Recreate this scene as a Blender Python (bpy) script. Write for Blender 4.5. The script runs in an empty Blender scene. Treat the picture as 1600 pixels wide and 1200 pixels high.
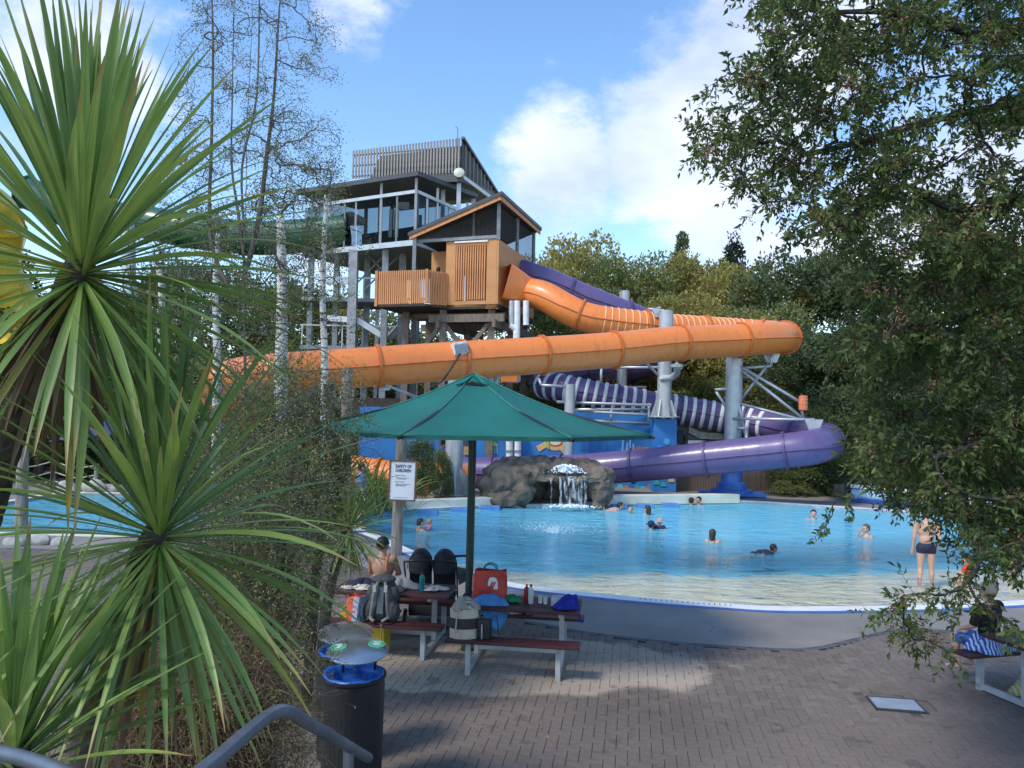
import bpy, bmesh, math, random
import numpy as np
from mathutils import Vector, Matrix, noise, geometry
sc = bpy.context.scene
R = math.radians
rnd = random.Random(7)
# ---------------- camera ----------------
CAM = Vector((0, 0, 3.3)); FPX = 1200.0
pitch = math.atan(40/1200); roll = R(1.2)
Fw = Vector((0, math.cos(pitch), math.sin(pitch)))
U0 = Vector((0, -math.sin(pitch), math.cos(pitch))); R0 = Vector((1, 0, 0))
Up = U0*math.cos(roll) - R0*math.sin(roll); Rt = R0*math.cos(roll) + U0*math.sin(roll)
cd = bpy.data.cameras.new('camera'); cam = bpy.data.objects.new('camera', cd); sc.collection.objects.link(cam)
cam.matrix_world = Matrix((( Rt.x, Up.x, -Fw.x, CAM.x), (Rt.y, Up.y, -Fw.y, CAM.y), (Rt.z, Up.z, -Fw.z, CAM.z), (0,0,0,1)))
cd.sensor_width = 36; cd.lens = 27.0; cd.clip_end = 2000; cd.clip_start = 0.05
sc.camera = cam
# ---------------- world ----------------
SUN_EL, SUN_AZ = 50, 232        # azimuth clockwise from +Y: the sun stands behind the camera, to the left
wd = bpy.data.worlds.new('World'); sc.world = wd; wd.use_nodes = True
nt = wd.node_tree; nt.nodes.clear()
def N(nt_, t, **k):
    n = nt_.nodes.new(t)
    for a, b in k.items(): setattr(n, a, b)
    return n
def M2(nt_, op, a, b=None, clamp=False):
    n = N(nt_, 'ShaderNodeMath', operation=op); n.use_clamp = clamp
    for i, v in enumerate((a, b)):
        if v is None: continue
        if isinstance(v, (int, float)): n.inputs[i].default_value = v
        else: nt_.links.new(v, n.inputs[i])
    return n.outputs[0]
sky = N(nt, 'ShaderNodeTexSky', sky_type='NISHITA'); sky.sun_disc = False
sky.sun_elevation = R(SUN_EL); sky.sun_rotation = R(SUN_AZ); sky.air_density = 1.0; sky.dust_density = 0.25; sky.ozone_density = 1.6
geo = N(nt, 'ShaderNodeTexCoord')
dirv = geo.outputs['Generated']
def rdir(px, py):
    v = Fw + Rt*((px-800)/FPX) + Up*((600-py)/FPX); v.normalize(); return v
nz = N(nt, 'ShaderNodeTexNoise'); nz.inputs['Scale'].default_value = 4.2; nz.inputs['Detail'].default_value = 12; nz.inputs['Roughness'].default_value = .64
mp = N(nt, 'ShaderNodeMapping'); mp.inputs['Scale'].default_value = (1, 1, 1.9); mp.inputs['Location'].default_value = (3.1, 1.7, .4)
nt.links.new(dirv, mp.inputs[0]); nt.links.new(mp.outputs[0], nz.inputs['Vector'])
cov = None
for (px, py, rad, w) in ((1130, 230, 330, .62), (1240, 60, 260, .55), (860, 260, 230, .46), (760, 170, 90, .22), (560, 10, 170, .38), (1010, 120, 90, .3), (120, 60, 300, .36), (840, 330, 70, .35),
                         (560, 220, 90, .26), (1500, 350, 420, .55), (500, 400, 150, .30), (-300, 200, 400, .4), (2100, 0, 500, .5)):
    d = rdir(px, py)
    dp = N(nt, 'ShaderNodeVectorMath', operation='DISTANCE'); nt.links.new(dirv, dp.inputs[0]); dp.inputs[1].default_value = d
    m = N(nt, 'ShaderNodeMapRange', interpolation_type='SMOOTHSTEP'); nt.links.new(dp.outputs['Value'], m.inputs[0])
    m.inputs[1].default_value = 0; m.inputs[2].default_value = rad/FPX; m.inputs[3].default_value = w; m.inputs[4].default_value = 0
    cov = m.outputs[0] if cov is None else M2(nt, 'MAXIMUM', cov, m.outputs[0])
s = M2(nt, 'ADD', nz.outputs[0], cov)
cm = N(nt, 'ShaderNodeMapRange', interpolation_type='SMOOTHSTEP'); nt.links.new(s, cm.inputs[0])
cm.inputs[1].default_value = .70; cm.inputs[2].default_value = .93; cm.inputs[3].default_value = 0.0; cm.inputs[4].default_value = .93
# cloud body: soft grey-white variation
nz2 = N(nt, 'ShaderNodeTexNoise'); nz2.inputs['Scale'].default_value = 6; nz2.inputs['Detail'].default_value = 6
nt.links.new(mp.outputs[0], nz2.inputs['Vector'])
cr = N(nt, 'ShaderNodeValToRGB'); nt.links.new(nz2.outputs[0], cr.inputs[0])
cr.color_ramp.elements[0].position = .3; cr.color_ramp.elements[0].color = (3.0, 3.6, 5.1, 1)
cr.color_ramp.elements[1].position = .62; cr.color_ramp.elements[1].color = (5.0, 5.4, 6.3, 1)
hs = N(nt, 'ShaderNodeHueSaturation'); nt.links.new(sky.outputs[0], hs.inputs['Color'])
hs.inputs['Saturation'].default_value = 1.14; hs.inputs['Value'].default_value = 1.35
mx = N(nt, 'ShaderNodeMix', data_type='RGBA'); nt.links.new(cm.outputs[0], mx.inputs['Factor'])
nt.links.new(hs.outputs[0], mx.inputs['A']); nt.links.new(cr.outputs[0], mx.inputs['B'])
bg = N(nt, 'ShaderNodeBackground'); bg.inputs['Strength'].default_value = 0.122
nt.links.new(mx.outputs['Result'], bg.inputs['Color'])
wo = N(nt, 'ShaderNodeOutputWorld'); nt.links.new(bg.outputs[0], wo.inputs[0])
sd = bpy.data.lights.new('sun', 'SUN'); sd.energy = 1.7; sd.angle = R(12); sd.color = (1, .95, .86)
so = bpy.data.objects.new('sun', sd); sc.collection.objects.link(so)
SD = Vector((math.sin(R(SUN_AZ))*math.cos(R(SUN_EL)), math.cos(R(SUN_AZ))*math.cos(R(SUN_EL)), math.sin(R(SUN_EL))))
so.rotation_euler = SD.to_track_quat('Z', 'Y').to_euler()
sc.view_settings.view_transform = 'Standard'; sc.view_settings.look = 'None'; sc.view_settings.gamma = 1; sc.view_settings.exposure = 0.8
sc.view_settings.use_curve_mapping = False
sc.cycles.max_bounces = 8; sc.cycles.transparent_max_bounces = 12

# ---------------- pixel helpers (photo pixels -> world) ----------------
def ray(px, py): return Fw + Rt*((px-800)/FPX) + Up*((600-py)/FPX)
def P(px, py, Y):
    d = ray(px, py); return CAM + d*(Y/d.y)
def G(px, py, z=0.0):
    d = ray(px, py); return CAM + d*((z-CAM.z)/d.z)
def pix(p):
    d = Vector(p)-CAM; w = d.dot(Fw)
    if w <= 0: return (-9999, -9999)
    return (800+FPX*d.dot(Rt)/w, 600-FPX*d.dot(Up)/w)

# ---------------- materials ----------------
MATS = {}
def mat(name, col, rough=.6, var=.12, scale=8, bump=0, bscale=40, metal=0, col2=None, trans=0, spec=.5, coat=0, lo=.35, hi=.65, stretch=None, sub=0, coords='Object', isl=0):
    if name in MATS: return MATS[name]
    m = bpy.data.materials.new(name); m.use_nodes = True; t = m.node_tree; t.nodes.clear()
    o = N(t, 'ShaderNodeOutputMaterial'); b = N(t, 'ShaderNodeBsdfPrincipled'); t.links.new(b.outputs[0], o.inputs[0])
    b.inputs['Roughness'].default_value = rough; b.inputs['Metallic'].default_value = metal
    b.inputs['Specular IOR Level'].default_value = spec; b.inputs['Coat Weight'].default_value = coat; b.inputs['Coat Roughness'].default_value = .15
    if col2 is None: col2 = tuple(c*(1-2*var) for c in col); col = tuple(min(1, c*(1+var)) for c in col)
    tc = N(t, 'ShaderNodeTexCoord'); mpn = N(t, 'ShaderNodeMapping'); t.links.new(tc.outputs[coords], mpn.inputs[0])
    if stretch: mpn.inputs['Scale'].default_value = stretch
    nn = N(t, 'ShaderNodeTexNoise'); nn.inputs['Scale'].default_value = scale; nn.inputs['Detail'].default_value = 5; t.links.new(mpn.outputs[0], nn.inputs['Vector'])
    r = N(t, 'ShaderNodeValToRGB'); t.links.new(nn.outputs[0], r.inputs[0])
    r.color_ramp.elements[0].position = lo; r.color_ramp.elements[0].color = (*col2, 1)
    r.color_ramp.elements[1].position = hi; r.color_ramp.elements[1].color = (*col, 1)
    out = r.outputs[0]
    if isl:
        g = N(t, 'ShaderNodeNewGeometry'); h = N(t, 'ShaderNodeHueSaturation'); t.links.new(out, h.inputs['Color'])
        mr = N(t, 'ShaderNodeMapRange'); t.links.new(g.outputs['Random Per Island'], mr.inputs[0]); mr.inputs[3].default_value = 1-isl; mr.inputs[4].default_value = 1+isl
        t.links.new(mr.outputs[0], h.inputs['Value']); out = h.outputs[0]
        m2 = N(t, 'ShaderNodeMapRange'); wn = N(t, 'ShaderNodeTexWhiteNoise', noise_dimensions='1D'); t.links.new(g.outputs['Random Per Island'], wn.inputs['W'])
        t.links.new(wn.outputs[0], m2.inputs[0]); m2.inputs[3].default_value = .5-.03*isl*3; m2.inputs[4].default_value = .5+.02*isl*3; t.links.new(m2.outputs[0], h.inputs['Hue'])
    t.links.new(out, b.inputs['Base Color'])
    if bump:
        n2 = N(t, 'ShaderNodeTexNoise'); n2.inputs['Scale'].default_value = bscale; n2.inputs['Detail'].default_value = 4; t.links.new(mpn.outputs[0], n2.inputs['Vector'])
        bp = N(t, 'ShaderNodeBump'); bp.inputs['Strength'].default_value = bump; bp.inputs['Distance'].default_value = .02
        t.links.new(n2.outputs[0], bp.inputs['Height']); t.links.new(bp.outputs[0], b.inputs['Normal'])
    if trans:   # thin leaf: part of the light comes through
        tr = N(t, 'ShaderNodeBsdfTranslucent'); t.links.new(out, tr.inputs['Color'])
        ms = N(t, 'ShaderNodeMixShader'); ms.inputs[0].default_value = trans
        t.links.new(b.outputs[0], ms.inputs[1]); t.links.new(tr.outputs[0], ms.inputs[2]); t.links.new(ms.outputs[0], o.inputs[0])
    MATS[name] = m; return m

# ---------------- mesh builder ----------------
COL = sc.collection
def wloc(o):
    v = Vector((0, 0, 0))
    while o is not None: v = v + o.location; o = o.parent
    return v
def rootof(o):
    while o.parent: o = o.parent
    return o
def tag(o, label=None, cat=None, group=None, kind=None):
    if label: o['label'] = label
    if cat: o['category'] = cat
    if group: o['group'] = group
    if kind: o['kind'] = kind
    return o
def thing(name, label, cat, loc=(0, 0, 0), rz=0, group=None):
    o = bpy.data.objects.new(name, None); COL.objects.link(o); o.empty_display_size = .2
    o.location = loc; o.rotation_euler = (0, 0, rz); return tag(o, label, cat, group)
class MB:
    def __init__(s): s.v = []; s.f = []
    def add(s, vs, fs):
        n = len(s.v); s.v += [tuple(v) for v in vs]; s.f += [tuple(i+n for i in f) for f in fs]; return s
    def box(s, c, d, rz=0, rot=None):
        x, y, z = d[0]/2, d[1]/2, d[2]/2; m = rot if rot is not None else Matrix.Rotation(rz, 3, 'Z'); c = Vector(c)
        vs = [c + m @ Vector((a*x, b*y, e*z)) for a, b, e in ((-1,-1,-1),(1,-1,-1),(1,1,-1),(-1,1,-1),(-1,-1,1),(1,-1,1),(1,1,1),(-1,1,1))]
        return s.add(vs, [(0,3,2,1),(4,5,6,7),(0,1,5,4),(1,2,6,5),(2,3,7,6),(3,0,4,7)])
    def beam(s, a, b, w, h=None, up=(0, 0, 1)):
        a, b = Vector(a), Vector(b); h = h or w; d = (b-a); L = d.length
        if L < 1e-6: return s
        d.normalize(); u = Vector(up)
        if abs(d.dot(u)) > .98: u = Vector((0, 1, 0))
        x = d.cross(u).normalized(); z = x.cross(d)
        return s.box((a+b)/2, (w, L, h), rot=Matrix((x, d, z)).transposed())
    def tube(s, pts, r, seg=10, caps=True, closed=False, squash=1):
        pts = [Vector(p) for p in pts]; n = len(pts); rs = r if isinstance(r, (list, tuple)) else [r]*n
        base = len(s.v); prev = None; rings = []
        for i, p in enumerate(pts):
            a = pts[i-1] if (i or closed) else p; b = pts[(i+1) % n] if (i < n-1 or closed) else p
            t = (b-a).normalized() if (b-a).length > 1e-9 else Vector((0, 0, 1))
            if prev is None:
                u = Vector((0, 0, 1)) if abs(t.z) < .95 else Vector((0, 1, 0)); x = t.cross(u).normalized()
            else:
                x = (prev - t*prev.dot(t))
                x = x.normalized() if x.length > 1e-6 else t.orthogonal().normalized()
            prev = x; y = x.cross(t)
            rings.append([p + (x*math.cos(k*2*math.pi/seg) + y*math.sin(k*2*math.pi/seg)*squash)*rs[i] for k in range(seg)])
        vs = [v for rr in rings for v in rr]; fs = []
        for i in range(n if closed else n-1):
            j = (i+1) % n
            for k in range(seg):
                l = (k+1) % seg; fs.append((i*seg+k, j*seg+k, j*seg+l, i*seg+l))
        if caps and not closed: fs.append(tuple(range(seg))); fs.append(tuple((n-1)*seg+k for k in reversed(range(seg))))
        return s.add(vs, fs)
    def lathe(s, prof, c=(0, 0, 0), seg=20, rot=None, sx=1, sy=1):
        c = Vector(c); m = rot or Matrix.Identity(3); vs = []; fs = []
        for (r, z) in prof:
            for k in range(seg):
                a = k*2*math.pi/seg; vs.append(c + m @ Vector((r*sx*math.cos(a), r*sy*math.sin(a), z)))
        for i in range(len(prof)-1):
            for k in range(seg):
                l = (k+1) % seg; fs.append((i*seg+k, i*seg+l, (i+1)*seg+l, (i+1)*seg+k))
        return s.add(vs, fs)
    def ball(s, c, r, seg=12, rings=8, rot=None):
        rr = r if isinstance(r, (tuple, list)) else (r, r, r); m = rot or Matrix.Identity(3); c = Vector(c)
        vs = [c + m @ Vector((0, 0, rr[2]))]
        for i in range(1, rings):
            th = math.pi*i/rings
            for k in range(seg):
                a = 2*math.pi*k/seg; vs.append(c + m @ Vector((rr[0]*math.sin(th)*math.cos(a), rr[1]*math.sin(th)*math.sin(a), rr[2]*math.cos(th))))
        vs.append(c - m @ Vector((0, 0, rr[2]))); fs = []
        for k in range(seg): fs.append((0, 1+k, 1+(k+1) % seg))
        for i in range(rings-2):
            for k in range(seg):
                l = (k+1) % seg; fs.append((1+i*seg+k, 1+(i+1)*seg+k, 1+(i+1)*seg+l, 1+i*seg+l))
        e = len(vs)-1
        for k in range(seg): fs.append((e, 1+(rings-2)*seg+(k+1) % seg, 1+(rings-2)*seg+k))
        return s.add(vs, fs)
    def cap(s, a, b, r0, r1, seg=12):      # tapered capsule
        s.ball(a, r0, seg, 8); s.ball(b, r1, seg, 8); return s.tube([a, b], [r0, r1], seg)
    def prism(s, pts, n):                   # planar polygon (3D points) extruded by vector n
        pts = [Vector(p) for p in pts]; n = Vector(n); k = len(pts)
        return s.add(pts + [p+n for p in pts], [tuple(range(k)), tuple(reversed(range(k, 2*k)))] + [(i, k+i, k+(i+1) % k, (i+1) % k) for i in range(k)])
    def build(s, name, m, parent=None, smooth=None, local=False, bevel=0, label=None, cat=None, group=None, kind=None, remesh=0, fix=True, origin=True, solid=0):
        me = bpy.data.meshes.new(name)
        off = Vector((0, 0, 0))
        if parent is not None and not local: off = wloc(parent)
        vs = [(a-off.x, b-off.y, c-off.z) for a, b, c in s.v]; loc = Vector((0, 0, 0))
        if origin and vs and not local:
            A = np.array(vs); lo, hi = A.min(0), A.max(0); loc = Vector(((lo[0]+hi[0])/2, (lo[1]+hi[1])/2, lo[2]))
            vs = (A - np.array(loc)).tolist()
        me.from_pydata(vs, [], s.f); me.update()
        if fix or bevel:
            bm = bmesh.new(); bm.from_mesh(me)
            if fix: bmesh.ops.recalc_face_normals(bm, faces=bm.faces)
            if bevel:
                ed = [e for e in bm.edges if len(e.link_faces) == 2 and e.calc_face_angle(0) > .6]
                bmesh.ops.bevel(bm, geom=ed, offset=bevel, segments=2, profile=.6, affect='EDGES')
            bm.to_mesh(me); bm.free()
        o = bpy.data.objects.new(name, me); COL.objects.link(o); o.location = loc
        if parent is not None: o.parent = parent
        if m is not None: me.materials.append(m)
        if remesh:
            md = o.modifiers.new('r', 'REMESH'); md.mode = 'VOXEL'; md.voxel_size = remesh
            sm = o.modifiers.new('s', 'SMOOTH'); sm.iterations = 3; sm.factor = .5
            bake(o)
            if smooth is None: smooth = True
        if smooth is None: smooth = False
        if smooth:
            o.data.polygons.foreach_set('use_smooth', [True]*len(o.data.polygons))
            if smooth != 'all' and not remesh: o.data.set_sharp_from_angle(angle=R(40))
        return tag(o, label, cat, group, kind)
def bake(o):
    dg = bpy.context.evaluated_depsgraph_get(); dg.update()
    me = bpy.data.meshes.new_from_object(o.evaluated_get(dg)); old = o.data; o.modifiers.clear(); o.data = me; bpy.data.meshes.remove(old)
def npmesh(name, V, F, m, parent=None, **k):   # quick mesh from numpy arrays; F is (n,k)
    me = bpy.data.meshes.new(name); nf, kk = F.shape
    me.vertices.add(len(V)); me.vertices.foreach_set('co', V.astype(np.float32).ravel())
    me.loops.add(nf*kk); me.loops.foreach_set('vertex_index', F.astype(np.int32).ravel())
    me.polygons.add(nf); me.polygons.foreach_set('loop_start', np.arange(0, nf*kk, kk, dtype=np.int32)); me.update(calc_edges=True)
    o = bpy.data.objects.new(name, me); COL.objects.link(o)
    if m: 
        for x in (m if isinstance(m, list) else [m]): me.materials.append(x)
    if parent is not None: o.parent = parent
    return tag(o, **k)
def copytree(o, parent=None, loc=None, rz=None, label=None):
    c = o.copy(); COL.objects.link(c)
    if parent is not None: c.parent = parent
    if loc is not None: c.location = loc
    if rz is not None: c.rotation_euler.z = rz
    if label: c['label'] = label
    for ch in list(o.children): copytree(ch, c)
    return c
def spline(pts, n=8):
    pts = [Vector(p) for p in pts]; out = []
    Q = [pts[0]*2-pts[1]] + pts + [pts[-1]*2-pts[-2]]
    for i in range(1, len(Q)-2):
        p0, p1, p2, p3 = Q[i-1:i+3]
        for k in range(n):
            t = k/n; out.append(.5*((2*p1)+(p2-p0)*t+(2*p0-5*p1+4*p2-p3)*t*t+(3*p1-p0-3*p2+p3)*t**3))
    out.append(pts[-1]); return out
def resample(pts, step):
    out = [pts[0]]; acc = 0
    for a, b in zip(pts, pts[1:]):
        L = (b-a).length; 
        if L < 1e-9: continue
        t = step-acc
        while t <= L: out.append(a+(b-a)*(t/L)); t += step
        acc = (acc+L) % step
    return out
def inpoly(x, y, poly):
    c = False; n = len(poly); j = n-1
    for i in range(n):
        a, b = poly[i], poly[j]
        if (a[1] > y) != (b[1] > y) and x < (b[0]-a[0])*(y-a[1])/(b[1]-a[1])+a[0]: c = not c
        j = i
    return c
def sheet(name, loops, z, m, **k):
    L = [[Vector((p[0], p[1], 0)) for p in l] for l in loops]
    flat = [p for l in L for p in l]; tris = geometry.tessellate_polygon(L)
    b = MB(); b.v = [(p.x, p.y, z) for p in flat]; b.f = [tuple(t) for t in tris]
    o = b.build(name, m, origin=False, fix=False, **k)
    bm = bmesh.new(); bm.from_mesh(o.data); bmesh.ops.recalc_face_normals(bm, faces=bm.faces)
    for f in bm.faces:
        if f.normal.z < 0: f.normal_flip()
    bm.to_mesh(o.data); bm.free(); return o
steel = mat('galvanised steel', (.50,.52,.53), .42, .06, 3, metal=.45)
gsteel = mat('grey painted steel', (.23,.25,.26), .5, .12, 4)
white = mat('white paint', (.78,.78,.76), .5, .06, 3)
# ================= THE SETTING =================
WL = -0.10
def loopG(pts, z=0.0): return [G(a, b, z) for a, b in pts]
near = [(548,812),(565,826),(600,840),(629,853),(660,867),(690,879),(727,892),(760,902),(811,913),(870,921),(930,927),(1012,935),(1125,943),(1219,948),(1387,947),(1500,943),(1620,937),(1800,925)]
far = [(2000,870),(1800,840),(1600,814),(1436,801),(1275,790),(1159,783),(1040,784),(941,786),(860,789),(779,789),(700,793),(640,796),(580,799),(545,802)]
A = spline(loopG(near), 4); B = spline(loopG(far), 3)
pool = [(p.x, p.y) for p in A+B]
nA = len(A)
lp = [(-260,838),(-100,834),(0,832),(100,834),(200,836),(320,832),(420,818),(455,800),(420,786),(300,776),(180,771),(90,772),(0,786),(-120,792),(-260,797)]
lpool = [(p.x, p.y) for p in spline(loopG(lp), 3)]
def area(p): return sum(p[i][0]*p[(i+1) % len(p)][1]-p[(i+1) % len(p)][0]*p[i][1] for i in range(len(p)))
if area(pool) < 0: pool = pool[::-1]; REV = True
else: REV = False
if area(lpool) < 0: lpool = lpool[::-1]
def offset(poly, d):
    n = len(poly); out = []
    for i in range(n):
        a, b, c = Vector(poly[i-1]), Vector(poly[i]), Vector(poly[(i+1) % n])
        t = ((b-a).normalized()+(c-b).normalized()); t.normalize(); out.append((b.x+t.y*d, b.y-t.x*d))
    return out
def band(name, poly, d0, d1, z0, z1, m, zb=None, **k):
    a, b = offset(poly, d0), offset(poly, d1); n = len(poly); mb = MB()
    zb = zb if zb is not None else z0-.3
    vs = [(p[0], p[1], z0) for p in a]+[(p[0], p[1], z1) for p in b]+[(p[0], p[1], zb) for p in a]+[(p[0], p[1], -.06) for p in b]
    fs = []
    for i in range(n):
        j = (i+1) % n; fs += [(i, n+i, n+j, j), (2*n+i, i, j, 2*n+j), (n+i, 3*n+i, 3*n+j, n+j)]
    mb.add(vs, fs); return mb.build(name, m, origin=False, fix=False, **k)
earth = mat('bark mulch earth', (.075,.062,.05), .95, .3, 6, bump=.8, bscale=60)
big = [(-400,-60),(400,-60),(400,500),(-400,500)]
sheet('ground', [big, offset(pool,.3), offset(lpool,.3)], -.03, earth, kind='structure')
conc = mat('grey concrete', (.275,.25,.225), .85, .08, .7, bump=.15, bscale=90, col2=(.175,.158,.142), lo=.3, hi=.7)
conc2 = mat('tan concrete', (.27,.235,.2), .85, .1, 1.2, bump=.2, bscale=60)
# paving / concrete boundary (towards the camera it is paved)
edge = [(-300,862),(0,856),(200,862),(380,858),(470,850),(520,864),(560,882),(610,905),(660,925),(700,938),(760,955),(840,972),(925,988),(1050,1002),(1200,1012),(1270,1011),(1330,998),(1390,985),(1460,983),(1560,992),(1700,1004),(1900,1010)]
E = [(p.x, p.y) for p in spline(loopG(edge), 3)]
apron = E + [(22, 12), (24, 22), (19, 31), (12,33.8), (0,34), (-5.2,33), (-6.2,27), (-7,24.5), (-8,26), (-24,36), (-27,16)]
sheet('concrete_apron', [apron, offset(pool,.3), offset(lpool,.3)], 0.0, conc, kind='structure')
# a tan strip of walkway on the far side of the pool
fw = [G(945,783),G(1159,777),G(1275,783),G(1436,795),G(1600,807),G(1760,822),G(1760,806),G(1600,790),G(1436,776),G(1320,768),G(1060,766),G(945,770)]
sheet('far_walkway', [[(p.x, p.y) for p in fw]], .006, conc2, kind='structure')
# pavers: 90 degree herringbone
pv = E + [(13, 3.5), (-13, 3.5)]
def paver_mat():
    m = mat('clay grey pavers', (.180,.144,.118), .85, .0, 14, bump=.35, bscale=120, col2=(.145,.114,.094), coords='Object', isl=.12)
    t = m.node_tree; b = [n for n in t.nodes if n.type == 'BSDF_PRINCIPLED'][0]
    src = b.inputs['Base Color'].links[0].from_socket
    g = N(t, 'ShaderNodeNewGeometry')
    # pale sand-coloured area before the tables paints in the shade boundary; plus dark wet spots
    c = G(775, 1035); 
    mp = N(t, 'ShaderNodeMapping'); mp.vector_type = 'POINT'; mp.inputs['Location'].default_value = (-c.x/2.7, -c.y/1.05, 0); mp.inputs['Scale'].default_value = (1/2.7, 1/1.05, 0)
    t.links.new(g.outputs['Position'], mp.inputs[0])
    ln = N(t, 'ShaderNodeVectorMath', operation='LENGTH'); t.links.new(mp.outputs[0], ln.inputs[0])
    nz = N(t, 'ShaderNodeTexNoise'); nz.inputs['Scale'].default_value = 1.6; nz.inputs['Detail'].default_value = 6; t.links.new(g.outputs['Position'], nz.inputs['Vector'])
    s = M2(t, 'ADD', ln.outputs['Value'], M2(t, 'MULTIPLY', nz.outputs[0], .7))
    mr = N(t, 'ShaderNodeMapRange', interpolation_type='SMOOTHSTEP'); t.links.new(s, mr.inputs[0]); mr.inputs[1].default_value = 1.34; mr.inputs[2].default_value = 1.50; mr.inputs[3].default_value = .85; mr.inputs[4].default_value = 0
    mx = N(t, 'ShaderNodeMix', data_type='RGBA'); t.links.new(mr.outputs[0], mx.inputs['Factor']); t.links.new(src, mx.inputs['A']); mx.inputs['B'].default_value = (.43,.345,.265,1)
    n3 = N(t, 'ShaderNodeTexNoise'); n3.inputs['Scale'].default_value = 2.6; n3.inputs['Detail'].default_value = 3; t.links.new(g.outputs['Position'], n3.inputs['Vector'])
    w = N(t, 'ShaderNodeMapRange', interpolation_type='SMOOTHSTEP'); t.links.new(n3.outputs[0], w.inputs[0]); w.inputs[1].default_value = .62; w.inputs[2].default_value = .68; w.inputs[3].default_value = 0; w.inputs[4].default_value = .45
    m3 = N(t, 'ShaderNodeMix', data_type='RGBA'); t.links.new(w.outputs[0], m3.inputs['Factor']); t.links.new(mx.outputs['Result'], m3.inputs['A']); m3.inputs['B'].default_value = (.07,.058,.05,1)
    n4 = N(t, 'ShaderNodeTexNoise'); n4.inputs['Scale'].default_value = .45; n4.inputs['Detail'].default_value = 4; t.links.new(g.outputs['Position'], n4.inputs['Vector'])
    hv = N(t, 'ShaderNodeHueSaturation'); q = N(t, 'ShaderNodeMapRange'); t.links.new(n4.outputs[0], q.inputs[0]); q.inputs[1].default_value = .3; q.inputs[2].default_value = .7; q.inputs[3].default_value = .72; q.inputs[4].default_value = 1.3
    t.links.new(q.outputs[0], hv.inputs['Value']); t.links.new(m3.outputs['Result'], hv.inputs['Color']); t.links.new(hv.outputs[0], b.inputs['Base Color'])
    return m
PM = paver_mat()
w_ = .115; ang = R(-9); ca, sa = math.cos(ang), math.sin(ang); bricks = []
inner = offset(pv, -.12) if area(pv) > 0 else offset(pv, .12)
drain_c = G(1400, 1100)
for x in range(-150, 150):
    for y in range(-20, 190):
        k = (x-y) % 4
        if k not in (0, 3): continue
        cx, cy = ((x+1)*w_, (y+.5)*w_) if k == 0 else ((x+.5)*w_, (y+1)*w_)
        X, Y = cx*ca-cy*sa, cx*sa+cy*ca
        if not (-12 < X < 12.5 and 3.8 < Y < 21): continue
        if abs(X) > .8*Y+3: continue
        if -2.9 < X < -1.0 and Y < 6.0: continue
        if abs(X-drain_c.x) < .34 and abs(Y-drain_c.y) < .27: continue
        if inpoly(X, Y, inner): bricks.append((X, Y, k))
def brick_mesh(k):
    l, w = (w_*2-.0038, w_-.0038) if k == 0 else (w_-.0038, w_*2-.0038)
    vs = []
    for (iz, ins) in ((-.035, 0), (-.004, 0), (0, .003)):
        vs += [(-l/2+ins, -w/2+ins, iz), (l/2-ins, -w/2+ins, iz), (l/2-ins, w/2-ins, iz), (-l/2+ins, w/2-ins, iz)]
    fs = [(8, 9, 10, 11)]
    for a in (0, 4):
        for i in range(4): fs.append((a+i, a+(i+1) % 4, a+4+(i+1) % 4, a+4+i))
    return vs, fs
paving = sheet('paving', [pv], -.022, mat('jointing sand', (.13,.108,.09), .95, .2, 5), kind='structure')
def score(b):
    p = pix((b[0], b[1], 0)); vis = 600 < p[0] < 1590 and 1050 < p[1] < 1200
    return (0 if vis else 1, b[1]+abs(b[0])*.1)
bricks.sort(key=score)
meshes = {}
for k in (0, 3):
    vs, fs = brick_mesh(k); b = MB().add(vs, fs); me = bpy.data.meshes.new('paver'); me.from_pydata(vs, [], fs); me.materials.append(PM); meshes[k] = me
for X, Y, k in bricks[:300]:
    o = bpy.data.objects.new('paver', meshes[k]); COL.objects.link(o); o.parent = paving
    o.location = (X, Y, .002*rnd.uniform(-1, 1)); o.rotation_euler = (rnd.gauss(0, .006), rnd.gauss(0, .006), ang)
bl = MB(); T = {k: brick_mesh(k) for k in (0, 3)}
for X, Y, k in bricks[300:]:
    vs, fs = T[k]; dz = .002*rnd.uniform(-1, 1); tx, ty = rnd.gauss(0, .006), rnd.gauss(0, .006)
    bl.add([(X+a*ca-b*sa, Y+a*sa+b*ca, c+dz+a*tx+b*ty) for a, b, c in vs], fs)
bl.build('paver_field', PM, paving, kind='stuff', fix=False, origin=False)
# soldier border line between paving and apron
bd = MB(); last = None
pts = resample([Vector((a, b, 0)) for a, b in E], .235)
for a, b in zip(pts, pts[1:]):
    if abs(a.x) > .8*a.y+3: continue
    d = (b-a).normalized(); n = Vector((d.y, -d.x, 0)); c = (a+b)/2 + n*.06
    bd.box((c.x, c.y, -.016), (.228, .11, .036), rz=math.atan2(d.y, d.x))
bd.build('border_course', mat('dark border pavers', (.1,.1,.105), .8, .15, 5, isl=.2), paving, kind='stuff', origin=False)
# drain / inspection cover
dc = MB(); dc.box((drain_c.x, drain_c.y, -.004), (.50, .36, .012), rz=R(-9))
cov = dc.build('inspection_cover', mat('pale steel plate', (.36,.40,.46), .45, .08, 5, metal=.3, bump=.1), bevel=.003, label='pale blue-grey rectangular steel cover plate let into the brick paving', cat='cover plate')
fr = MB()
for sx, sy, w, h in ((0,.19,.55,.02),(0,-.19,.55,.02),(.262,0,.02,.36),(-.262,0,.02,.36)):
    c = Vector((sx, sy, 0)); c.rotate(Matrix.Rotation(R(-9), 3, 'Z')); fr.box((drain_c.x+c.x, drain_c.y+c.y, -.008), (w, h, .03), rz=R(-9))
fr.build('frame', mat('dark frame', (.06,.06,.06), .6), cov)
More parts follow.
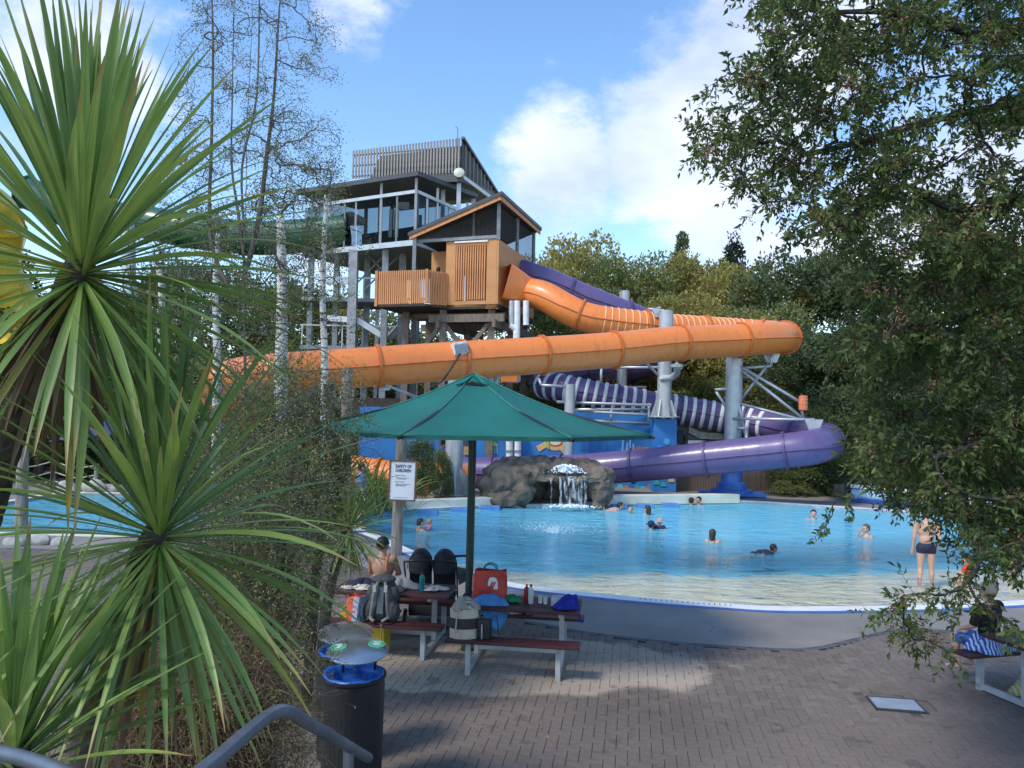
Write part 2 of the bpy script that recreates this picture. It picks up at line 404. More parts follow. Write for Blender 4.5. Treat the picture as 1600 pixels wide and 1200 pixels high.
# ---- pool floors and walls ----
def floor_mat():
    m = bpy.data.materials.new('pool paint'); m.use_nodes = True; t = m.node_tree; b = t.nodes['Principled BSDF']; b.inputs['Roughness'].default_value = .6
    at = N(t, 'ShaderNodeAttribute', attribute_name='deep'); nz = N(t, 'ShaderNodeTexNoise'); nz.inputs['Scale'].default_value = 1.2; nz.inputs['Detail'].default_value = 4
    g = N(t, 'ShaderNodeNewGeometry'); t.links.new(g.outputs['Position'], nz.inputs['Vector'])
    a = M2(t, 'ADD', at.outputs['Fac'], M2(t, 'MULTIPLY', M2(t, 'SUBTRACT', nz.outputs[0], .5), .16))
    r = N(t, 'ShaderNodeValToRGB'); t.links.new(a, r.inputs[0])
    e = r.color_ramp.elements; e[0].position = 0.0; e[0].color = (.92,.82,.60,1); e[1].position = 1; e[1].color = (.03,.28,.56,1)
    for p_, c_ in ((.20, (.86,.80,.62)), (.262, (.76,.80,.66)), (.285, (.20,.66,.82)), (.5, (.10,.52,.76))):
        k = e.new(p_); k.color = (*c_, 1)
    t.links.new(r.outputs[0], b.inputs['Base Color']); return m
FM = floor_mat()
lineA = [Vector((p.x, p.y)) for p in A]
def dnear(x, y):
    p = Vector((x, y)); best = 99
    for a, b in zip(lineA, lineA[1:]):
        ab = b-a; t = max(0, min(1, (p-a).dot(ab)/ab.length_squared)); best = min(best, (p-(a+ab*t)).length)
    return best
def deepness(x, y):          # 0 at the beach edge .. 1 deep; the cream beach is only along the right-hand near edge
    d = dnear(x, y)
    wbeach = 4.6*min(1, max(.02, (x+2.9)/6.2))
    return min(1, .275*d/wbeach) if d < wbeach else min(1, .275+(d-wbeach)/14)
def zfloor(dp): return WL - .02 - (dp/.275*.36 if dp < .275 else .36+(dp-.275)/.725*1.0)
ex = [p[0] for p in pool]; ey = [p[1] for p in pool]; st = .45
gx = np.arange(min(ex)-.5, max(ex)+.9, st); gy = np.arange(min(ey)-.5, max(ey)+.9, st)
vs = []; deeps = []
for y in gy:
    for x in gx:
        dp = deepness(x, y); inside = True
        deeps.append(dp); vs.append((x, y, zfloor(dp)))
nx = len(gx); fs = []
for j in range(len(gy)-1):
    for i in range(nx-1):
        if any(inpoly(gx[i+a]+u, gy[j+b]+v, pool) for a in (0, 1) for b in (0, 1) for u, v in ((0,0),(.3,0),(-.3,0),(0,.3),(0,-.3))): fs.append((j*nx+i, j*nx+i+1, (j+1)*nx+i+1, (j+1)*nx+i))
fs_in = fs; fb = MB(); fb.add(vs, fs); fo = fb.build('pool_floor', FM, fix=False, origin=False, kind='structure', smooth='all')
at = fo.data.attributes.new('deep', 'FLOAT', 'POINT'); at.data.foreach_set('value', deeps)
wb = MB(); n = len(pool)
wb.add([(a, b, .0) for a, b in pool]+[(a, b, -1.7) for a, b in pool], [(i, (i+1) % n, n+(i+1) % n, n+i) for i in range(n)])
wb.build('pool_wall', mat('pool wall paint', (.28,.55,.75), .6, .06, 2), kind='structure', fix=False, origin=False)
lf = sheet('left_pool_floor', [offset(lpool, .1)], -.75, mat('left pool paint', (.08,.45,.70), .6, .08, 1), kind='structure')
n = len(lpool); MB().add([(a, b, .0) for a, b in lpool]+[(a, b, -.8) for a, b in lpool], [(i, (i+1) % n, n+(i+1) % n, n+i) for i in range(n)]).build('left_pool_wall', mat('pool wall paint', (.2,.5,.7)), kind='structure', fix=False, origin=False)
def water_mat(nm='pool water', tint=(.95,.99,.985), milk=True):
    m = bpy.data.materials.new(nm); m.use_nodes = True; t = m.node_tree; t.nodes.clear(); o = N(t, 'ShaderNodeOutputMaterial')
    g = N(t, 'ShaderNodeNewGeometry'); mp = N(t, 'ShaderNodeMapping'); mp.inputs['Scale'].default_value = (.75, 1.5, 1); t.links.new(g.outputs['Position'], mp.inputs[0])
    n1 = N(t, 'ShaderNodeTexNoise'); n1.inputs['Scale'].default_value = 1.7; n1.inputs['Detail'].default_value = 5; n1.inputs['Roughness'].default_value = .55; n1.inputs['Distortion'].default_value = .6; t.links.new(mp.outputs[0], n1.inputs['Vector'])
    bp = N(t, 'ShaderNodeBump'); bp.inputs['Strength'].default_value = 1.0; bp.inputs['Distance'].default_value = .2; t.links.new(n1.outputs[0], bp.inputs['Height'])
    tr = N(t, 'ShaderNodeBsdfTransparent'); tr.inputs['Color'].default_value = (*tint, 1)
    # suspended brightness of churned pool water
    gl = N(t, 'ShaderNodeBsdfGlossy'); gl.inputs['Roughness'].default_value = .03; t.links.new(bp.outputs[0], gl.inputs['Normal'])
    fr = N(t, 'ShaderNodeFresnel'); fr.inputs['IOR'].default_value = 1.33; t.links.new(bp.outputs[0], fr.inputs['Normal'])
    # aerated, slightly milky pool water: thicker where it is deep
    df = N(t, 'ShaderNodeBsdfDiffuse'); df.inputs['Color'].default_value = (.19,.66,.86,1); t.links.new(bp.outputs[0], df.inputs['Normal']); at_ = N(t, 'ShaderNodeAttribute', attribute_name='deep')
    q_ = N(t, 'ShaderNodeMapRange'); t.links.new(at_.outputs['Fac'], q_.inputs[0]); q_.inputs[1].default_value = .22; q_.inputs[2].default_value = .5; q_.inputs[3].default_value = .04 if milk else .6; q_.inputs[4].default_value = .8
    mk = N(t, 'ShaderNodeMixShader'); t.links.new(q_.outputs[0], mk.inputs[0]); t.links.new(tr.outputs[0], mk.inputs[1]); t.links.new(df.outputs[0], mk.inputs[2])
    ms = N(t, 'ShaderNodeMixShader'); t.links.new(fr.outputs[0], ms.inputs[0]); t.links.new(mk.outputs[0], ms.inputs[1]); t.links.new(gl.outputs[0], ms.inputs[2]); t.links.new(ms.outputs[0], o.inputs[0])
    return m
WM = water_mat()
vs = [(x, y, WL) for (x, y, z) in vs]; wv = MB(); wv.add(vs, fs_in); wo_ = wv.build('pool_water', WM, fix=False, origin=False, kind='structure', smooth='all'); at = wo_.data.attributes.new('deep', 'FLOAT', 'POINT'); at.data.foreach_set('value', deeps)
sheet('left_pool_water', [offset(lpool, .004)], WL, water_mat('left pool water', milk=False), kind='structure')
cream = mat('cream pool coping', (.72,.68,.55), .7, .06, 2)
band('pool_coping', pool, 0, .30, .010, .012, white, zb=-.4, kind='structure')
band('pool_blue_line', pool, .301, .43, .008, .008, mat('blue edge paint', (.06,.14,.36), .6, .1, 3), kind='structure')
band('left_pool_coping', lpool, 0, .30, .010, .012, cream, zb=-.4, kind='structure')
# drain grating on the beach edge: dark slots, one mesh
gr = MB(); gp = resample([Vector((p.x, p.y, 0)) for p in A], .09)
ga = [p for p in gp if 1000 < pix(p)[0] < 1150]
for a, b in zip(ga, ga[1:]):
    d = (b-a).normalized(); nrm = Vector((-d.y, d.x, 0)) if REV is False else Vector((-d.y, d.x, 0)); c = a - Vector((-d.y, d.x, 0))*.12
    gr.box((c.x, c.y, .012), (.016, .10, .004), rz=math.atan2(d.y, d.x))
gr.build('drain_grating', mat('grating', (.12,.12,.12), .6), kind='stuff')
# raised cream ledge on the far side, with blue blocks standing in the water
def ledge(name, p0, p1, lab):
    a, b = G(*p0), G(*p1); d = (b-a).normalized(); nn = Vector((-d.y, d.x, 0)); o = MB(); c = (a+b)/2 + nn*.22
    o.box((c.x, c.y, .09), ((b-a).length, .44, .34), rz=math.atan2(d.y, d.x)); return o.build(name, cream, bevel=.02, label=lab, cat='pool ledge')
ledge('pool_ledge', (560,799), (776,789), 'low cream ledge along the far pool edge left of the rock waterfall')
ledge('pool_ledge', (944,786), (1156,783), 'low cream ledge along the far pool edge right of the rock waterfall')
bb = mat('blue painted block', (.1,.27,.6), .6, .08, 2)
blk = [(600,627,799,'leftmost'),(654,685,797,'second from left'),(705,734,794,'third from left'),(752,781,791,'fourth from left, nearest the rock'),(955,978,789,'just right of the rock'),(995,1019,788,'second from the rock on its right'),(1034,1058,787,'third from the rock on its right')]
for x0, x1, yy, w in blk:
    a, b = G(x0, yy), G(x1, yy); c = (a+b)/2; o = MB(); o.box((c.x, c.y-.12, -.28), ((b-a).length, .42, .62))
    o.build('pool_block', bb, bevel=.02, label='blue painted block on the far pool ledge, '+w, cat='block', group='blue blocks along the far pool ledge')
# ================= WATER SLIDES =================
orange = mat('orange fibreglass', (.86,.265,.05), .36, .06, .6, coat=.25, col2=(.82,.245,.045), isl=.05)
purple = mat('purple fibreglass', (.135,.092,.225), .38, .04, .6, coat=.25, isl=.06)
oring = mat('orange flange', (.66,.17,.03), .45, .1, 3); pring = mat('purple flange', (.10,.06,.17), .45, .1, 3)
stripe_w = mat('white translucent band', (.8,.8,.78), .4, .05, 3); stripe_o = mat('pale orange band', (.95,.50,.24), .4, .05, 3)
bolt = mat('bolts', (.25,.25,.26), .5, metal=.5)
def grime(m):
    t = m.node_tree
    if t.nodes.get('grime'): return
    b = [n for n in t.nodes if n.type == 'BSDF_PRINCIPLED'][0]; src = b.inputs['Base Color'].links[0].from_socket
    g = N(t, 'ShaderNodeNewGeometry'); mp = N(t, 'ShaderNodeMapping'); mp.inputs['Scale'].default_value = (2.6, 2.6, .45); t.links.new(g.outputs['Position'], mp.inputs[0])
    n = N(t, 'ShaderNodeTexNoise'); n.name = 'grime'; n.inputs['Scale'].default_value = 1.8; n.inputs['Detail'].default_value = 7; n.inputs['Roughness'].default_value = .65; t.links.new(mp.outputs[0], n.inputs['Vector'])
    r = N(t, 'ShaderNodeMapRange'); t.links.new(n.outputs[0], r.inputs[0]); r.inputs[1].default_value = .52; r.inputs[2].default_value = .72; r.inputs[3].default_value = 0; r.inputs[4].default_value = .45
    mx = N(t, 'ShaderNodeMix', data_type='RGBA', blend_type='MULTIPLY'); t.links.new(r.outputs[0], mx.inputs['Factor']); t.links.new(src, mx.inputs['A']); mx.inputs['B'].default_value = (.50,.42,.36,1); t.links.new(mx.outputs['Result'], b.inputs['Base Color'])
    q = N(t, 'ShaderNodeMapRange'); t.links.new(n.outputs[0], q.inputs[0]); q.inputs[1].default_value = .3; q.inputs[2].default_value = .7; q.inputs[3].default_value = .28; q.inputs[4].default_value = .52; t.links.new(q.outputs[0], b.inputs['Roughness'])
def make_slide(path, rad, m, mr, name, label, base, seam=True, secl=2.9, bands=None, first_rect=False):
    root = thing(name, label, 'water slide', base); grime(m)
    pts = resample(spline(path, 14), .145); n = len(pts); per = int(secl/.145)
    i = 0; k = 0
    while i < n-3:
        j = min(i+per, n-1)
        if n-1-j < 4: j = n-1
        seg = pts[i:j+1]
        b = MB(); b.tube([p for p in seg], rad, 24, caps=False); o = b.build('tube_section', m, root, smooth='all')
        if seam:
            for s in (-1, 1):
                q = MB(); L = []
                for a, p in enumerate(seg):
                    t = (seg[min(a+1, len(seg)-1)]-seg[max(a-1, 0)]).normalized(); x = t.cross(Vector((0, 0, 1))).normalized()
                    L.append(p + x*s*(rad+.012))
                q.tube(L, .035, 6); q.build('seam', mr, o, smooth='all')
        # flange ring at the start of the section
        t = (seg[min(1, len(seg)-1)]-seg[0]).normalized()
        f = MB(); f.tube([seg[0]-t*.045, seg[0]+t*.045], rad+.075, 28, caps=False); f.tube([seg[0]-t*.045, seg[0]-t*.046], [rad+.075, rad-.01], 28, caps=False); f.tube([seg[0]+t*.045, seg[0]+t*.046], [rad+.075, rad-.01], 28, caps=False)
        fl = f.build('flange', mr, root, smooth=True)
        bt = MB(); rot = t.to_track_quat('Z', 'Y').to_matrix()
        for a in range(18):
            c = seg[0] + rot @ Vector(((rad+.045)*math.cos(a*.349), (rad+.045)*math.sin(a*.349), 0)); bt.tube([c-t*.065, c+t*.065], .016, 5)
        bt.build('bolt_ring', bolt, fl, kind='stuff')
        i = j; k += 1
    if bands:
        p0, p1, cnt, bm, w, hh = bands
        idx = [a for a in range(n) if p0 <= a/(n-1) <= p1]
        for q in range(cnt):
            a = idx[int(q*(len(idx)-1)/(cnt-1))]; t = (pts[min(a+1, n-1)]-pts[a]).normalized()
            b = MB(); b.tube([pts[a]-t*w/2, pts[a]-t*w/2*.9, pts[a]+t*w/2*.9, pts[a]+t*w/2], [rad, rad+hh, rad+hh, rad], 28, caps=False); b.build('band', bm, root, smooth='all')
    return root, pts
def PL(L): return [P(*a) for a in L]
opath = PL([(822,456,34.2),(850,463,33.6),(881,480,33.2),(905,492,33.1),(939,501,33),(1010,510,33.2),(1080,516,33.8),(1150,520,34.6),(1200,523,34.4),(1226,526,33.2),(1222,528,31.6),(1185,530,30.6),
            (1135,533,30),(1050,537,29),(953,547,28),(831,556,26.8),(735,562,26),(597,572,25),(500,579,24.4),(430,584,24.1),(375,590,24.8),(345,600,26.5),(345,615,28.5),(370,640,30),(425,685,30.8),(500,725,30.4),(600,745,29.8),(690,749,29.6),(728,752,30.3)])
oslide, opts = make_slide(opath, .65, orange, oring, 'water_slide', 'long orange enclosed tube slide sweeping across in front of the timber launch tower', (10, 32, 0))
# ribbed pale lines on the rear straight of the orange slide
ref = [i for i, p in enumerate(opts) if 938 < pix(p)[0] < 1175 and i < len(opts)*.3]
for q in range(24):
    a = ref[int(q*(len(ref)-1)/23)]; t = (opts[a+1]-opts[a]).normalized(); b = MB()
    b.tube([opts[a]-t*.03, opts[a]-t*.025, opts[a]+t*.025, opts[a]+t*.03], [.65, .668, .668, .65], 24, caps=False); b.build('band', stripe_o, oslide, smooth='all')
# square entry mouth of the orange slide
m0 = P(784, 443, 33.9); m1 = opts[0]; b = MB(); d = (m1-m0).normalized(); x = d.cross(Vector((0,0,1))).normalized(); z = x.cross(d)
rings = []
for s in range(7):
    u = s/6; c = m0.lerp(m1, u); rw = .95*(1-u)+.65*u; rh = .82*(1-u)+.65*u; e = 2/(2+6*(1-u)); ring = []
    for k in range(28):
        a = 2*math.pi*k/28; ca_, sa_ = math.cos(a), math.sin(a)
        ring.append(c + x*rw*math.copysign(abs(ca_)**e, ca_) + z*rh*math.copysign(abs(sa_)**e, sa_))
    rings.append(ring)
b.add([v for r in rings for v in r], [(s*28+k, s*28+(k+1) % 28, (s+1)*28+(k+1) % 28, (s+1)*28+k) for s in range(6) for k in range(28)])
b.build('entry_mouth', orange, oslide, smooth='all')
ppath = PL([(804,424,36.6),(850,438,36),(905,462,36),(950,480,36),(1018,508,36.6),(1062,535,37.6),(1050,560,40),(985,577,41.6),(915,585,41),(862,592,39),(848,600,37),(880,607,35.9),
            (955,622,35.5),(1060,640,35.3),(1130,652,35),(1190,663,34.3),(1240,673,33),(1278,683,31.2),(1290,691,29.4),(1268,699,28.2),(1200,707,28.6),(1110,716,29.5),(1020,725,30.3),(950,731,30.9),(870,736,31.6),(780,738,32.1),(700,738,32.5),(640,737,32.9)])
pslide, ppts = make_slide(ppath, .64, purple, pring, 'water_slide', 'dark purple enclosed tube slide that loops down behind the rock waterfall', (11, 30, 0))
ref = [i for i, p in enumerate(ppts) if 852 < pix(p)[0] < 1195 and p.y > 33 and len(ppts)*.35 < i < len(ppts)*.72]
ref = [i for i in ref if ppts[min(i+1, len(ppts)-1)].x > ppts[i].x]
for q in range(24):
    a = ref[int(q*(len(ref)-1)/23)]; t = (ppts[a+1]-ppts[a]).normalized(); b = MB()
    b.tube([ppts[a]-t*.085, ppts[a]-t*.075, ppts[a]+t*.075, ppts[a]+t*.085], [.64, .685, .685, .64], 28, caps=False); b.build('band', stripe_w, pslide, smooth='all')
# exit troughs
# ---------------- support pillars ----------------
def arms(root, segs, w=.13):
    for a, b_ in segs:
        q = MB(); q.tube([P(*a), P(*b_)], w/2, 8); q.build('brace', steel, root, smooth='all')
def bracket(root, px, py, Y, s=.35):
    q = MB(); c = P(px, py, Y); q.prism([c+Vector((-s, 0, s*.8)), c+Vector((s, 0, s*.8)), c+Vector((s*.45, 0, -s*.6)), c+Vector((-s*.45, 0, -s*.6))], (0, .12, 0)); q.build('saddle_bracket', steel, root)
def pillar(px0, py0, px1, py1, Y, r, label, gusset=None, gs=.55):
    a, b_ = P(px1, py1, Y), P(px0, py0, Y); root = thing('support_pillar', label, 'pillar', a, group='steel pillars holding up the tube slides')
    q = MB(); q.tube([a, b_], r, 20); q.build('post', steel, root, smooth=True)
    q = MB(); q.lathe([(r*1.0, 0), (r*1.02, .0), (r*1.02, .04), (0, .04)], b_, 20); q.build('cap', steel, root)
    if gusset:
        for k in range(8):
            an = k*math.pi/4+.2; dx, dy = math.cos(an), math.sin(an); q = MB(); n_ = Vector((-dy, dx, 0))*.03
            v = [a+Vector((dx*r*.9, dy*r*.9, 0)), a+Vector((dx*(r+gs), dy*(r+gs), 0)), a+Vector((dx*(r+.05), dy*(r+.05), gusset)), a+Vector((dx*r*.9, dy*r*.9, gusset))]
            q.prism([p-n_/2 for p in v], n_); q.build('gusset', steel, root)
        q = MB(); q.lathe([(0, .05), (r+gs+.06, .05), (r+gs+.06, 0)], a, 24); q.build('base_plate', steel, root)
    return root
p1 = pillar(714, 590, 707, 772, 28.4, .33, 'steel pillar with finned flared base beside the orange tube end, behind the green umbrella', gusset=.95, gs=.42)
arms(p1, [((600,598,24.9),(775,570,27)),((775,570,27),(713,640,28.4)),((602,601,24.9),(655,622,26)),((790,566,26.4),(745,668,28.4)),((770,560,26.6),(812,563,26.8)),((775,560,27),(775,600,27)),((812,563,27),(811,596,27))], .11)
bracket(p1, 604, 604, 25, .2)
p2 = pillar(1041, 487, 1037, 652, 32.2, .30, 'tall steel pillar with finned base standing on the blue painted plinth', gusset=.72, gs=.3)
arms(p2, [((982,539,31.6),(1032,590,32.2)),((1065,575,32.2),(1032,598,32.2)),((940,574,33.5),(1034,574,32.3)),((940,574,33.5),(939,598,33.5)),((1055,570,31.5),(1064,558,31)),((1018,633,32.1),(870,628,33)),((1014,630,32.3),(1014,662,32.3)),((1010,648,32.3),(905,642,33))], .12)
q = MB(); q.tube([P(1033,592,32), P(1050,590,31.7), P(1058,583,31.3), P(1058,572,30.6)], .14, 10); q.tube([P(1058,574,30.6), P(1058,569,30.6)], .26, 14); q.build('elbow_arm', steel, p2, smooth=True)
bracket(p2, 1028, 490, 32.6, .25)
p3 = pillar(1148, 553, 1143, 772, 31.2, .34, 'thick steel pillar rising between both tube slides from a blue painted foot at the pool edge')
arms(p3, [((1150,576,31.2),(1205,572,31)),((1205,572,31),(1206,552,31)),((1156,576,31),(1256,655,30)),((1153,570,31),(1250,628,30)),((1256,657,30),(1150,629,31)),((1198,572,31),(1155,628,31.2)),((1145,590,31.2),(1166,686,30.6)),
           ((1117,609,31.2),(1145,607,31.2)),((1119,612,31.2),(1137,640,31.2)),((1145,654,30.8),(1273,656,29)),((1273,656,29),(1274,664,29)),((1145,669,31),(1166,669,30.6)),((1166,669,30.6),(1167,700,30.2)),((1250,630,30),(1256,657,30))], .12)
bracket(p3, 1206, 556, 31.2, .45); bracket(p3, 1272, 667, 28.8, .35)
q = MB(); a = P(1143, 772, 31.2); q.lathe([(.36,1.05),(.42,1.0),(.42,.5),(.56,.45),(.56,.22),(.8,.2),(.8,0)], a, 24); q.lathe([(.9,.06),(.9,0)], a, 4); q.box(a+Vector((0,0,.03)), (2.4, 1.3, .12)); q.build('painted_foot', mat('blue painted foot', (.05,.16,.52), .5, .08, 3), p3, smooth=True)
p4 = pillar(891, 602, 888, 712, 32.6, .22, 'slim steel pillar under the striped purple tube, above the rock waterfall')
arms(p4, [((846,602,32.4),(886,604,32.6)),((846,602,32.4),(842,592,32.6)),((892,640,32.6),(1014,640,33.4)),((892,656,32.6),(1014,662,33.4)),((955,640,33),(955,658,33))], .13)
p5 = pillar(976, 456, 970, 650, 38.6, .26, 'steel pillar rising behind both slides to the upper purple tube')
arms(p5, [((984,500,38),(1032,480,37)),((1012,483,37),(1032,483,37)),((935,605,38.6),(1010,605,38.4))], .12)
p6 = pillar(199, 350, 203, 470, 34, .30, 'round pale steel column holding the green tube slide, seen beside the tall spiky cabbage tree')
# green and yellow slides far left
gpath = PL([(40,300,40),(120,335,40),(215,345,39),(300,362,38.5),(400,372,38.5),(480,368,38.6),(545,362,38.6)])
make_slide(gpath, .85, mat('dark green fibreglass', (.02,.10,.05), .4, .1, 1.5, coat=.3), mat('green flange', (.02,.07,.04), .5), 'water_slide', 'dark green tube slide leaving the steel tower on the left, behind the thin tree', (-16, 38, 0), secl=3.2)
make_slide(PL([(-190,280,34),(-90,305,34),(-30,312,34.5),(5,350,36),(0,420,37),(40,500,38),(20,560,36)]), .9, mat('yellow fibreglass', (.75,.55,.05), .4, .1, 1.5, coat=.3), mat('yellow flange', (.6,.42,.04), .5), 'water_slide', 'yellow tube slide at the left edge, seen through the cabbage tree leaves', (-24, 34, 0), secl=3.2)
# floodlight housing on the orange tube
fl = thing('floodlight', 'white boxy floodlight housing fixed on top of the orange tube', 'floodlight', P(717, 545, 25.6))
c = P(718, 545, 25.35); rot = Matrix.Rotation(R(-12), 3, 'Y') @ Matrix.Rotation(R(20), 3, 'Z')
q = MB(); q.box(c, (.5, .34, .42), rot=rot); q.build('housing', mat('white housing', (.72,.72,.7), .4), fl, bevel=.03)
q = MB(); q.box(c+rot @ Vector((.0, -.2, -.02)), (.42, .02, .30), rot=rot); q.build('lens', mat('grey glass', (.25,.27,.28), .2), fl)
q = MB(); q.box(c+Vector((-.08, .1, -.24)), (.5, .3, .12)); q.build('bracket', mat('orange flange'if 0 else 'orange bracket', (.6,.2,.05), .5), fl)
q = MB(); q.tube(spline([c+Vector((.05,-.15,-.15)), c+Vector((-.05,-.28,-.35)), P(700,583,24.8), P(690,596,24.9), P(672,606,24.9)], 6), .03, 6); q.build('cable', mat('black rubber', (.02,.02,.02), .6), fl, smooth='all')
# orange rescue buoy on the arm at right
q = MB(); c = P(1255, 630, 29.9); q.tube([c+Vector((0,0,-.3)), c+Vector((0,0,-.26)), c+Vector((0,0,.26)), c+Vector((0,0,.3))], [.1,.17,.17,.1], 12)
by = q.build('rescue_buoy', mat('faded orange vinyl', (.75,.2,.08), .6, .1, 5), smooth=True, label='small orange cylinder buoy hanging at the end of a steel arm beside the trees', cat='buoy')
q = MB()
for z in (-.15, 0, .15): q.tube([c+Vector((0,0,z-.012)), c+Vector((0,0,z+.012))], .176, 12)
q.build('strap', mat('pale strap', (.6,.4,.3), .7), by)
# orange-purple hopper box under the arm, above the umbrella
q = MB(); c = P(796, 585, 27.6); q.prism([P(783,572,27.6), P(811,572,27.6), P(811,597,27.6), P(783,597,27.6)], (0, 1.0, 0))
hb = q.build('slide_trough', orange, bevel=.03, label='short orange slide trough end poking up just behind the peak of the green umbrella', cat='slide trough')

# ================= TOWERS =================
larch = mat('oiled larch boards', (.66,.33,.11), .6, .1, 3, stretch=(3, 3, .4), isl=.16, col2=(.52,.24,.08))
plyp = mat('oiled plywood panel', (.60,.29,.10), .6, .08, 1.5, isl=.06, col2=(.50,.23,.08))
oldw = mat('weathered timber', (.20,.155,.115), .85, .15, 5, stretch=(3,3,.5), bump=.4, bscale=30, isl=.15)
greyw = mat('silvered timber slats', (.30,.28,.25), .8, .12, 4, isl=.15)
roofm = mat('charcoal roofing', (.07,.072,.078), .55, .1, 2)
meshm = mat('dark safety netting', (.06,.06,.06), .8)
O1 = Vector((-.69, 33, 0)); u1 = Vector((-.953, .30, 0)).normalized(); v1 = Vector((.30, .953, 0)).normalized()
def F1(a, b, z): return O1+u1*a+v1*b+Vector((0, 0, z))
def pbeam(root, name, m, a, b, w, h=None, **k): q = MB(); q.beam(a, b, w, h); return q.build(name, m, root, **k)
def zf(y, Y, px): return CAM.z + (P(px, y, Y).z-CAM.z)
lt = thing('launch_tower', 'timber launch building with orange-brown slatted walls and a sloping roof on weathered posts', 'slide tower', (-2.5, 35, 0))
zb, zt = 7.75, 10.65
# right wall : plywood panels, with openings left out behind the slide mouths
for i in range(4):
    b0, b1 = i*1.42, (i+1)*1.42-.012
    q = MB(); q.prism([F1(0, b0, zb+(.0 if i else -.12)), F1(0, b1, zb), F1(0, b1, zt), F1(0, b0, zt)], u1*.08); q.build('wall_panel', plyp, lt)
# front: corner panel, slatted screen and side panel
def fpanel(a0, a1, z0, z1, m=plyp, t=.08, off=0, nm='wall_panel'):
    q = MB(); q.prism([F1(a0, off, z0), F1(a1, off, z0), F1(a1, off, z1), F1(a0, off, z1)], v1*t); return q.build(nm, m, lt)
fpanel(.09, .55, zb-.1, zt+.05); fpanel(2.0, 2.45, zb, zt+.05); fpanel(.56, 1.99, zb, zb+.28); fpanel(.56, 1.99, zt-.2, zt+.05)
for i in range(13):
    a = .6+i*.108; q = MB(); q.prism([F1(a, -.04, zb+.3), F1(a+.06, -.04, zb+.3), F1(a+.06, -.04, zt-.22), F1(a, -.04, zt-.22)], v1*.09); q.build('slat', larch, lt)
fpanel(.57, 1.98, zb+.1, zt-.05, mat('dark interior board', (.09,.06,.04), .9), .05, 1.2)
pbeam(lt, 'white_trim', white, F1(.5, -.05, zt-.05), F1(2.05, -.05, zt-.05), .03, .07)
# floor, back walls
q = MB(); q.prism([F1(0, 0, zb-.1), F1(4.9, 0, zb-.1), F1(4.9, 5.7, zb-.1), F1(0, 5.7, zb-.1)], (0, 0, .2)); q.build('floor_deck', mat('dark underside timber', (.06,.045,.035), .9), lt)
q = MB(); q.prism([F1(2.5, 1.9, zb), F1(3.9, 1.9, zb), F1(3.9, 1.9, zt), F1(2.5, 1.9, zt)], v1*.08); q.build('wall_panel', plyp, lt)
q = MB(); q.prism([F1(3.9, 1.9, zb), F1(3.9, 5.5, zb), F1(3.9, 5.5, zt), F1(3.9, 1.9, zt)], u1*.08); q.build('wall_panel', plyp, lt)
# balcony with slats: front run and angled return
zl, zh = 7.8, 9.25
bal0, bal1 = F1(2.9, -1.0, 0), F1(5.3, -1.0, 0)
def slatrun(p0, p1, n, z0, z1, w=.075, m=larch, nm='slat', th=.05):
    d = (p1-p0)/n; dn = d.normalized(); nn = Vector((-dn.y, dn.x, 0))
    for i in range(n):
        c = p0+d*(i+.5); q = MB(); q.box((c.x, c.y, (z0+z1)/2), (w, th, z1-z0), rz=math.atan2(dn.y, dn.x)); q.build(nm, m, lt)
slatrun(bal1, bal0, 24, zl, zh, .065); slatrun(bal0, F1(2.35, -.03, 0), 8, zl, zh, .09); slatrun(F1(5.3, 1.2, 0), bal1, 14, zl, zh)
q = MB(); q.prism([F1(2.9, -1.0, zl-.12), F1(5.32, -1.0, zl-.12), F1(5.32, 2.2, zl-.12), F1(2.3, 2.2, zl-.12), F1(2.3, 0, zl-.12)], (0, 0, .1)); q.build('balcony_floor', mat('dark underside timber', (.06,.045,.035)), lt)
for z in (zl+.2, zh-.15): pbeam(lt, 'rail', larch, bal0+Vector((0,.05,z)), bal1+Vector((0,.05,z)), .05, .09)
pbeam(lt, 'corner_post', larch, F1(2.9,-1.03,zl), F1(2.9,-1.03,zh+.02), .12); pbeam(lt, 'corner_post', larch, F1(5.3,-1.03,zl-.1), F1(5.3,-1.03,zh+.02), .12)
# mono-pitch roof, high along the right wall
zr0, zr1 = 12.36, 10.95
def roofz(a): return zr0+(zr1-zr0)*(a/3.9)
q = MB(); q.prism([F1(-.25, -.5, roofz(-.25)), F1(4.1, -.5, roofz(4.1)), F1(4.1, 6.0, roofz(4.1)), F1(-.25, 6.0, roofz(-.25)-.05)], (0, 0, .16)); q.build('roof', roofm, lt)
q = MB(); q.prism([F1(-.2, -.45, roofz(-.2)-.17), F1(4.05, -.45, roofz(4.05)-.17), F1(4.05, -.45, roofz(4.05)-.003), F1(-.2, -.45, roofz(-.2)-.003)], v1*.06); q.build('fascia_board', larch, lt)
q = MB(); q.prism([F1(-.2, -.45, roofz(-.2)-.2), F1(-.2, 5.95, roofz(-.2)-.24), F1(-.2, 5.95, roofz(-.2)-.06), F1(-.2, -.45, roofz(-.2)-.003)], u1*.06); q.build('fascia_board', larch, lt)
for a, b_ in ((.05, .05), (1.2, .05), (3.85, -.3), (.05, 2.8), (.05, 5.6), (3.85, 5.6)):
    q = MB(); q.beam(F1(a, b_, (zt if a < 2 else zb)), F1(a, b_, roofz(a)-.05), .16 if a != 1.2 else .09); q.build('post', gsteel, lt)
pbeam(lt, 'tie_beam', gsteel, F1(.05, 0, zt+.12), F1(3.85, -.1, zt+.06), .1, .14)
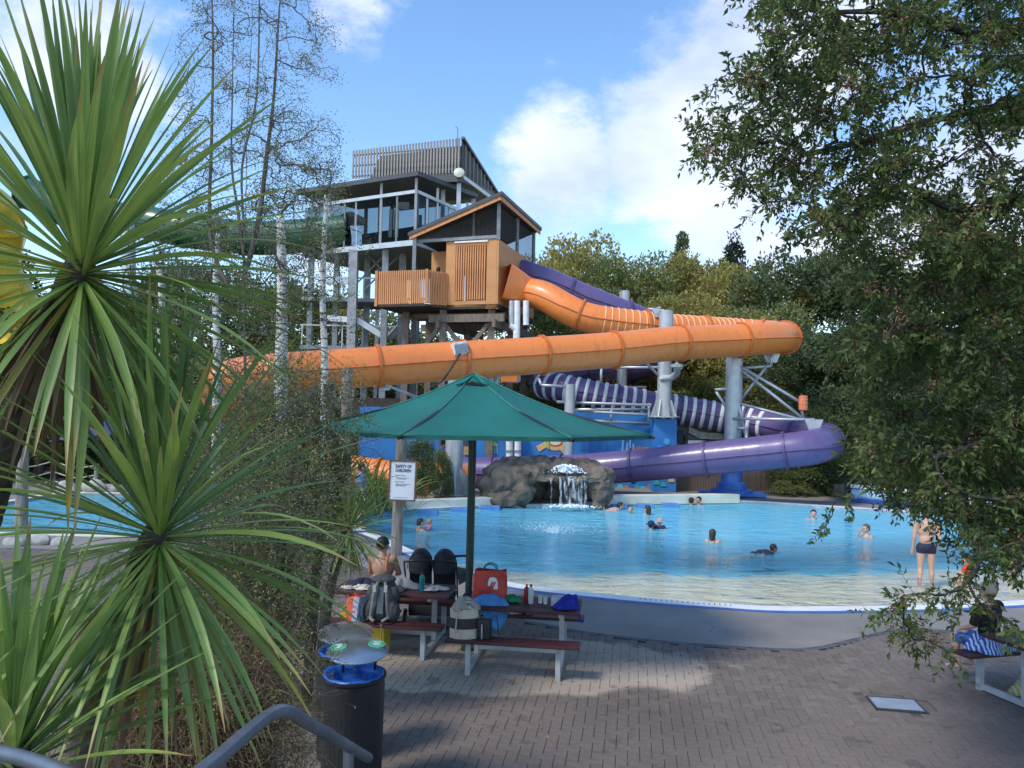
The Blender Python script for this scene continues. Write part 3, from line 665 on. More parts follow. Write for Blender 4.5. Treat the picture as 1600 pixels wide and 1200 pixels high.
# netting infill panels (real thin cords)
def net(root, poly, nu=26, nv=10, th=.008):
    a, b_, c_, d_ = [Vector(p) for p in poly]; q = MB()
    for i in range(nu+1):
        t = i/nu; q.beam(a.lerp(b_, t), d_.lerp(c_, t), th)
    for i in range(nv+1):
        t = i/nv; q.beam(a.lerp(d_, t), b_.lerp(c_, t), th)
    o = q.build('netting', meshm, root); return o
net(lt, [F1(.1, .03, zt+.15), F1(3.8, -.1, zt+.1), F1(3.8, -.1, roofz(3.8)-.2), F1(.1, .03, roofz(.1)-.2)], 60, 16, .012)
net(lt, [F1(.05, .15, zt), F1(.05, 5.6, zt), F1(.05, 5.6, roofz(0)-.25), F1(.05, .15, roofz(0)-.25)], 70, 18, .012)
# weathered timber sub-structure
for a, b_ in ((.4,.4),(2.6,.2),(.4,3.2),(2.6,3.2),(4.6,3.2),(.4,5.4),(4.6,.6)):
    pbeam(lt, 'timber_post', oldw, F1(a, b_, 0), F1(a, b_, zb-.1), .30)
for z, a0, b0, a1, b1 in ((7.25,-.3,.05,3.2,.05),(7.2,-.2,3.2,5,3.2),(4.9,-.3,.4,4.6,.4),(7.0,.1,-.2,.1,5.6),(7.0,2.7,-.2,2.7,5.6),(5.1,.1,0,.1,5.4)):
    pbeam(lt, 'timber_beam', oldw, F1(a0, b0, z), F1(a1, b1, z), .16, .34)
for (a0, z0, a1, z1) in ((2.5,7.0,1.6,5.9),(.5,7.0,1.4,5.9),(.5,4.8,2.5,1.2),(2.7,7.0,3.6,5.9)):
    pbeam(lt, 'brace', oldw, F1(a0, .22, z0), F1(a1, .22, z1), .11, .18)
for b_ in (1.0, 2.0, 4.2): pbeam(lt, 'joist', oldw, F1(-.1, b_, 7.5), F1(5, b_, 7.5), .1, .22)
# white and grey water pipes
for (x0, y0, x1, y1, r) in ((799,510,799,470,.11),(808,540,808,470,.13),(822,470,822,508,.13),(797,508,809,516,.13),(806,516,806,560,.12)):
    q = MB(); q.tube([P(x0, y0, 33.2), P(x1, y1, 33.2)], r, 12); q.build('water_pipe', white if r > .115 else steel, lt, smooth=True)
# ---------- steel tower behind ----------
st = thing('steel_tower', 'tall grey steel stair tower with glazed deck and a slatted timber screen on its roof', 'slide tower', (-6, 41, 0))
C2 = Vector((-4.71, 36, 0)); u2 = Vector((-.88, .47, 0)).normalized(); v2 = Vector((.47, .88, 0)).normalized()
def F2(a, b, z): return C2+u2*a+v2*b+Vector((0, 0, z))
z0, z1, z2, z3 = 10.95, 11.18, 13.5, 14.15; L2, W2 = 6.9, 4.6
q = MB(); q.prism([F2(0,0,z0), F2(L2,0,z0), F2(L2,8,z0), F2(0,8,z0)], (0,0,z1-z0)); q.build('deck_slab', gsteel, st)
pbeam(st, 'edge_beam', steel, F2(-.02,-.06,z0+.12), F2(L2,-.06,z0+.12), .08, .26); pbeam(st, 'edge_beam', steel, F2(-.06,0,z0+.12), F2(-.06,W2,z0+.12), .08, .26)
pbeam(st, 'mid_rail', steel, F2(0,-.05,z2), F2(L2,-.05,z2), .1, .16); pbeam(st, 'mid_rail', steel, F2(-.05,0,z2), F2(-.05,W2+.6,z2), .1, .16)
for a in (0, 1.1, 2.05, 3.6, 4.3, 5.3, 6.2, L2): pbeam(st, 'glazing_post', mat('mid grey steel', (.33,.34,.35), .5, .1, 3) if a not in (1.1, 4.3, 6.2) else gsteel, F2(a,-.02,z1), F2(a,-.02,z3 if a in (0, 2.05, 5.3, L2, 6.2) else z2), .12 if a in (0, 2.05, 5.3) else .08)
for b_ in (.9, 1.8, 2.9, W2): pbeam(st, 'glazing_post', steel, F2(0, b_, z1), F2(0, b_, z3 if b_ in (1.8, W2) else z2), .12)
for a in (.3, 2.3, 4.6, 6.4): pbeam(st, 'inner_post', gsteel, F2(a, 4.2, z1), F2(a, 4.2, z3+.3), .18)
q = MB(); q.prism([F2(.1,7.2,z1), F2(4.5,7.2,z1), F2(4.5,7.2,z2+.3), F2(.1,7.2,z2+.3)], v2*.1); q.build('inner_wall', mat('dark cladding', (.05,.05,.055), .7), st)
q = MB(); q.prism([F2(.2,3.4,z1), F2(6.0,3.4,z1), F2(6.0,3.4,z1+1.55), F2(.2,3.4,z1+1.75)], v2*.06); q.build('inner_wall', mat('dark cladding', (.05,.05,.055)), st)
# smoked glazing along the deck
def glassmat():
    m = bpy.data.materials.new('smoked glass'); m.use_nodes = True; t = m.node_tree; t.nodes.clear(); o = N(t, 'ShaderNodeOutputMaterial')
    tr = N(t, 'ShaderNodeBsdfTransparent'); tr.inputs[0].default_value = (.55,.58,.58,1); gl = N(t, 'ShaderNodeBsdfGlossy'); gl.inputs['Roughness'].default_value = .05
    f = N(t, 'ShaderNodeFresnel'); f.inputs[0].default_value = 1.12; ms = N(t, 'ShaderNodeMixShader'); t.links.new(f.outputs[0], ms.inputs[0]); t.links.new(tr.outputs[0], ms.inputs[1]); t.links.new(gl.outputs[0], ms.inputs[2]); t.links.new(ms.outputs[0], o.inputs[0]); return m
GM = glassmat()
gl_a = [0, 1.1, 2.05, 3.6, 5.3, L2]
for a0, a1 in zip(gl_a, gl_a[1:]):
    q = MB(); q.prism([F2(a0+.07,0,z1+.02), F2(a1-.07,0,z1+.02), F2(a1-.07,0,z2-.09), F2(a0+.07,0,z2-.09)], v2*.012); q.build('pane', GM, st)
for b0, b1 in ((.05,.9),(.9,1.8),(1.8,2.9),(2.9,W2)):
    q = MB(); q.prism([F2(0,b0+.07,z1+.02), F2(0,b1-.07,z1+.02), F2(0,b1-.07,z2-.09), F2(0,b0+.07,z2-.09)], u2*.012); q.build('pane', GM, st)
# things on the deck
for (px0, py0, px1, py1, Y) in ((607,327,613,370,37),(615,327,623,370,37.2),(619,316,639,327,38.5)):
    q = MB(); a = P(px0, py1, Y); b_ = P(px1, py0, Y); q.prism([a, Vector((b_.x, a.y, a.z)), Vector((b_.x, a.y, b_.z)), Vector((a.x, a.y, b_.z))], (0,.1,0)); q.build('white_panel', white, st)
q = MB(); q.prism([P(524,352,38.5), P(571,352,38.5), P(571,341,38.5), P(549,330,38.5), P(538,332,38.5), P(524,342,38.5)], (0,.08,0)); sg = q.build('grey_sign', mat('pale grey sign', (.45,.46,.47), .6), st)
q = MB(); q.lathe([(0,.28),(.06,.16),(.13,.04),(.14,-.04),(.1,-.12),(0,-.16)], P(540.5,341,38.44), 14, sy=.12); q.build('water_drop', mat('dark blue print', (.03,.10,.2), .6), sg, smooth=True)
# main roof
O3 = Vector((-2.79, 38, 0)); u3 = Vector((-.97, .24, 0)).normalized(); v3 = Vector((.24, .97, 0)).normalized()
def F3(a, b, z): return O3+u3*a+v3*b+Vector((0, 0, z))
q = MB(); q.prism([F2(-.3,-.35,z3), F2(L2+.4,-.35,z3), F2(L2+.4,4.5,z3+.35), F2(-.3,5.2,z3+.35)], (0,0,.22)); q.build('lower_roof', roofm, st)
q = MB(); q.prism([F3(-.1,-.1,14.62), F3(5.9,-.1,14.62), F3(5.9,6.6,15.1), F3(-.1,6.6,15.5)], (0,0,.3)); q.build('main_roof', roofm, st)
pbeam(st, 'roof_edge', roofm, F3(-.15,-.2,14.75), F3(3.4,-.45,14.75), .12, .4)
for a, b_ in ((.1,.1),(1.0,.3),(2.4,.3),(.1,2.6),(.1,4.6),(.1,6.3),(4.5,6.3),(5.6,3)): pbeam(st, 'column', steel if b_ < 5 else gsteel, F3(a,b_,0 if b_ in (2.6,6.3,3) else z0), F3(a,b_,14.7), .2)
pbeam(st, 'side_beam', steel, F3(-.12,0,14.85), F3(-.12,6.5,15.35), .1, .2)
for i in range(36):   # front slat screen
    a = 0.02+i*(5.86/36); q = MB(); q.prism([F3(a,-.2,15.02-.0*i), F3(a+.085,-.2,15.02), F3(a+.085,-.2,16.76-.28*a/5.8), F3(a,-.2,16.76-.28*a/5.8)], v3*.06); q.build('screen_slat', greyw, st)
for z in (15.25, 15.8, 16.35): pbeam(st, 'screen_rail', greyw, F3(0,-.1,z), F3(5.85,-.1,z-.1), .05, .07)
for i in range(9):
    b_ = .5+i*.7; zz = 14.95+.08*b_; q = MB(); q.prism([F3(-.1,b_,zz), F3(-.1,b_+.09,zz), F3(-.1,b_+.09,16.76-.13*b_), F3(-.1,b_,16.76-.13*b_)], u3*.05); q.build('screen_slat', greyw, st)
q = MB(); q.prism([F3(-.05,.0,15.0), F3(-.05,6.6,15.6), F3(-.05,6.6,15.85), F3(-.05,0,16.7)], u3*.04); q.build('screen_backing', mat('dark cladding', (.05,.05,.055)), st)
pbeam(st, 'screen_cap', roofm, F3(-.1,-.1,16.8), F3(-.1,6.7,15.92), .16, .14)
q = MB(); q.prism([F3(.1,.5,14.95), F3(5.2,.5,14.95), F3(4.6,.5,16.35), F3(.1,.5,16.6)], v3*.05); q.build('screen_backing', mat('dark cladding', (.05,.05,.055)), st)
q = MB(); q.tube([F3(.3,.3,16.5), F3(.3,.3,17.45), F3(.42,.3,17.55)], .025, 6); q.build('mast', gsteel, st)
q = MB(); q.lathe([(0,.03),(.18,.02),(.26,-.02),(.27,-.05),(0,-.05)], F3(-.05,-.4,14.98), 20, rot=Matrix.Rotation(R(75),3,'X')); q.build('satellite_dish', mat('cream dish', (.62,.62,.5), .5), st, smooth=True)
# inner floor of dark level
q = MB(); q.prism([F3(.3,1.2,z1), F3(5.5,1.2,z1), F3(5.5,6.2,z1), F3(.3,6.2,z1)], (0,0,.12)); q.build('floor_deck', roofm, st)
# columns down to the ground, stairs and braces
for px, Y, w in ((553,37.5,.42),(527,38.8,.25),(575,39.5,.3),(603,37.2,.3),(630,38,.34),(487,38.5,.25),(650,41,.3)):
    a = P(px, 400, Y); pbeam(st, 'column', gsteel if px not in (553,) else mat('mid grey steel', (.33,.34,.35), .5, .1, 3), Vector((a.x, Y, 0)), Vector((a.x, Y, z0)), w)
def pb(root, name, m, a, b_, w, h=None): pbeam(root, name, m, P(*a), P(*b_), w, h)
for a, b_ in (((570,452,38.5),(628,395,38.5)),((575,400,38.6),(625,448,38.6)),((530,470,38.6),(600,400,38.6))): pb(st, 'cross_brace', gsteel, a, b_, .07)
for a, b_ in (((512,497,38),(553,500,37.6)),((553,497,37.6),(606,530,37.6)),((606,530,37.6),(660,470,39)),((505,440,38),(553,440,38)),((553,560,37.6),(606,600,37.6)),((505,560,38),(553,600,38))): pb(st, 'stair_stringer', steel, a, b_, .12, .28)
for k in range(12):
    t = k/11; a = P(553,497,37.6).lerp(P(606,530,37.6), t); q = MB(); q.box(a+Vector((0,.6,.1)), (.28,1.2,.04)); q.build('stair_tread', gsteel, st)
for z in (3.6, 6.2, 8.6):
    q = MB(); c = P(560, 500, 39.5); q.box((c.x, 39.6, z), (5.2, 3.0, .18)); q.build('landing', gsteel, st)
    for dx in (-2.5,-1.5,-.5,.5,1.5,2.5): pbeam(st, 'baluster', steel, Vector((c.x+dx,38.1,z)), Vector((c.x+dx,38.1,z+1.1)), .06)
    pbeam(st, 'handrail', steel, Vector((c.x-2.6,38.1,z+1.1)), Vector((c.x+2.6,38.1,z+1.1)), .07)

# ================= POOL BUILDING, MURAL, FENCE =================
blue = mat('bright blue render', (.035,.22,.55), .6, .12, .7, col2=(.03,.17,.47))
mw = thing('mural_wall', 'bright blue painted wall with sea creature mural behind the rock waterfall', 'wall', P(850, 768, 33.4))
wz = 3.25; xl = P(560, 700, 33.5).x; xr = P(1018, 700, 33.5).x
q = MB(); q.box(((xl+xr)/2, 33.7, 1.6), (xr-xl, .3, 3.4)); q.build('wall_face', blue, mw)
q = MB(); a, b_ = P(1020, 768, 32.2), P(1055, 768, 32.2); q.box(((a.x+b_.x)/2, 32.5, 1.5), (b_.x-a.x, .9, 3.1)); pl = q.build('plinth', blue, mw)
def dec(name, pts, col, Y=33.54, root=mw, th=.012):
    q = MB(); q.prism([P(x, y, Y) for x, y in pts], (0, -th, 0)); return q.build(name, mat('paint %.2f %.2f %.2f' % col, col, .6, .05, 2), root)
def circ(cx, cy, rx, ry, n=14, a0=0, a1=360): return [(cx+rx*math.cos(R(a0+(a1-a0)*k/n)), cy+ry*math.sin(R(a0+(a1-a0)*k/n))) for k in range(n + (0 if a1-a0 >= 360 else 1))]
yel, org, lbl, teal, dbl, ltb = (.65,.5,.08), (.75,.3,.08), (.35,.6,.75), (.1,.4,.45), (.02,.08,.3), (.12,.4,.7)
dec('painted_jellyfish', circ(771,697,7,7,12,180,360), (.5,.6,.15))
for k in range(4): dec('painted_tentacle', [(765+k*3.6,698),(766.2+k*3.6,698),(767+k*3.6,709),(765.5+k*3.6,709)], (.4,.6,.3))
# a round orange diver-like sea animal with goggles (plain generic)
dec('painted_animal', circ(868,694,15,10,16), (.75,.45,.18)); dec('painted_animal', [(838,697),(856,688),(860,695),(842,706)], (.75,.45,.18), 33.527)
dec('painted_animal', [(872,700),(880,698),(889,710),(884,712)], (.75,.45,.18), 33.527); dec('painted_goggles', circ(868,691,11,6.5,14), (.75,.12,.05), 33.525); dec('painted_goggles', circ(868,691,8.5,4.5,14), (.85,.7,.55), 33.512)
dec('painted_weed', [(853,688),(858,683),(858,702),(854,700)], (.3,.55,.12), 33.51)
for k, (x, y) in enumerate(((978,698),(972,692),(984,693),(990,700))): dec('painted_coral', [(x-1,y+14),(x+1.5,y+14),(x+4-k,y-6),(x+1-k,y-7)], (.4,.62,.8))
for k in range(6): dec('painted_anemone', [(996,708),(1000,708),(990+k*5,697-abs(2-k)*-1.2),(988+k*5,698)], (.75,.28,.1), 33.525-.002*k)
for (x, y, w) in ((910,692,5),(922,700,7),(935,690,5),(948,704,6),(700,700,5),(640,700,6)): dec('painted_weed', [(x,y-12),(x+w*.3,y-4),(x+w,y+12),(x-w*.6,y+12),(x-w*.2,y)], (.03,.14,.42))
for (x, y, r_) in ((1030,700,4),(1042,690,5),(1036,720,4),(1046,735,5),(1030,740,4)): dec('painted_bubble', circ(x, y, r_, r_, 10), (.08,.35,.65), 32.03)
for (x, y) in ((1026,757),(1036,760),(1049,753)): dec('painted_reef', circ(x, y, 5, 7, 9, 180, 360), (.05,.4,.4) if x < 1040 else (.7,.5,.2), 32.03)
for k in range(7):  # leaf-shaped reef strip on the low wall end
    x = 960+k*9; dec('painted_reef', circ(x, 767, 5+(k % 3), 8+(k*3) % 5, 8, 180, 360), [(.05,.35,.42),(.1,.5,.6),(.5,.2,.15),(.04,.16,.4)][k % 4], 33.53-.001*k)
# window and small box on the mural wall, pipes
q = MB(); q.prism([P(688,668,33.5), P(727,668,33.5), P(727,696,33.5), P(688,696,33.5)], (0,-.05,0)); w_o = q.build('window', mat('dark window glass', (.02,.02,.025), .15), mw)
q = MB()
for a, b_ in (((688,668),(727,668)),((688,696),(727,696)),((688,668),(688,696)),((727,668),(727,696)),((707,668),(707,696))): q.beam(P(a[0],a[1],33.43), P(b_[0],b_[1],33.43), .07, .06)
q.build('frame', mat('brown frame', (.14,.08,.05), .6), w_o)
q = MB(); q.box(P(730, 704, 33.4), (.3,.2,.35)); q.build('meter_box', mat('tan box', (.45,.3,.13), .6), mw)
for x in (796, 809):
    q = MB(); q.tube([P(x,668,33.2), P(x,714,33.2)], .15, 12); pp = q.build('white_pipe', white, mw, smooth=True)
    q = MB(); q.tube([P(x,684,33.2), P(x,688,33.2)], .19, 12); q.tube([P(x,703,33.2), P(x,706,33.2)], .19, 12); q.build('collar', gsteel, pp, smooth=True)
# grey plant building behind the striped tube
pbld = thing('plant_building', 'low grey pump building under the striped purple tube with pipes along its wall', 'building', P(1120, 768, 36))
a, b_ = P(1052, 760, 35.5), P(1235, 760, 35.5); q = MB(); q.box(((a.x+b_.x)/2, 37, 1.6), (b_.x-a.x, 3, 3.4)); q.build('wall', mat('grey render', (.2,.21,.2), .8, .08, 1), pbld)
q = MB(); q.box(((a.x+b_.x)/2, 36.9, 3.36), (b_.x-a.x+.3, 3.5, .14)); q.build('roof', roofm, pbld)
for k in range(3): q = MB(); q.tube(spline([P(1076,668+k*3.5,35.3), P(1086,672+k*3.5,35.3), P(1098,677+k*3.5,35.3), P(1140,679+k*3.5,35.3)], 4), .06, 8); q.build('pipe', mat('cream pipe', (.55,.52,.4), .5), pbld, smooth='all')
for (x0, y0, x1, y1, m_) in ((1057,672,1066,692,mat('dark box', (.03,.03,.035), .6)),(1073,688,1100,697,white),(1068,680,1073,698,mat('dark box', (.03,.03,.035)))):
    q = MB(); q.prism([P(x0,y0,35.4), P(x1,y0,35.4), P(x1,y1,35.4), P(x0,y1,35.4)], (0,-.25,0)); q.build('wall_unit', m_, pbld)
# left building part under the slide: cream board with counters
q = MB(); q.prism([P(958,646,34.5), P(1018,646,34.5), P(1018,660,34.5), P(958,660,34.5)], (0,.3,0)); q.build('service_hatch', mat('cream board', (.5,.48,.42), .7), pbld)
# timber fence
fe = thing('timber_fence', 'weathered brown vertical board fence behind the blue pillar foot', 'fence', P(1130, 770, 33))
a, b_ = P(1056, 768, 32.6), P(1236, 768, 33.6); n = 44
for i in range(n):
    c = a.lerp(b_, (i+.5)/n); q = MB(); h = 2.0+rnd.uniform(-.03,.03); q.box((c.x, c.y+rnd.uniform(-.01,.01), h/2), ((b_-a).length/n-.015, .03, h)); q.build('board', oldw, fe)
for z in (.5, 1.6): pbeam(fe, 'rail', oldw, a+Vector((0,.06,z-a.z)), b_+Vector((0,.06,z-b_.z)), .05, .1)
# timber fence/sheds behind left: dark wall under the launch tower
q = MB(); a, b_ = P(545, 700, 35), P(770, 700, 35); q.box(((a.x+b_.x)/2, 35.4, 1.8), (b_.x-a.x, .2, 3.8)); q.build('timber_wall', mat('dark brown stained wall', (.06,.045,.035), .85, .15, 3), label='dark brown timber wall beneath the launch tower, behind the umbrella', cat='wall')
# ================= ROCK WATERFALL =================
rockM = mat('grey brown sprayed rock', (.19,.15,.11), .8, .2, 2.2, col2=(.06,.055,.045), bump=.9, bscale=5, lo=.38, hi=.6)
rk = thing('rock_waterfall', 'grey-brown artificial rock grotto with water falling over its opening into the pool', 'rock', P(850, 788, 27.2))
q = MB()
for (px, py, Y, rx, ry, rz) in ((795,752,27.5,1.0,1.0,.85),(772,765,27.3,.55,.8,.6),(815,765,27.0,.55,.55,.65),(940,758,27.2,.45,.8,.75),(925,742,27.6,.7,1.0,.4),(830,730,28.2,1.5,.9,.40),(880,730,28.2,1.5,.9,.36),(845,735,27.2,.8,.6,.28),(790,780,26.9,.7,.5,.35),(938,780,26.9,.38,.4,.45),(870,775,28.9,1.9,.5,1.3)):
    q.ball(P(px, py, Y), (rx, ry, rz), 20, 14)
q.box(P(880,747,27.1), (2.0, 1.1, .22)); 
ro = q.build('rock_mass', rockM, rk, remesh=.06)
dv = ro.data; ve = np.empty(len(dv.vertices)*3); dv.vertices.foreach_get('co', ve); ve = ve.reshape(-1, 3); nn_ = np.empty(len(dv.vertices)*3); dv.vertices.foreach_get('normal', nn_); nn_ = nn_.reshape(-1, 3)
for i in range(len(ve)):
    p = Vector(ve[i]); a = noise.voronoi(p*1.1+Vector((3,1,2)))[0]; a2 = noise.voronoi(p*2.6)[0]; d = -.12+min(a[1]-a[0], .3)*.42 + min(a2[1]-a2[0], .4)*.16 + noise.fractal(p*3.2, 1, 2, 4)*.05
    ve[i] += nn_[i]*d
dv.vertices.foreach_set('co', ve.ravel()); dv.update()
md = ro.modifiers.new('d', 'DECIMATE'); md.ratio = .06; bake(ro); ro.data.polygons.foreach_set('use_smooth', [False]*len(ro.data.polygons))
# water: white boil on top, falling strands, splash
foam = bpy.data.materials.new('white water'); foam.use_nodes = True; t_ = foam.node_tree; b_ = t_.nodes['Principled BSDF']; b_.inputs['Base Color'].default_value = (.85,.90,.93,1); b_.inputs['Roughness'].default_value = .35
thin = bpy.data.materials.new('falling water'); thin.use_nodes = True; t_ = thin.node_tree; t_.nodes.clear(); o_ = N(t_, 'ShaderNodeOutputMaterial'); d_ = N(t_, 'ShaderNodeBsdfPrincipled'); d_.inputs['Base Color'].default_value = (.8,.88,.92,1); d_.inputs['Roughness'].default_value = .15
x_ = N(t_, 'ShaderNodeBsdfTransparent'); nz_ = N(t_, 'ShaderNodeTexNoise'); nz_.inputs['Scale'].default_value = 7; g_ = N(t_, 'ShaderNodeNewGeometry'); mp_ = N(t_, 'ShaderNodeMapping'); mp_.inputs['Scale'].default_value = (1.6, 1.6, .22); t_.links.new(g_.outputs['Position'], mp_.inputs[0]); t_.links.new(mp_.outputs[0], nz_.inputs['Vector'])
r_ = N(t_, 'ShaderNodeMapRange'); t_.links.new(nz_.outputs[0], r_.inputs[0]); r_.inputs[1].default_value = .46; r_.inputs[2].default_value = .72; r_.inputs[3].default_value = .02; r_.inputs[4].default_value = .62
m_ = N(t_, 'ShaderNodeMixShader'); t_.links.new(r_.outputs[0], m_.inputs[0]); t_.links.new(x_.outputs[0], m_.inputs[1]); t_.links.new(d_.outputs[0], m_.inputs[2]); t_.links.new(m_.outputs[0], o_.inputs[0])
def burst(mb, c, n, sx, sy, sz, r0, r1, g, dome=True):
    for _ in range(n):
        x, y = g.gauss(0, sx*.45), g.gauss(0, sy*.45); z = g.uniform(0, 1)*sz*2*math.sqrt(max(.03, 1-(x/sx)**2)) if dome else g.uniform(0, sz); r = g.uniform(r0, r1)
        mb.ball(Vector(c)+Vector((x, y, z)), (r, r, r*g.uniform(.7, 1.6)), 5, 4)
g = random.Random(5); q = MB(); burst(q, P(885, 739, 26.75), 620, .62, .3, .15, .010, .032, g)
q.build('foaming_water', foam, remesh=.022, kind='stuff', label='white foaming water bubbling up on top of the rock grotto lip', cat='water')
q = MB()
for x0, w, y1 in ((876,4,788),(884,8,790),(893,14,791),(905,10,790),(914,5,786),(861,3,780),(898,5,791)):
    a = P(x0-w/2, 744, 26.45); b2 = P(x0+w/2, 744, 26.45); zb = WL
    rows = 10; v = []; f = []
    for i in range(rows+1):
        t = i/rows; z = a.z+(zb-a.z)*t; dy = -.28*math.sqrt(t); sp = 1-.25*t
        for s in range(4):
            u = s/3; v.append((a.x+(b2.x-a.x)*(u-.5)*sp+(b2.x-a.x)*.5, 26.45+dy+.03*math.sin(s*2+i), z))
    for i in range(rows):
        for s in range(3): f.append((i*4+s, i*4+s+1, (i+1)*4+s+1, (i+1)*4+s))
    q.add(v, f)
    for _ in range(5):
        u = g.uniform(0, 1); z0_ = g.uniform(.2, 1.2); c = Vector((a.x+(b2.x-a.x)*u, 26.2+g.uniform(-.1,.1), z0_)); q.tube([c, c-Vector((0, 0, g.uniform(.08, .25)))], .005, 4)
wf = q.build('waterfall', thin, kind='stuff', label='thin sheets of water falling from the rock lip into the pool', cat='waterfall', fix=False)
q = MB(); burst(q, P(890, 793, 26.1)*1.0+Vector((0,0,-.0)), 700, 1.1, .5, .05, .012, .026, g); q.build('splash', foam, remesh=.022, kind='stuff', label='white splash where the waterfall meets the pool', cat='splash')
# fountain jet in the beach water
c = G(865, 833, WL); q = MB()
for _ in range(900):
    a = g.uniform(0, 6.283); sp = abs(g.gauss(0, 1)); el = g.uniform(.15, .75); t = g.uniform(0, 1)**.8; vx = 1.7*(.4+.6*sp)
    x, y, z = math.cos(a)*vx*t, math.sin(a)*vx*t*.6, .55*t*el*1.6*(1.35-t); r = g.uniform(.004, .011)*(1.2-.5*t)
    if z > 0: q.ball(c+Vector((x, y, z)), (r, r, r), 4, 3)
burst(q, c, 130, .22, .22, .10, .004, .012, g)
q.build('fountain_spray', foam, kind='stuff', label='low jet of spray bursting from the shallow pool water', cat='fountain')

# ================= GREEN UMBRELLA =================
um = thing('shade_umbrella', 'big dark green octagonal shade umbrella on a dark green steel pole', 'umbrella', G(731, 1015))
UC = um.location.copy(); RT = UC + Vector((.0, 0, 0)); polem = mat('dark green pole', (.012,.055,.04), .4, .1, 3, coat=.2)
q = MB(); q.tube([UC, UC+Vector((0,0,3.72))], .055, 16); q.build('pole', polem, um, smooth=True)
q = MB(); q.lathe([(.055,.05),(.09,.05),(.1,0)], UC, 16); q.build('foot_collar', polem, um)
canM = mat('green canopy cloth', (.010,.165,.135), .72, .07, 1.2, bump=.5, bscale=3.5, trans=.12, col2=(.008,.13,.105))
RU, ze, zp = 2.45, 3.0, 3.79; av = [29.3+45*k for k in range(8)]
def uv_(th, f, sag=True):
    x, y = RU*math.sin(R(th)), -RU*math.cos(R(th)); return x, y
V = []; Fq = []; NS = 9; NE = 8
idx = {}
for k in range(8):
    a0, a1 = av[k], av[(k+1) % 8]; x0, y0 = uv_(a0, 1); x1, y1 = uv_(a1, 1)
    for i in range(NS+1):
        f = i/NS
        for j in range(NE+1):
            s = j/NE; x, y = (x0+(x1-x0)*s)*f, (y0+(y1-y0)*s)*f
            z = zp+(ze-zp)*(f**1.0) - .10*math.sin(math.pi*f)*1.0 - .05*math.sin(math.pi*s)*f*math.sin(math.pi*min(1,f*1.1)*.8)
            x *= 1-.025*math.sin(math.pi*s)*f; y *= 1-.025*math.sin(math.pi*s)*f; idx[(k, i, j)] = len(V); V.append((UC.x+x, UC.y+y, z))
for k in range(8):
    for i in range(NS):
        for j in range(NE):
            Fq.append((idx[k,i,j], idx[k,i+1,j], idx[k,i+1,j+1], idx[k,i,j+1]))
mb = MB().add(V, Fq); ca_o = mb.build('canopy', canM, um, smooth='all', fix=False)
md = ca_o.modifiers.new('w', 'WELD'); md.merge_threshold = .002; md = ca_o.modifiers.new('s', 'SOLIDIFY'); md.thickness = .006; bake(ca_o)
for k in range(8):
    x, y = uv_(av[k], 1); P0 = UC+Vector((0,0,zp+.01)); pts = []
    for i in range(NS+1): f = i/NS; pts.append(Vector((UC.x+x*f, UC.y+y*f, zp+(ze-zp)*f-.10*math.sin(math.pi*f)+.004)))
    q = MB(); q.tube(pts, .012, 5); q.build('seam', mat('seam webbing', (.025,.19,.155), .7), um, smooth='all')
    q = MB(); q.tube([Vector((UC.x+x*.03, UC.y+y*.03, zp-.22)), Vector((UC.x+x*1.015, UC.y+y*1.015, ze-.03))], .02, 8); q.build('rib', mat('black tube', (.015,.016,.016), .4), um, smooth=True)
q = MB()
for k in range(8):
    a0, a1 = av[k], av[(k+1) % 8]; x0, y0 = uv_(a0, 1); x1, y1 = uv_(a1, 1); q.beam((UC.x+x0*.99, UC.y+y0*.99, ze-.02), (UC.x+x1*.99, UC.y+y1*.99, ze-.02), .012, .05)
q.build('hem', mat('hem cloth', (.008,.12,.10), .7), um)
q = MB(); a = R(12); c = UC+Vector((0,0,zp-.10)); q.tube(spline([c+Vector((-.22,-.36,-.07)), c+Vector((-.1,-.34,-.03)), c+Vector((0,-.33,.05)), c+Vector((.1,-.34,-.03)), c+Vector((.22,-.36,-.07))], 4), .02, 6)
q.build('vent_fold', canM, um, smooth='all')
q = MB(); q.prism([c+Vector((-.16,-.385,-.085)), c+Vector((-.06,-.375,-.05)), c+Vector((.0,-.37,-.02)), c+Vector((.06,-.375,-.05)), c+Vector((.16,-.385,-.085)), c+Vector((.05,-.385,-.075)), c+Vector((-.05,-.385,-.075))], (0,.02,.0)); q.build('vent_gap', mat('black gap', (.004,.006,.006), .9), um)

# ================= SIGN, POSTS, SAILS =================
wood = mat('silver grey weathered post', (.30,.27,.23), .85, .15, 6, col2=(.17,.14,.11), stretch=(3,3,.4), bump=.6, bscale=24)
sp = thing('safety_sign', 'framed white safety notice fixed to a weathered round timber post beside the pool', 'sign', G(619, 867))
b0 = sp.location; q = MB(); q.tube([b0, b0+Vector((.02,0,1.2)), P(628, 682, 17.2)], [.13,.125,.12], 14); q.build('post', wood, sp, smooth=True)
ca_ = P(629, 751, 17.03); W_, H_ = .55, .84; rotS = Matrix.Rotation(R(1.3), 3, 'Y')
def SG(x, z, y=0): return ca_+rotS @ Vector((x, y, z))
q = MB(); q.box(ca_, (W_, .03, H_), rot=rotS); q.build('board', mat('white notice board', (.80,.81,.83), .5, .02, 2), sp)
for (x, z, w, h) in ((0, H_/2+.012, W_+.06, .035), (0, -H_/2-.012, W_+.06, .035), (W_/2+.012, 0, .035, H_), (-W_/2-.012, 0, .035, H_)):
    q = MB(); q.box(SG(x, z, -.005), (w, .05, h), rot=rotS); q.build('frame', mat('brown timber frame', (.17,.10,.06), .6, .1, 6), sp)
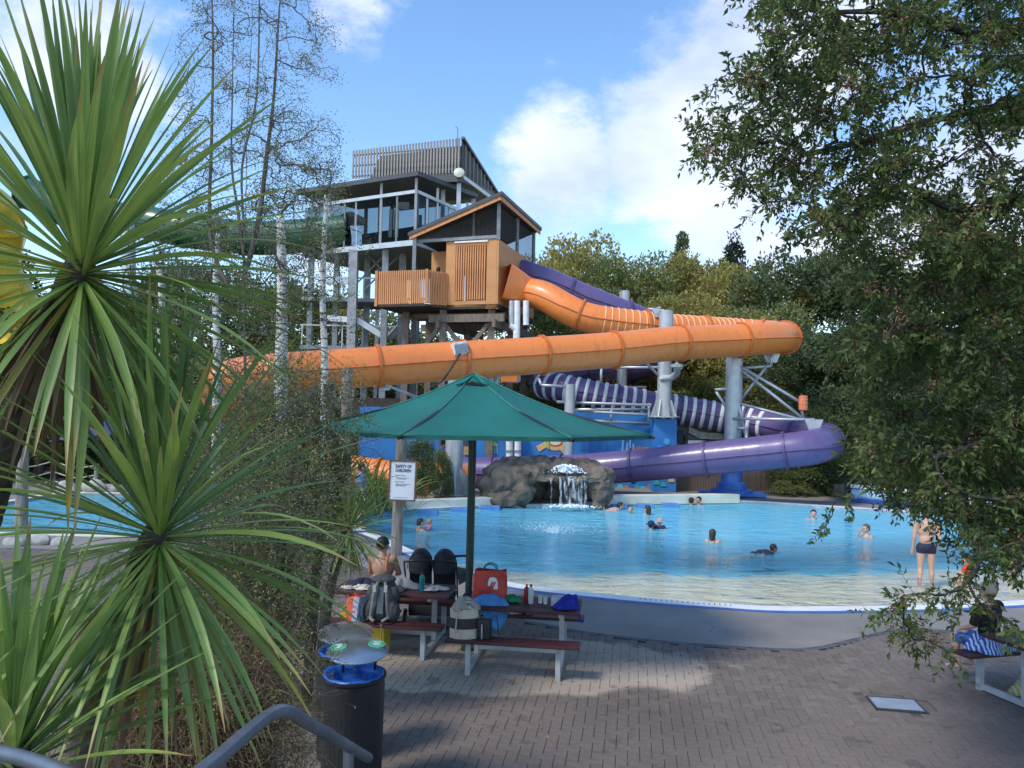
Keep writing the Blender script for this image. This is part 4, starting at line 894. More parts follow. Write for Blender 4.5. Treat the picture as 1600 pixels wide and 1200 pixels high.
def text(body, size, parent, loc, m, rot=None, align='LEFT', scale=(1, 1), name='lettering', bold=0):
    cu = bpy.data.curves.new(name, 'FONT'); cu.body = body; cu.size = size; cu.extrude = .0015; cu.offset = bold; cu.resolution_u = 3; cu.align_x = align
    o = bpy.data.objects.new('tmp', cu); COL.objects.link(o); bpy.context.view_layer.update(); dg = bpy.context.evaluated_depsgraph_get()
    me = bpy.data.meshes.new_from_object(o.evaluated_get(dg)); bpy.data.objects.remove(o)
    me.transform(Matrix.Diagonal((scale[0], scale[1], 1, 1))); M = (rot or Matrix.Identity(3)) @ Matrix.Rotation(R(90), 3, 'X'); me.transform(M.to_4x4())
    r = bpy.data.objects.new(name, me); COL.objects.link(r); r.parent = parent; r.location = Vector(loc)-wloc(parent); me.materials.clear(); me.materials.append(m); return r
ink = mat('dark blue grey ink', (.04,.07,.10), .7)
text('SAFETY OF\nCHILDREN', .092, sp, SG(-.165, .285, -.018), ink, rotS, scale=(.78, 1.0), bold=.003)
text('Parental Control', .032, sp, SG(-.165, .105, -.018), ink, rotS); text('Children must be supervised\nby an adult at all times', .024, sp, SG(-.14, .055, -.018), ink, rotS)
text('Water Control', .032, sp, SG(-.165, -.035, -.018), ink, rotS); text('Children under five must have an adult\nwithin arms reach in the water\nand be actively watched', .021, sp, SG(-.15, -.08, -.018), ink, rotS)
text('Please follow all directions from our lifeguards', .016, sp, SG(-.18, -.375, -.018), ink, rotS)
q = MB(); c = P(628, 681, 17.1); q.box(c, (.22,.04,.12)); q.build('small_notice', white, sp)
q = MB(); q.box(c+Vector((-.05,-.03,.0)), (.1,.01,.06)); q.build('small_notice_mark', mat('red ink', (.6,.05,.04), .6), sp)
po = MB(); po.tube([Vector((P(541,690,20).x,20,0)), P(543,576,20)], [.16,.14], 14)
po.build('timber_post', wood, smooth=True, label='tall weathered timber post holding the dark shade sail, left of the green umbrella', cat='post')
po = MB(); po.tube([G(33,830), P(36,690,G(33,830).y)], [.15,.13], 14); po.build('timber_post', wood, smooth=True, label='weathered timber post standing at the near edge of the left pool', cat='post')
def sail(name, pts, m, label, grp=None, sag=.25):
    a, b, c_, d_ = [Vector(p) for p in pts]; V = []; n = 12
    for i in range(n+1):
        for j in range(n+1):
            u, v = i/n, j/n; uu, vv = u, v
            p = a.lerp(b, u).lerp(d_.lerp(c_, u), v); cen = (a+b+c_+d_)/4; e = max(abs(u-.5), abs(v-.5))*2
            k = 1-.18*(math.sin(math.pi*u)*abs(2*v-1)**2+math.sin(math.pi*v)*abs(2*u-1)**2); p = cen+(p-cen)*k; p.z -= sag*math.sin(math.pi*u)*math.sin(math.pi*v); V.append(p)
    F = [(i*(n+1)+j, (i+1)*(n+1)+j, (i+1)*(n+1)+j+1, i*(n+1)+j+1) for i in range(n) for j in range(n)]
    o = MB().add(V, F).build(name, m, smooth='all', fix=False, label=label, cat='shade sail'); md = o.modifiers.new('s', 'SOLIDIFY'); md.thickness = .008; bake(o); return o
sail('shade_sail', [P(525,592,20.2), P(545,640,20), P(440,650,24), P(390,640,26)], mat('charcoal sail cloth', (.045,.05,.055), .8, .05, 2, trans=.1), 'dark charcoal shade sail left of the green umbrella, fixed to the tall post')
sail('shade_sail', [P(75,690,25), P(180,650,30), P(255,648,31), P(240,676,24)], mat('blue violet sail cloth', (.07,.08,.22), .8, .05, 2, trans=.15), 'blue-violet shade sail behind the cabbage trees above the left pool')
# rope fence and boulders by the left pool
rf = thing('rope_fence', 'low rope fence with grey posts along the far side of the left pool', 'fence', G(80, 775))
tops = []
for px, py, h in ((-60,770,1.0),(5,768,1.05),(82,765,1.1),(150,768,1.0)):
    b_ = G(px, py); q = MB(); q.tube([b_, b_+Vector((0,0,h))], .09, 8); q.build('post', wood, rf); tops.append((b_, h))
for (a, ha), (b_, hb) in zip(tops, tops[1:]):
    for k in (.95, .6, .3):
        p, r_ = a+Vector((0,0,ha*k)), b_+Vector((0,0,hb*k)); mid = (p+r_)/2-Vector((0,0,.16)); q = MB(); q.tube(spline([p, mid, r_], 5), .022, 6); q.build('rope', mat('pale rope', (.5,.47,.38), .8), rf, smooth='all')
bo = mat('pale boulder', (.42,.40,.36), .85, .15, 3, bump=.6, bscale=10)
def boulder(px, py, s, lab, z=.0, grp='boulders around the left pool'):
    b_ = G(px, py); q = MB(); q.ball(b_+Vector((0,0,s*.25)), (s, s*.7, s*.55), 14, 10); g_ = random.Random(px)
    q.v = [tuple(Vector(v)+(Vector(v)-b_).normalized()*noise.fractal(Vector(v)*2.5+Vector((px,0,0)), 1, 2, 3)*s*.35) for v in q.v]
    q.build('boulder', bo, smooth=True, label=lab, cat='boulder', group=grp)
for px, py, s, lab in ((108,768,.45,'pale boulder at the far side of the left pool, leftmost of three'),(145,768,.55,'large pale boulder at the far side of the left pool, middle of three'),(172,768,.4,'pale boulder at the far side of the left pool, rightmost of three'),(25,853,.25,'small pale stone at the near left pool edge, by the timber post'),(60,850,.32,'pale flat stone at the near left pool edge, under the cabbage leaves'),(95,852,.25,'small stone at the near left pool edge, right of the flat stone')): boulder(px, py, s, lab)
# lane-cover roller at far right
rl = thing('pool_cover_roller', 'long low housing with a blue and white rolled pool cover at far right', 'cover roller', G(1400, 782))
a, b_ = P(1325, 772, 30.2), P(1600, 805, 25.6); d = (b_-a); d.z = 0; dn = d.normalized(); nn = Vector((-dn.y, dn.x, 0)); L = d.length; c = (a+b_)/2; c.z = 0; rz = math.atan2(dn.y, dn.x)
q = MB(); q.box(c+nn*.5+Vector((0,0,.42)), (L,.06,.84), rz=rz); q.build('back_board', mat('navy board', (.02,.035,.10), .6), rl)
q = MB(); q.box(c+nn*.2+Vector((0,0,.87)), (L+.1,.75,.05), rz=rz); q.build('lid', mat('dark brown lid', (.06,.05,.04), .8), rl)
q = MB(); q.tube([c-dn*L*.47+Vector((0,0,.3)), c+dn*L*.47+Vector((0,0,.3))], .2, 16); q.build('rolled_cover', mat('pale blue cover', (.35,.55,.75), .5, .1, 3), rl, smooth=True)
q = MB(); q.box(c-nn*.02+Vector((0,0,.60)), (L*.96,.05,.14), rz=rz); q.build('white_rail', white, rl)
q = MB(); q.box(c+Vector((0,0,.08)), (L*.98,.5,.12), rz=rz); q.build('blue_base', mat('blue base board', (.02,.08,.35), .5), rl)
for s in (-.49, -.16, .17, .49): q = MB(); q.box(c+dn*L*s+Vector((0,0,.42)), (.08,.7,.84), rz=rz); q.build('upright', mat('dark upright', (.03,.03,.035), .6), rl)
q = MB(); q.box(G(1310,776)+Vector((0,0,.28)), (.5,.4,.5)); q.build('concrete_block', conc2, bevel=.02, label='small pale concrete block left of the pool cover roller', cat='block')

# ================= HANDRAIL, BINS =================
hr = thing('handrail', 'grey galvanised tubular handrail turning downwards at the bottom of the picture', 'handrail', G(440, 1190))
railM = mat('dull galvanised rail', (.16,.18,.21), .42, .12, 9, metal=.5, bump=.1)
p0 = P(250,1260,1.62); p1 = P(330,1194,1.88); p2 = P(418,1120,2.3); p3 = P(450,1112,2.42); p4 = P(482,1130,2.56); p5 = P(575,1184,3.2)
q = MB(); q.tube(spline([p0,p1,p2,p3,p4,p5], 8), .0205, 18); q.build('rail', railM, hr, smooth='all')
q = MB(); q.ball(p5, .0205, 12, 8); q.build('end_cap', mat('rust red end', (.28,.08,.05), .6), hr, smooth=True)
pp_ = P(545,1167,3.0); q = MB(); q.tube([pp_, Vector((pp_.x, pp_.y, .2))], .0215, 12); q.build('post', railM, hr, smooth=True)
pp_ = P(340,1186,1.92); q = MB(); q.tube([pp_, Vector((pp_.x, pp_.y, 1.6))], .0215, 12); q.build('post', railM, hr, smooth=True)
h2 = MB(); h2.tube(spline([P(-60,1166,1.9), P(0,1176,1.85), P(70,1196,1.75), P(140,1230,1.6)], 6), .0175, 16)
ho = h2.build('handrail', railM, smooth='all', label='short piece of grey handrail crossing the bottom left corner', cat='handrail')
stp = thing('stairs', 'concrete steps leading down from where the picture was taken', 'stairs', (.2, 2, 0))
q = MB(); q.box((.3, .2, .78), (2.2, 3.6, 1.56)); q.build('landing', conc2, stp)
for k in range(8): q = MB(); q.box((.3, 2.16+k*.3, (1.39-k*.174)/2), (2.2, .3, 1.39-k*.174)); q.build('step', conc2, stp)
def binthing(px, py, Y, r, h, lab, lidpx, lidpy, stick):
    top = P(px, py, Y); base = Vector((top.x, Y, 0)); t = thing('rubbish_bin', lab, 'bin', base, group='pair of black bins by the handrail'); H = top.z
    bm_ = mat('black ribbed plastic', (.018,.018,.02), .5, .1, 6)
    n = 72; q = MB(); pr = [(r*.93,.02),(r*.95,.1),(r,H-.04),(r+.012,H-.02),(r+.012,H),(r-.02,H),(r-.02,H-.12)]
    vs = []; fs = []
    for (rr, z) in pr:
        for k in range(n):
            a = 2*math.pi*k/n; e = 1+(.012 if k % 2 and .05 < z < H-.05 else 0); vs.append(base+Vector((rr*e*math.cos(a), rr*e*math.sin(a), z)))
    for i in range(len(pr)-1):
        for k in range(n): l = (k+1) % n; fs.append((i*n+k, i*n+l, (i+1)*n+l, (i+1)*n+k))
    q.add(vs, fs); q.build('bin_body', bm_, t, smooth=False)
    bag = mat('blue bin liner', (.015,.13,.50), .35, .15, 12, bump=.5, bscale=18)
    q = MB(); q.lathe([(r+.002,H-.03),(r-.005,H+.012),(r-.03,H+.01),(r-.05,H-.06),(r*.75,H-.16),(r*.4,H-.26),(0,H-.3)], base, 36)
    g_ = random.Random(px); q.v = [(v[0]+g_.gauss(0,.006), v[1]+g_.gauss(0,.006), v[2]+g_.gauss(0,.004)) for v in q.v]; q.build('bin_liner', bag, t, smooth='all', fix=False)
    lc = P(lidpx, lidpy, Y-.02); q = MB(); q.lathe([(0,.035),(r*.5,.03),(r*.9,.008),(r*1.0,-.008),(r*1.0,-.016),(r*.9,-.008),(0,.0)], lc, 48, rot=Matrix.Rotation(R(7),3,'X'))
    lo = q.build('lid', mat('brushed steel lid', (.50,.52,.55), .27, .05, 4, metal=.85), t, smooth=True)
    for s in (-1, 1):
        q = MB(); q.tube([base+Vector((s*r*.55, r*.75, H-.1)), Vector((lc.x+s*r*.5, lc.y+r*.55, lc.z-.02))], .012, 8); q.build('lid_bracket', bm_, t)
    if stick:
        for (dx, dy) in ((-.16,-.02),(.15,.06)):
            n3 = Matrix.Rotation(R(7),3,'X'); c = lc+n3 @ Vector((dx, dy, .026)); q = MB(); q.lathe([(0,.006),(.072,.005),(.074,-.004)], c, 24, rot=n3 @ Matrix.Rotation(R(dx*38),3,'Y')); s_ = q.build('green_sticker', mat('green sticker', (.08,.42,.22), .5), lo)
            q = MB(); rr = n3 @ Matrix.Rotation(R(dx*38),3,'Y')
            for k, (w, y) in enumerate(((.07,.028),(.05,.008),(.075,-.012),(.045,-.03))): q.box(c+rr @ Vector((0, y, .0085)), (w, .009, .002), rot=rr)
            q.build('sticker_print', white, s_, kind='stuff')
    return t
binthing(553,1052,6.6,.262,1,'black ribbed bin in front with blue liner and steel lid carrying two green stickers',559,1015,True)
binthing(541,1016,7.35,.262,1,'black ribbed bin behind, mostly hidden, with plain round steel lid',540,987,False)

# ================= PICNIC TABLES =================
maroon = mat('maroon painted boards', (.085,.022,.024), .55, .15, 6, stretch=(.6,6,6), isl=.12, col2=(.05,.014,.016)); legm = mat('pale grey painted steel', (.42,.44,.45), .45, .08, 5)
def picnic(c, ang, label, LN=1.62):
    t = thing('picnic_table', label, 'picnic table', (c[0], c[1], 0), R(ang), 'maroon and grey picnic tables')
    q = lambda: MB()
    for i in range(4): q().box((0, -.285+i*.19, .745), (LN, .178, .04)).build('table_board', maroon, t, local=True, bevel=.005)
    for s in (-1, 1):
        for k in range(2): q().box((0, s*(.57+k*.135), .435), (LN+.04, .128, .04)).build('bench_board', maroon, t, local=True, bevel=.005)
        q().box((s*.56, 0, .05), (.06, 1.30, .06)).build('base_rail', legm, t, local=True)
        q().box((s*.56, 0, .37), (.06, .07, .64)).build('leg', legm, t, local=True); q().box((s*.56, 0, .70), (.05, .66, .04)).build('top_bearer', legm, t, local=True)
        for e in (-1, 1):
            q().box((s*.56, e*.62, .205), (.06, .07, .41)).build('bench_leg', legm, t, local=True)
    q().box((0, 0, .17), (1.06, .05, .06)).build('stretcher', legm, t, local=True)
    return t
pt1 = picnic((-1.57,10.87), -7.5, 'maroon and grey picnic table left of the umbrella pole, loaded with a backpack and towels')
pt2 = picnic((.16,10.2), -7.5, 'maroon and grey picnic table right of the umbrella pole, holding a red bag and bottles')
pt3 = picnic((6.50,9.05), 15, 'maroon and grey picnic table cut off by the right picture edge, under the hanging branches')
def T(c, ang):
    a = R(ang); return lambda x, y, z: Vector((c[0]+x*math.cos(a)-y*math.sin(a), c[1]+x*math.sin(a)+y*math.cos(a), z))
A1, A2, A3 = T((-1.57,10.87), -7.5), T((.16,10.2), -7.5), T((6.5,9.05), 15)
TZ, BZ = .766, .456
def cloth(name, c, rx, ry, h, m, label, cat, seed, drape=None, remesh_=False, folds=5, parent=None):
    """crumpled heap of cloth; drape=(dx,dy,len) lets part of it hang over an edge"""
    g_ = random.Random(seed); V = []; F = []; n, k = 12, 30; c = Vector(c)
    for i in range(n+1):
        f = i/n
        for j in range(k):
            a = 2*math.pi*j/k; w = 1+.22*math.sin(a*3+seed)+.1*math.sin(a*folds+seed*2); x, y = rx*f*w*math.cos(a), ry*f*w*math.sin(a)
            z = h*(1-f**2.2)*(1+.35*math.sin(a*folds+f*5+seed)*f)+.012+.02*math.sin(a*7+seed)*f*(1 if f < .99 else .2); z = max(z, .006)
            if drape:
                s = x*drape[0]+y*drape[1]
                if s > drape[3]: z -= (s-drape[3])*3.2*min(1, drape[2]/.3); x -= drape[0]*(s-drape[3])*.75; y -= drape[1]*(s-drape[3])*.75
            V.append(c+Vector((x, y, z)))
    for i in range(n):
        for j in range(k): l = (j+1) % k; F.append((i*k+j, i*k+l, (i+1)*k+l, (i+1)*k+j))
    o = MB().add(V, F).build(name, m, parent, smooth='all', label=label, cat=cat); md = o.modifiers.new('s', 'SOLIDIFY'); md.thickness = .012; bake(o); return o
navy = mat('navy towelling', (.018,.022,.06), .95, .2, 12, bump=.4, bscale=60); whitec = mat('white towelling', (.6,.58,.55), .95, .1, 12, bump=.4, bscale=60)
def stripes(name, c1_, c2_, sc_=30, ori='X'):
    m = bpy.data.materials.new(name); m.use_nodes = True; t = m.node_tree; b = t.nodes['Principled BSDF']; b.inputs['Roughness'].default_value = .9
    w = N(t, 'ShaderNodeTexWave'); w.bands_direction = ori; w.inputs['Scale'].default_value = sc_; w.inputs['Distortion'].default_value = 4; w.inputs['Detail'].default_value = 1; tc = N(t, 'ShaderNodeTexCoord'); t.links.new(tc.outputs['Object'], w.inputs[0])
    r = N(t, 'ShaderNodeValToRGB'); r.color_ramp.interpolation = 'CONSTANT'; t.links.new(w.outputs[0], r.inputs[0]); r.color_ramp.elements[0].color = (*c1_, 1); r.color_ramp.elements[1].position = .5; r.color_ramp.elements[1].color = (*c2_, 1); t.links.new(r.outputs[0], b.inputs['Base Color']); return m
cloth('towel', A1(-.45,-.05,TZ), .22,.14,.10, navy, 'crumpled navy towel at the left end of the left picnic table, beside the seated woman', 'towel', 3)
cloth('towel', A1(-.42,-.16,TZ), .26,.10,.05, whitec, 'white towel edge under the navy towel on the left picnic table', 'towel', 5)
cloth('towel', A1(.08,.0,TZ), .22,.18,.13, stripes('checked towel', (.5,.5,.52), (.03,.04,.09), 34), 'patterned black and white towel heaped behind the backpack', 'towel', 8)
cloth('jacket', A1(-.05,-.12,TZ), .30,.16,.09, mat('dark slate cloth', (.04,.05,.065), .9, .2, 10), 'dark slate jacket lying on the left table behind the backpack', 'jacket', 12)
cloth('towel', A1(.55,-.02,TZ), .17,.11,.035, whitec, 'flat white cloth beside the teal bottle on the left table', 'towel', 14)
def bottle(px_label, c, r, h, m, capm, name='drink_bottle', neck=.4, cat='bottle', rings=None):
    t = thing(name, px_label, cat, c); q = MB(); q.lathe([(0,0),(r*.95,.0),(r,.01),(r,h*.68),(r*.9,h*.76),(r*neck,h*.86),(r*neck,h*.9)], c, 20); q.build('bottle_body', m, t, smooth=True)
    q = MB(); q.lathe([(r*neck*1.15,h*.88),(r*neck*1.15,h*.97),(r*neck*.6,h),(0,h)], c, 16); q.build('bottle_cap', capm, t, smooth=True); return t
blackp = mat('black plastic', (.02,.02,.022), .4)
bottle('teal see-through drink bottle standing on the left picnic table', A1(.40,-.10,TZ), .038,.26, mat('teal plastic', (.01,.20,.21), .2, .1, 4), blackp, neck=.55)
bottle('red squeeze sauce bottle on the right picnic table', A2(.08,.10,TZ), .035,.22, mat('red plastic', (.5,.02,.02), .35), mat('red cap', (.45,.02,.02), .4), neck=.35)
bottle('clear water bottle with dark cap beside the red sauce bottle', A2(.15,-.02,TZ), .035,.25, mat('clear plastic look', (.55,.62,.62), .1, .05, 4), blackp, neck=.4)
for k, (x, y) in enumerate(((.27,.03),(.34,.0))):
    q = MB(); c = A2(x, y, TZ); q.lathe([(0,.0),(.026,0),(.032,.085),(.034,.09),(.03,.088),(.024,.02),(0,.015)], c, 16); q.build('paper_cup', mat('white paper', (.75,.75,.72), .6), smooth=True, label='small white cup on the right table, '+('nearer the water bottle' if k == 0 else 'nearer the white carton'), cat='cup', group='white cups on the right table')
q = MB(); q.box(A2(.56,-.02,TZ+.055), (.27,.16,.11), rz=R(-10)); q.build('carton', mat('white card', (.62,.62,.64), .7), bevel=.005, label='low white carton on the right picnic table beside the blue towel', cat='carton')
cloth('towel', A2(.70,-.10,TZ), .27,.18,.14, mat('royal blue towel', (.02,.03,.33), .95, .2, 12, bump=.4, bscale=60), 'royal blue towel hanging over the right end of the right picnic table', 'towel', 21, drape=(.97,-.1,.07,.05))
cloth('towel', A2(-.36,-.20,TZ), .26,.16,.12, mat('light blue towel', (.07,.26,.55), .95, .12, 10, bump=.4, bscale=60), 'light blue towel spilling off the front edge of the right table below the red bag', 'towel', 17, drape=(0,-1,.22,.04))
cloth('green_bag', A2(-.10,.02,TZ), .13,.09,.08, mat('green nylon', (.01,.22,.08), .6, .15, 10), 'small crumpled bright green bag on the right table beside the sauce bottle', 'bag', 23, folds=7)
def shopper(name, c, w, d, h, m, label, rz=0, top=None, seed=1, handle=None, cat='bag'):
    t = thing(name, label, cat, c); V = []; F = []; n = 20; g_ = random.Random(seed); rt = Matrix.Rotation(rz, 3, 'Z'); rows = 9
    for i in range(rows+1):
        f = i/rows; ww = w*(1+.06*math.sin(f*3)); dd = d*(1-.35*f)
        for k in range(n):
            a = 2*math.pi*(k+.5)/n; e = .35; x = math.copysign(abs(math.cos(a))**e, math.cos(a))*ww/2; y = math.copysign(abs(math.sin(a))**e, math.sin(a))*dd/2
            V.append(c+rt @ Vector((x+g_.gauss(0,.004), y+g_.gauss(0,.005)+.012*math.sin(f*6+k), h*f+(.012*math.sin(k*1.3) if i == rows else 0))))
    for i in range(rows):
        for k in range(n): l = (k+1) % n; F.append((i*n+k, i*n+l, (i+1)*n+l, (i+1)*n+k))
    F.append(tuple(reversed(range(n)))); b = MB().add(V, F).build('bag_body', m, t, smooth=True)
    if handle:
        for s in (-1, 1):
            q = MB(); q.tube(spline([c+rt @ Vector((-w*.22, s*d*.25, h*.93)), c+rt @ Vector((-w*.18, s*d*.25, h*1.12)), c+rt @ Vector((0, s*d*.22, h*1.2)), c+rt @ Vector((w*.16, s*d*.25, h*1.12)), c+rt @ Vector((w*.2, s*d*.25, h*.93))], 6), .008, 6); q.build('handle', handle, t, smooth='all')
    return t, b, rt
c = A2(-.40, .05, TZ); redM = mat('red woven plastic bag', (.52,.045,.03), .5, .1, 5, bump=.25, bscale=12)
t, b, rt = shopper('shopping_bag', c, .42, .22, .40, redM, 'big red shopping bag with a white rounded logo on the right picnic table', R(-7), handle=mat('dark green handle', (.02,.12,.05), .5))
q = MB(); q.prism([c+rt @ Vector((x, -.098, z)) for x, z in ((-.02,.16),(.11,.16),(.11,.26),(.09,.31),(.045,.325),(0,.31),(-.02,.26))], rt @ Vector((0,-.004,0))); lg = q.build('logo_shape', white, b)
for dx in (0, .032):
    q = MB(); q.prism([c+rt @ Vector((x+dx, -.1035, z)) for x, z in ((.005,.20),(.028,.20),(.058,.265),(.035,.265))], rt @ Vector((0,-.003,0))); q.build('logo_stroke', redM, lg)
q = MB(); q.box(c+rt @ Vector((.05,-.1,.135)), (.13,.004,.012), rot=rt); q.build('logo_line', white, b)
c = A2(-.56, .16, TZ); shopper('gift_bag', c, .20, .16, .30, mat('pink plastic bag', (.60,.22,.22), .5, .12, 8), 'small pinkish bag tucked behind the left side of the big red bag', R(5), seed=9)
c = A1(-.36, -.62, BZ); t, b, rt = shopper('shopping_bag', c, .20, .24, .34, mat('orange red bag side', (.62,.10,.035), .5, .08, 6), 'orange and blue patterned shopping bag standing on the left bench', R(-25), handle=None, seed=4)
pat = stripes('blue white swirl print', (.6,.62,.66), (.02,.08,.30), 26); c0 = c
q = MB(); q.prism([c+rt @ Vector((.103, y, z)) for y, z in ((-.115,.005),(.115,.005),(.085,.34),(-.085,.34))], rt @ Vector((.006,0,0))); q.build('printed_side', pat, b)
q = MB(); q.prism([c+rt @ Vector((x, -.124+z*.12, z)) for x, z in ((.02,.005),(.103,.005),(.103,.335),(.02,.335))], rt @ Vector((0,-.006,0))); q.build('printed_side', pat, b)
# yellow tub under the left bench
c = A1(-.30, -.36, 0); t = thing('plastic_tub', 'bright yellow moulded plastic tub with a hand hole under the left bench', 'tub', c); ym = mat('yellow plastic', (.62,.42,.01), .4, .08, 4)
q = MB(); rt = Matrix.Rotation(R(-8),3,'Z')
for (x, y, w, d, z0_, z1_) in ((0,-.14,.60,.02,0,.34),(-.18,-.14,.24,.02,.34,.43),(.18,-.14,.24,.02,.34,.43),(0,-.14,.60,.02,.43,.56),(0,.14,.60,.02,0,.56),(-.29,0,.02,.28,0,.56),(.29,0,.02,.28,0,.56),(0,0,.58,.28,0,.02)):
    q.box(c+rt @ Vector((x, y, (z0_+z1_)/2)), (w, d, z1_-z0_), rot=rt)
q.build('tub_body', ym, t); q = MB()
for s in (-1, 1): q.tube([c+rt @ Vector((-.31, s*.15, .56)), c+rt @ Vector((.31, s*.15, .56))], .014, 8)
for s in (-1, 1): q.tube([c+rt @ Vector((s*.30, -.16, .56)), c+rt @ Vector((s*.30, .16, .56))], .014, 8)
q.build('rim', ym, t, smooth=True)
# tote bag with mesh middle, patterned towel on top
c = A2(-.62, -.62, BZ); t = thing('tote_bag', 'cream canvas tote bag with black mesh band on the front bench of the right table', 'tote bag', c); cr_ = mat('cream canvas', (.55,.48,.36), .9, .08, 8)
for z0_, z1_, m_ in ((0,.12,cr_),(.12,.25,mat('black mesh cloth', (.05,.048,.04), .9, .2, 60)),(.25,.36,cr_)):
    q = MB(); q.lathe([(.17,z0_),(.175,z0_+.003),(.178,z1_-.003),(.17,z1_)]+([(0,z1_-.02)] if z1_ > .3 else [])+([] if z0_ else []), c, 22, sy=.62); q.build('bag_band', m_, t, smooth=True)
cloth('towel', c+Vector((.0,.02,.34)), .17,.12,.14, stripes('grey zigzag towel', (.45,.43,.38), (.10,.10,.09), 22, 'Y'), 'grey and cream patterned towel stuffed in the top of the cream tote bag', 'towel', 33, folds=4)
for s in (-1, 1): q = MB(); q.tube(spline([c+Vector((-.08,s*.1,.33)), c+Vector((-.09,s*.12,.2)), c+Vector((-.1,s*.115,.08))], 4), .01, 5); q.build('strap', cr_, t, smooth='all')
c = A2(-.36, -.62, BZ); t = thing('camera_bag', 'small black shoulder bag with a strap on the bench beside the cream tote', 'bag', c)
q = MB(); q.box(c+Vector((0,0,.12)), (.17,.13,.24), rz=R(-15)); q.build('bag_body', mat('black nylon', (.02,.022,.025), .7, .1, 10), t, bevel=.03, smooth=True)
q = MB(); q.box(c+Vector((-.03,-.07,.10)), (.015,.01,.18), rz=R(-15)); q.box(c+Vector((.05,-.062,.10)), (.01,.01,.18), rz=R(-15)); q.build('piping', mat('grey piping', (.4,.4,.4), .6), t)
q = MB(); q.tube(spline([c+Vector((.06,0,.22)), c+Vector((.14,-.02,.28)), c+Vector((.17,-.03,.12)), c+Vector((.2,-.04,.02)), c+Vector((.34,-.04,.015))], 6), .012, 6, squash=.4); q.build('shoulder_strap', mat('black nylon', (.02,.022,.025)), t, smooth='all')
for k, (x, y) in enumerate(((.06,.60),(.17,.63))):
    c = A2(x-.1, y, BZ); t = thing('flip_flop', 'black flip-flop on the rear bench of the right table, '+('left one' if k == 0 else 'right one'), 'flip-flop', c, R(60+k*15), 'black flip-flops')
    q = MB(); q.prism([(0.13*math.cos(a), .045*math.sin(a)*(1+.25*math.cos(a)), 0) for a in [2*math.pi*i/18 for i in range(18)]], (0,0,.018)); q.build('sole', blackp, t, local=True)
    q = MB(); q.tube(spline([(-.03,.04,.018),(.03,.025,.05),(.08,0,.03),(.03,-.025,.05),(-.03,-.04,.018)], 5), .007, 6); q.build('strap', blackp, t, local=True, smooth='all')
cloth('towel', A2(-.14,.62,BZ), .12,.08,.07, whitec, 'small white cloth on the rear bench of the right table', 'cloth', 44)
# backpack leaning on the left table
c = A1(-.02, -.60, BZ); t = thing('backpack', 'grey and black hiking backpack standing on the left bench, straps facing out', 'backpack', c); rt = Matrix.Rotation(R(-5),3,'Z') @ Matrix.Rotation(R(-8),3,'X')
gd = mat('charcoal pack cloth', (.06,.07,.075), .85, .15, 12, bump=.3, bscale=50); gl_ = mat('light grey straps', (.19,.20,.20), .8, .1, 10)
q = MB()
for (x, y, z, rx, ry, rz) in ((0,.02,.15,.20,.12,.16),(0,.02,.32,.19,.11,.18),(0,.03,.46,.17,.11,.11),(-.17,0,.13,.08,.09,.13),(.17,0,.13,.08,.09,.13),(-.15,.02,.36,.07,.08,.12),(.15,.02,.36,.07,.08,.12)): q.ball(c+rt @ Vector((x,y,z)), (rx,ry,rz), 16, 12)
q.build('pack_body', gd, t, remesh=.014)
q = MB(); q.ball(c+rt @ Vector((0,.0,.55)), (.17,.12,.065), 16, 10); q.build('lid_pocket', gd, t, smooth=True)
for s in (-1, 1):
    q = MB(); q.tube(spline([c+rt @ Vector((s*.05,-.11,.52)), c+rt @ Vector((s*.085,-.15,.40)), c+rt @ Vector((s*.10,-.15,.25)), c+rt @ Vector((s*.12,-.12,.10)), c+rt @ Vector((s*.14,-.09,.05))], 6), [.021]*25, 8, squash=.4); q.build('shoulder_strap', gl_, t, smooth='all')
    q = MB(); q.tube(spline([c+rt @ Vector((s*.12,-.08,.08)), c+rt @ Vector((s*.10,-.17,.06)), c+rt @ Vector((s*.05,-.19,.03))], 5), [.026]*11, 8, squash=.4); q.build('hip_belt', gl_, t, smooth='all')
    q = MB(); q.box(c+rt @ Vector((s*.075,-.165,.44)), (.04,.02,.09), rot=rt); q.build('strap_pad', mat('pale grey pad', (.4,.42,.42), .7), t)
q = MB(); q.box(c+rt @ Vector((0,-.105,.28)), (.09,.02,.34), rot=rt); q.build('back_pad', mat('blue grey pad', (.10,.13,.16), .9), t, bevel=.008)
q = MB(); q.tube(spline([c+Vector((.03,-.18,.02)), c+Vector((.04,-.2,-.1)), c+Vector((.03,-.2,-.44))], 5), .008, 5); q.build('hanging_strap', gl_, t, smooth='all')
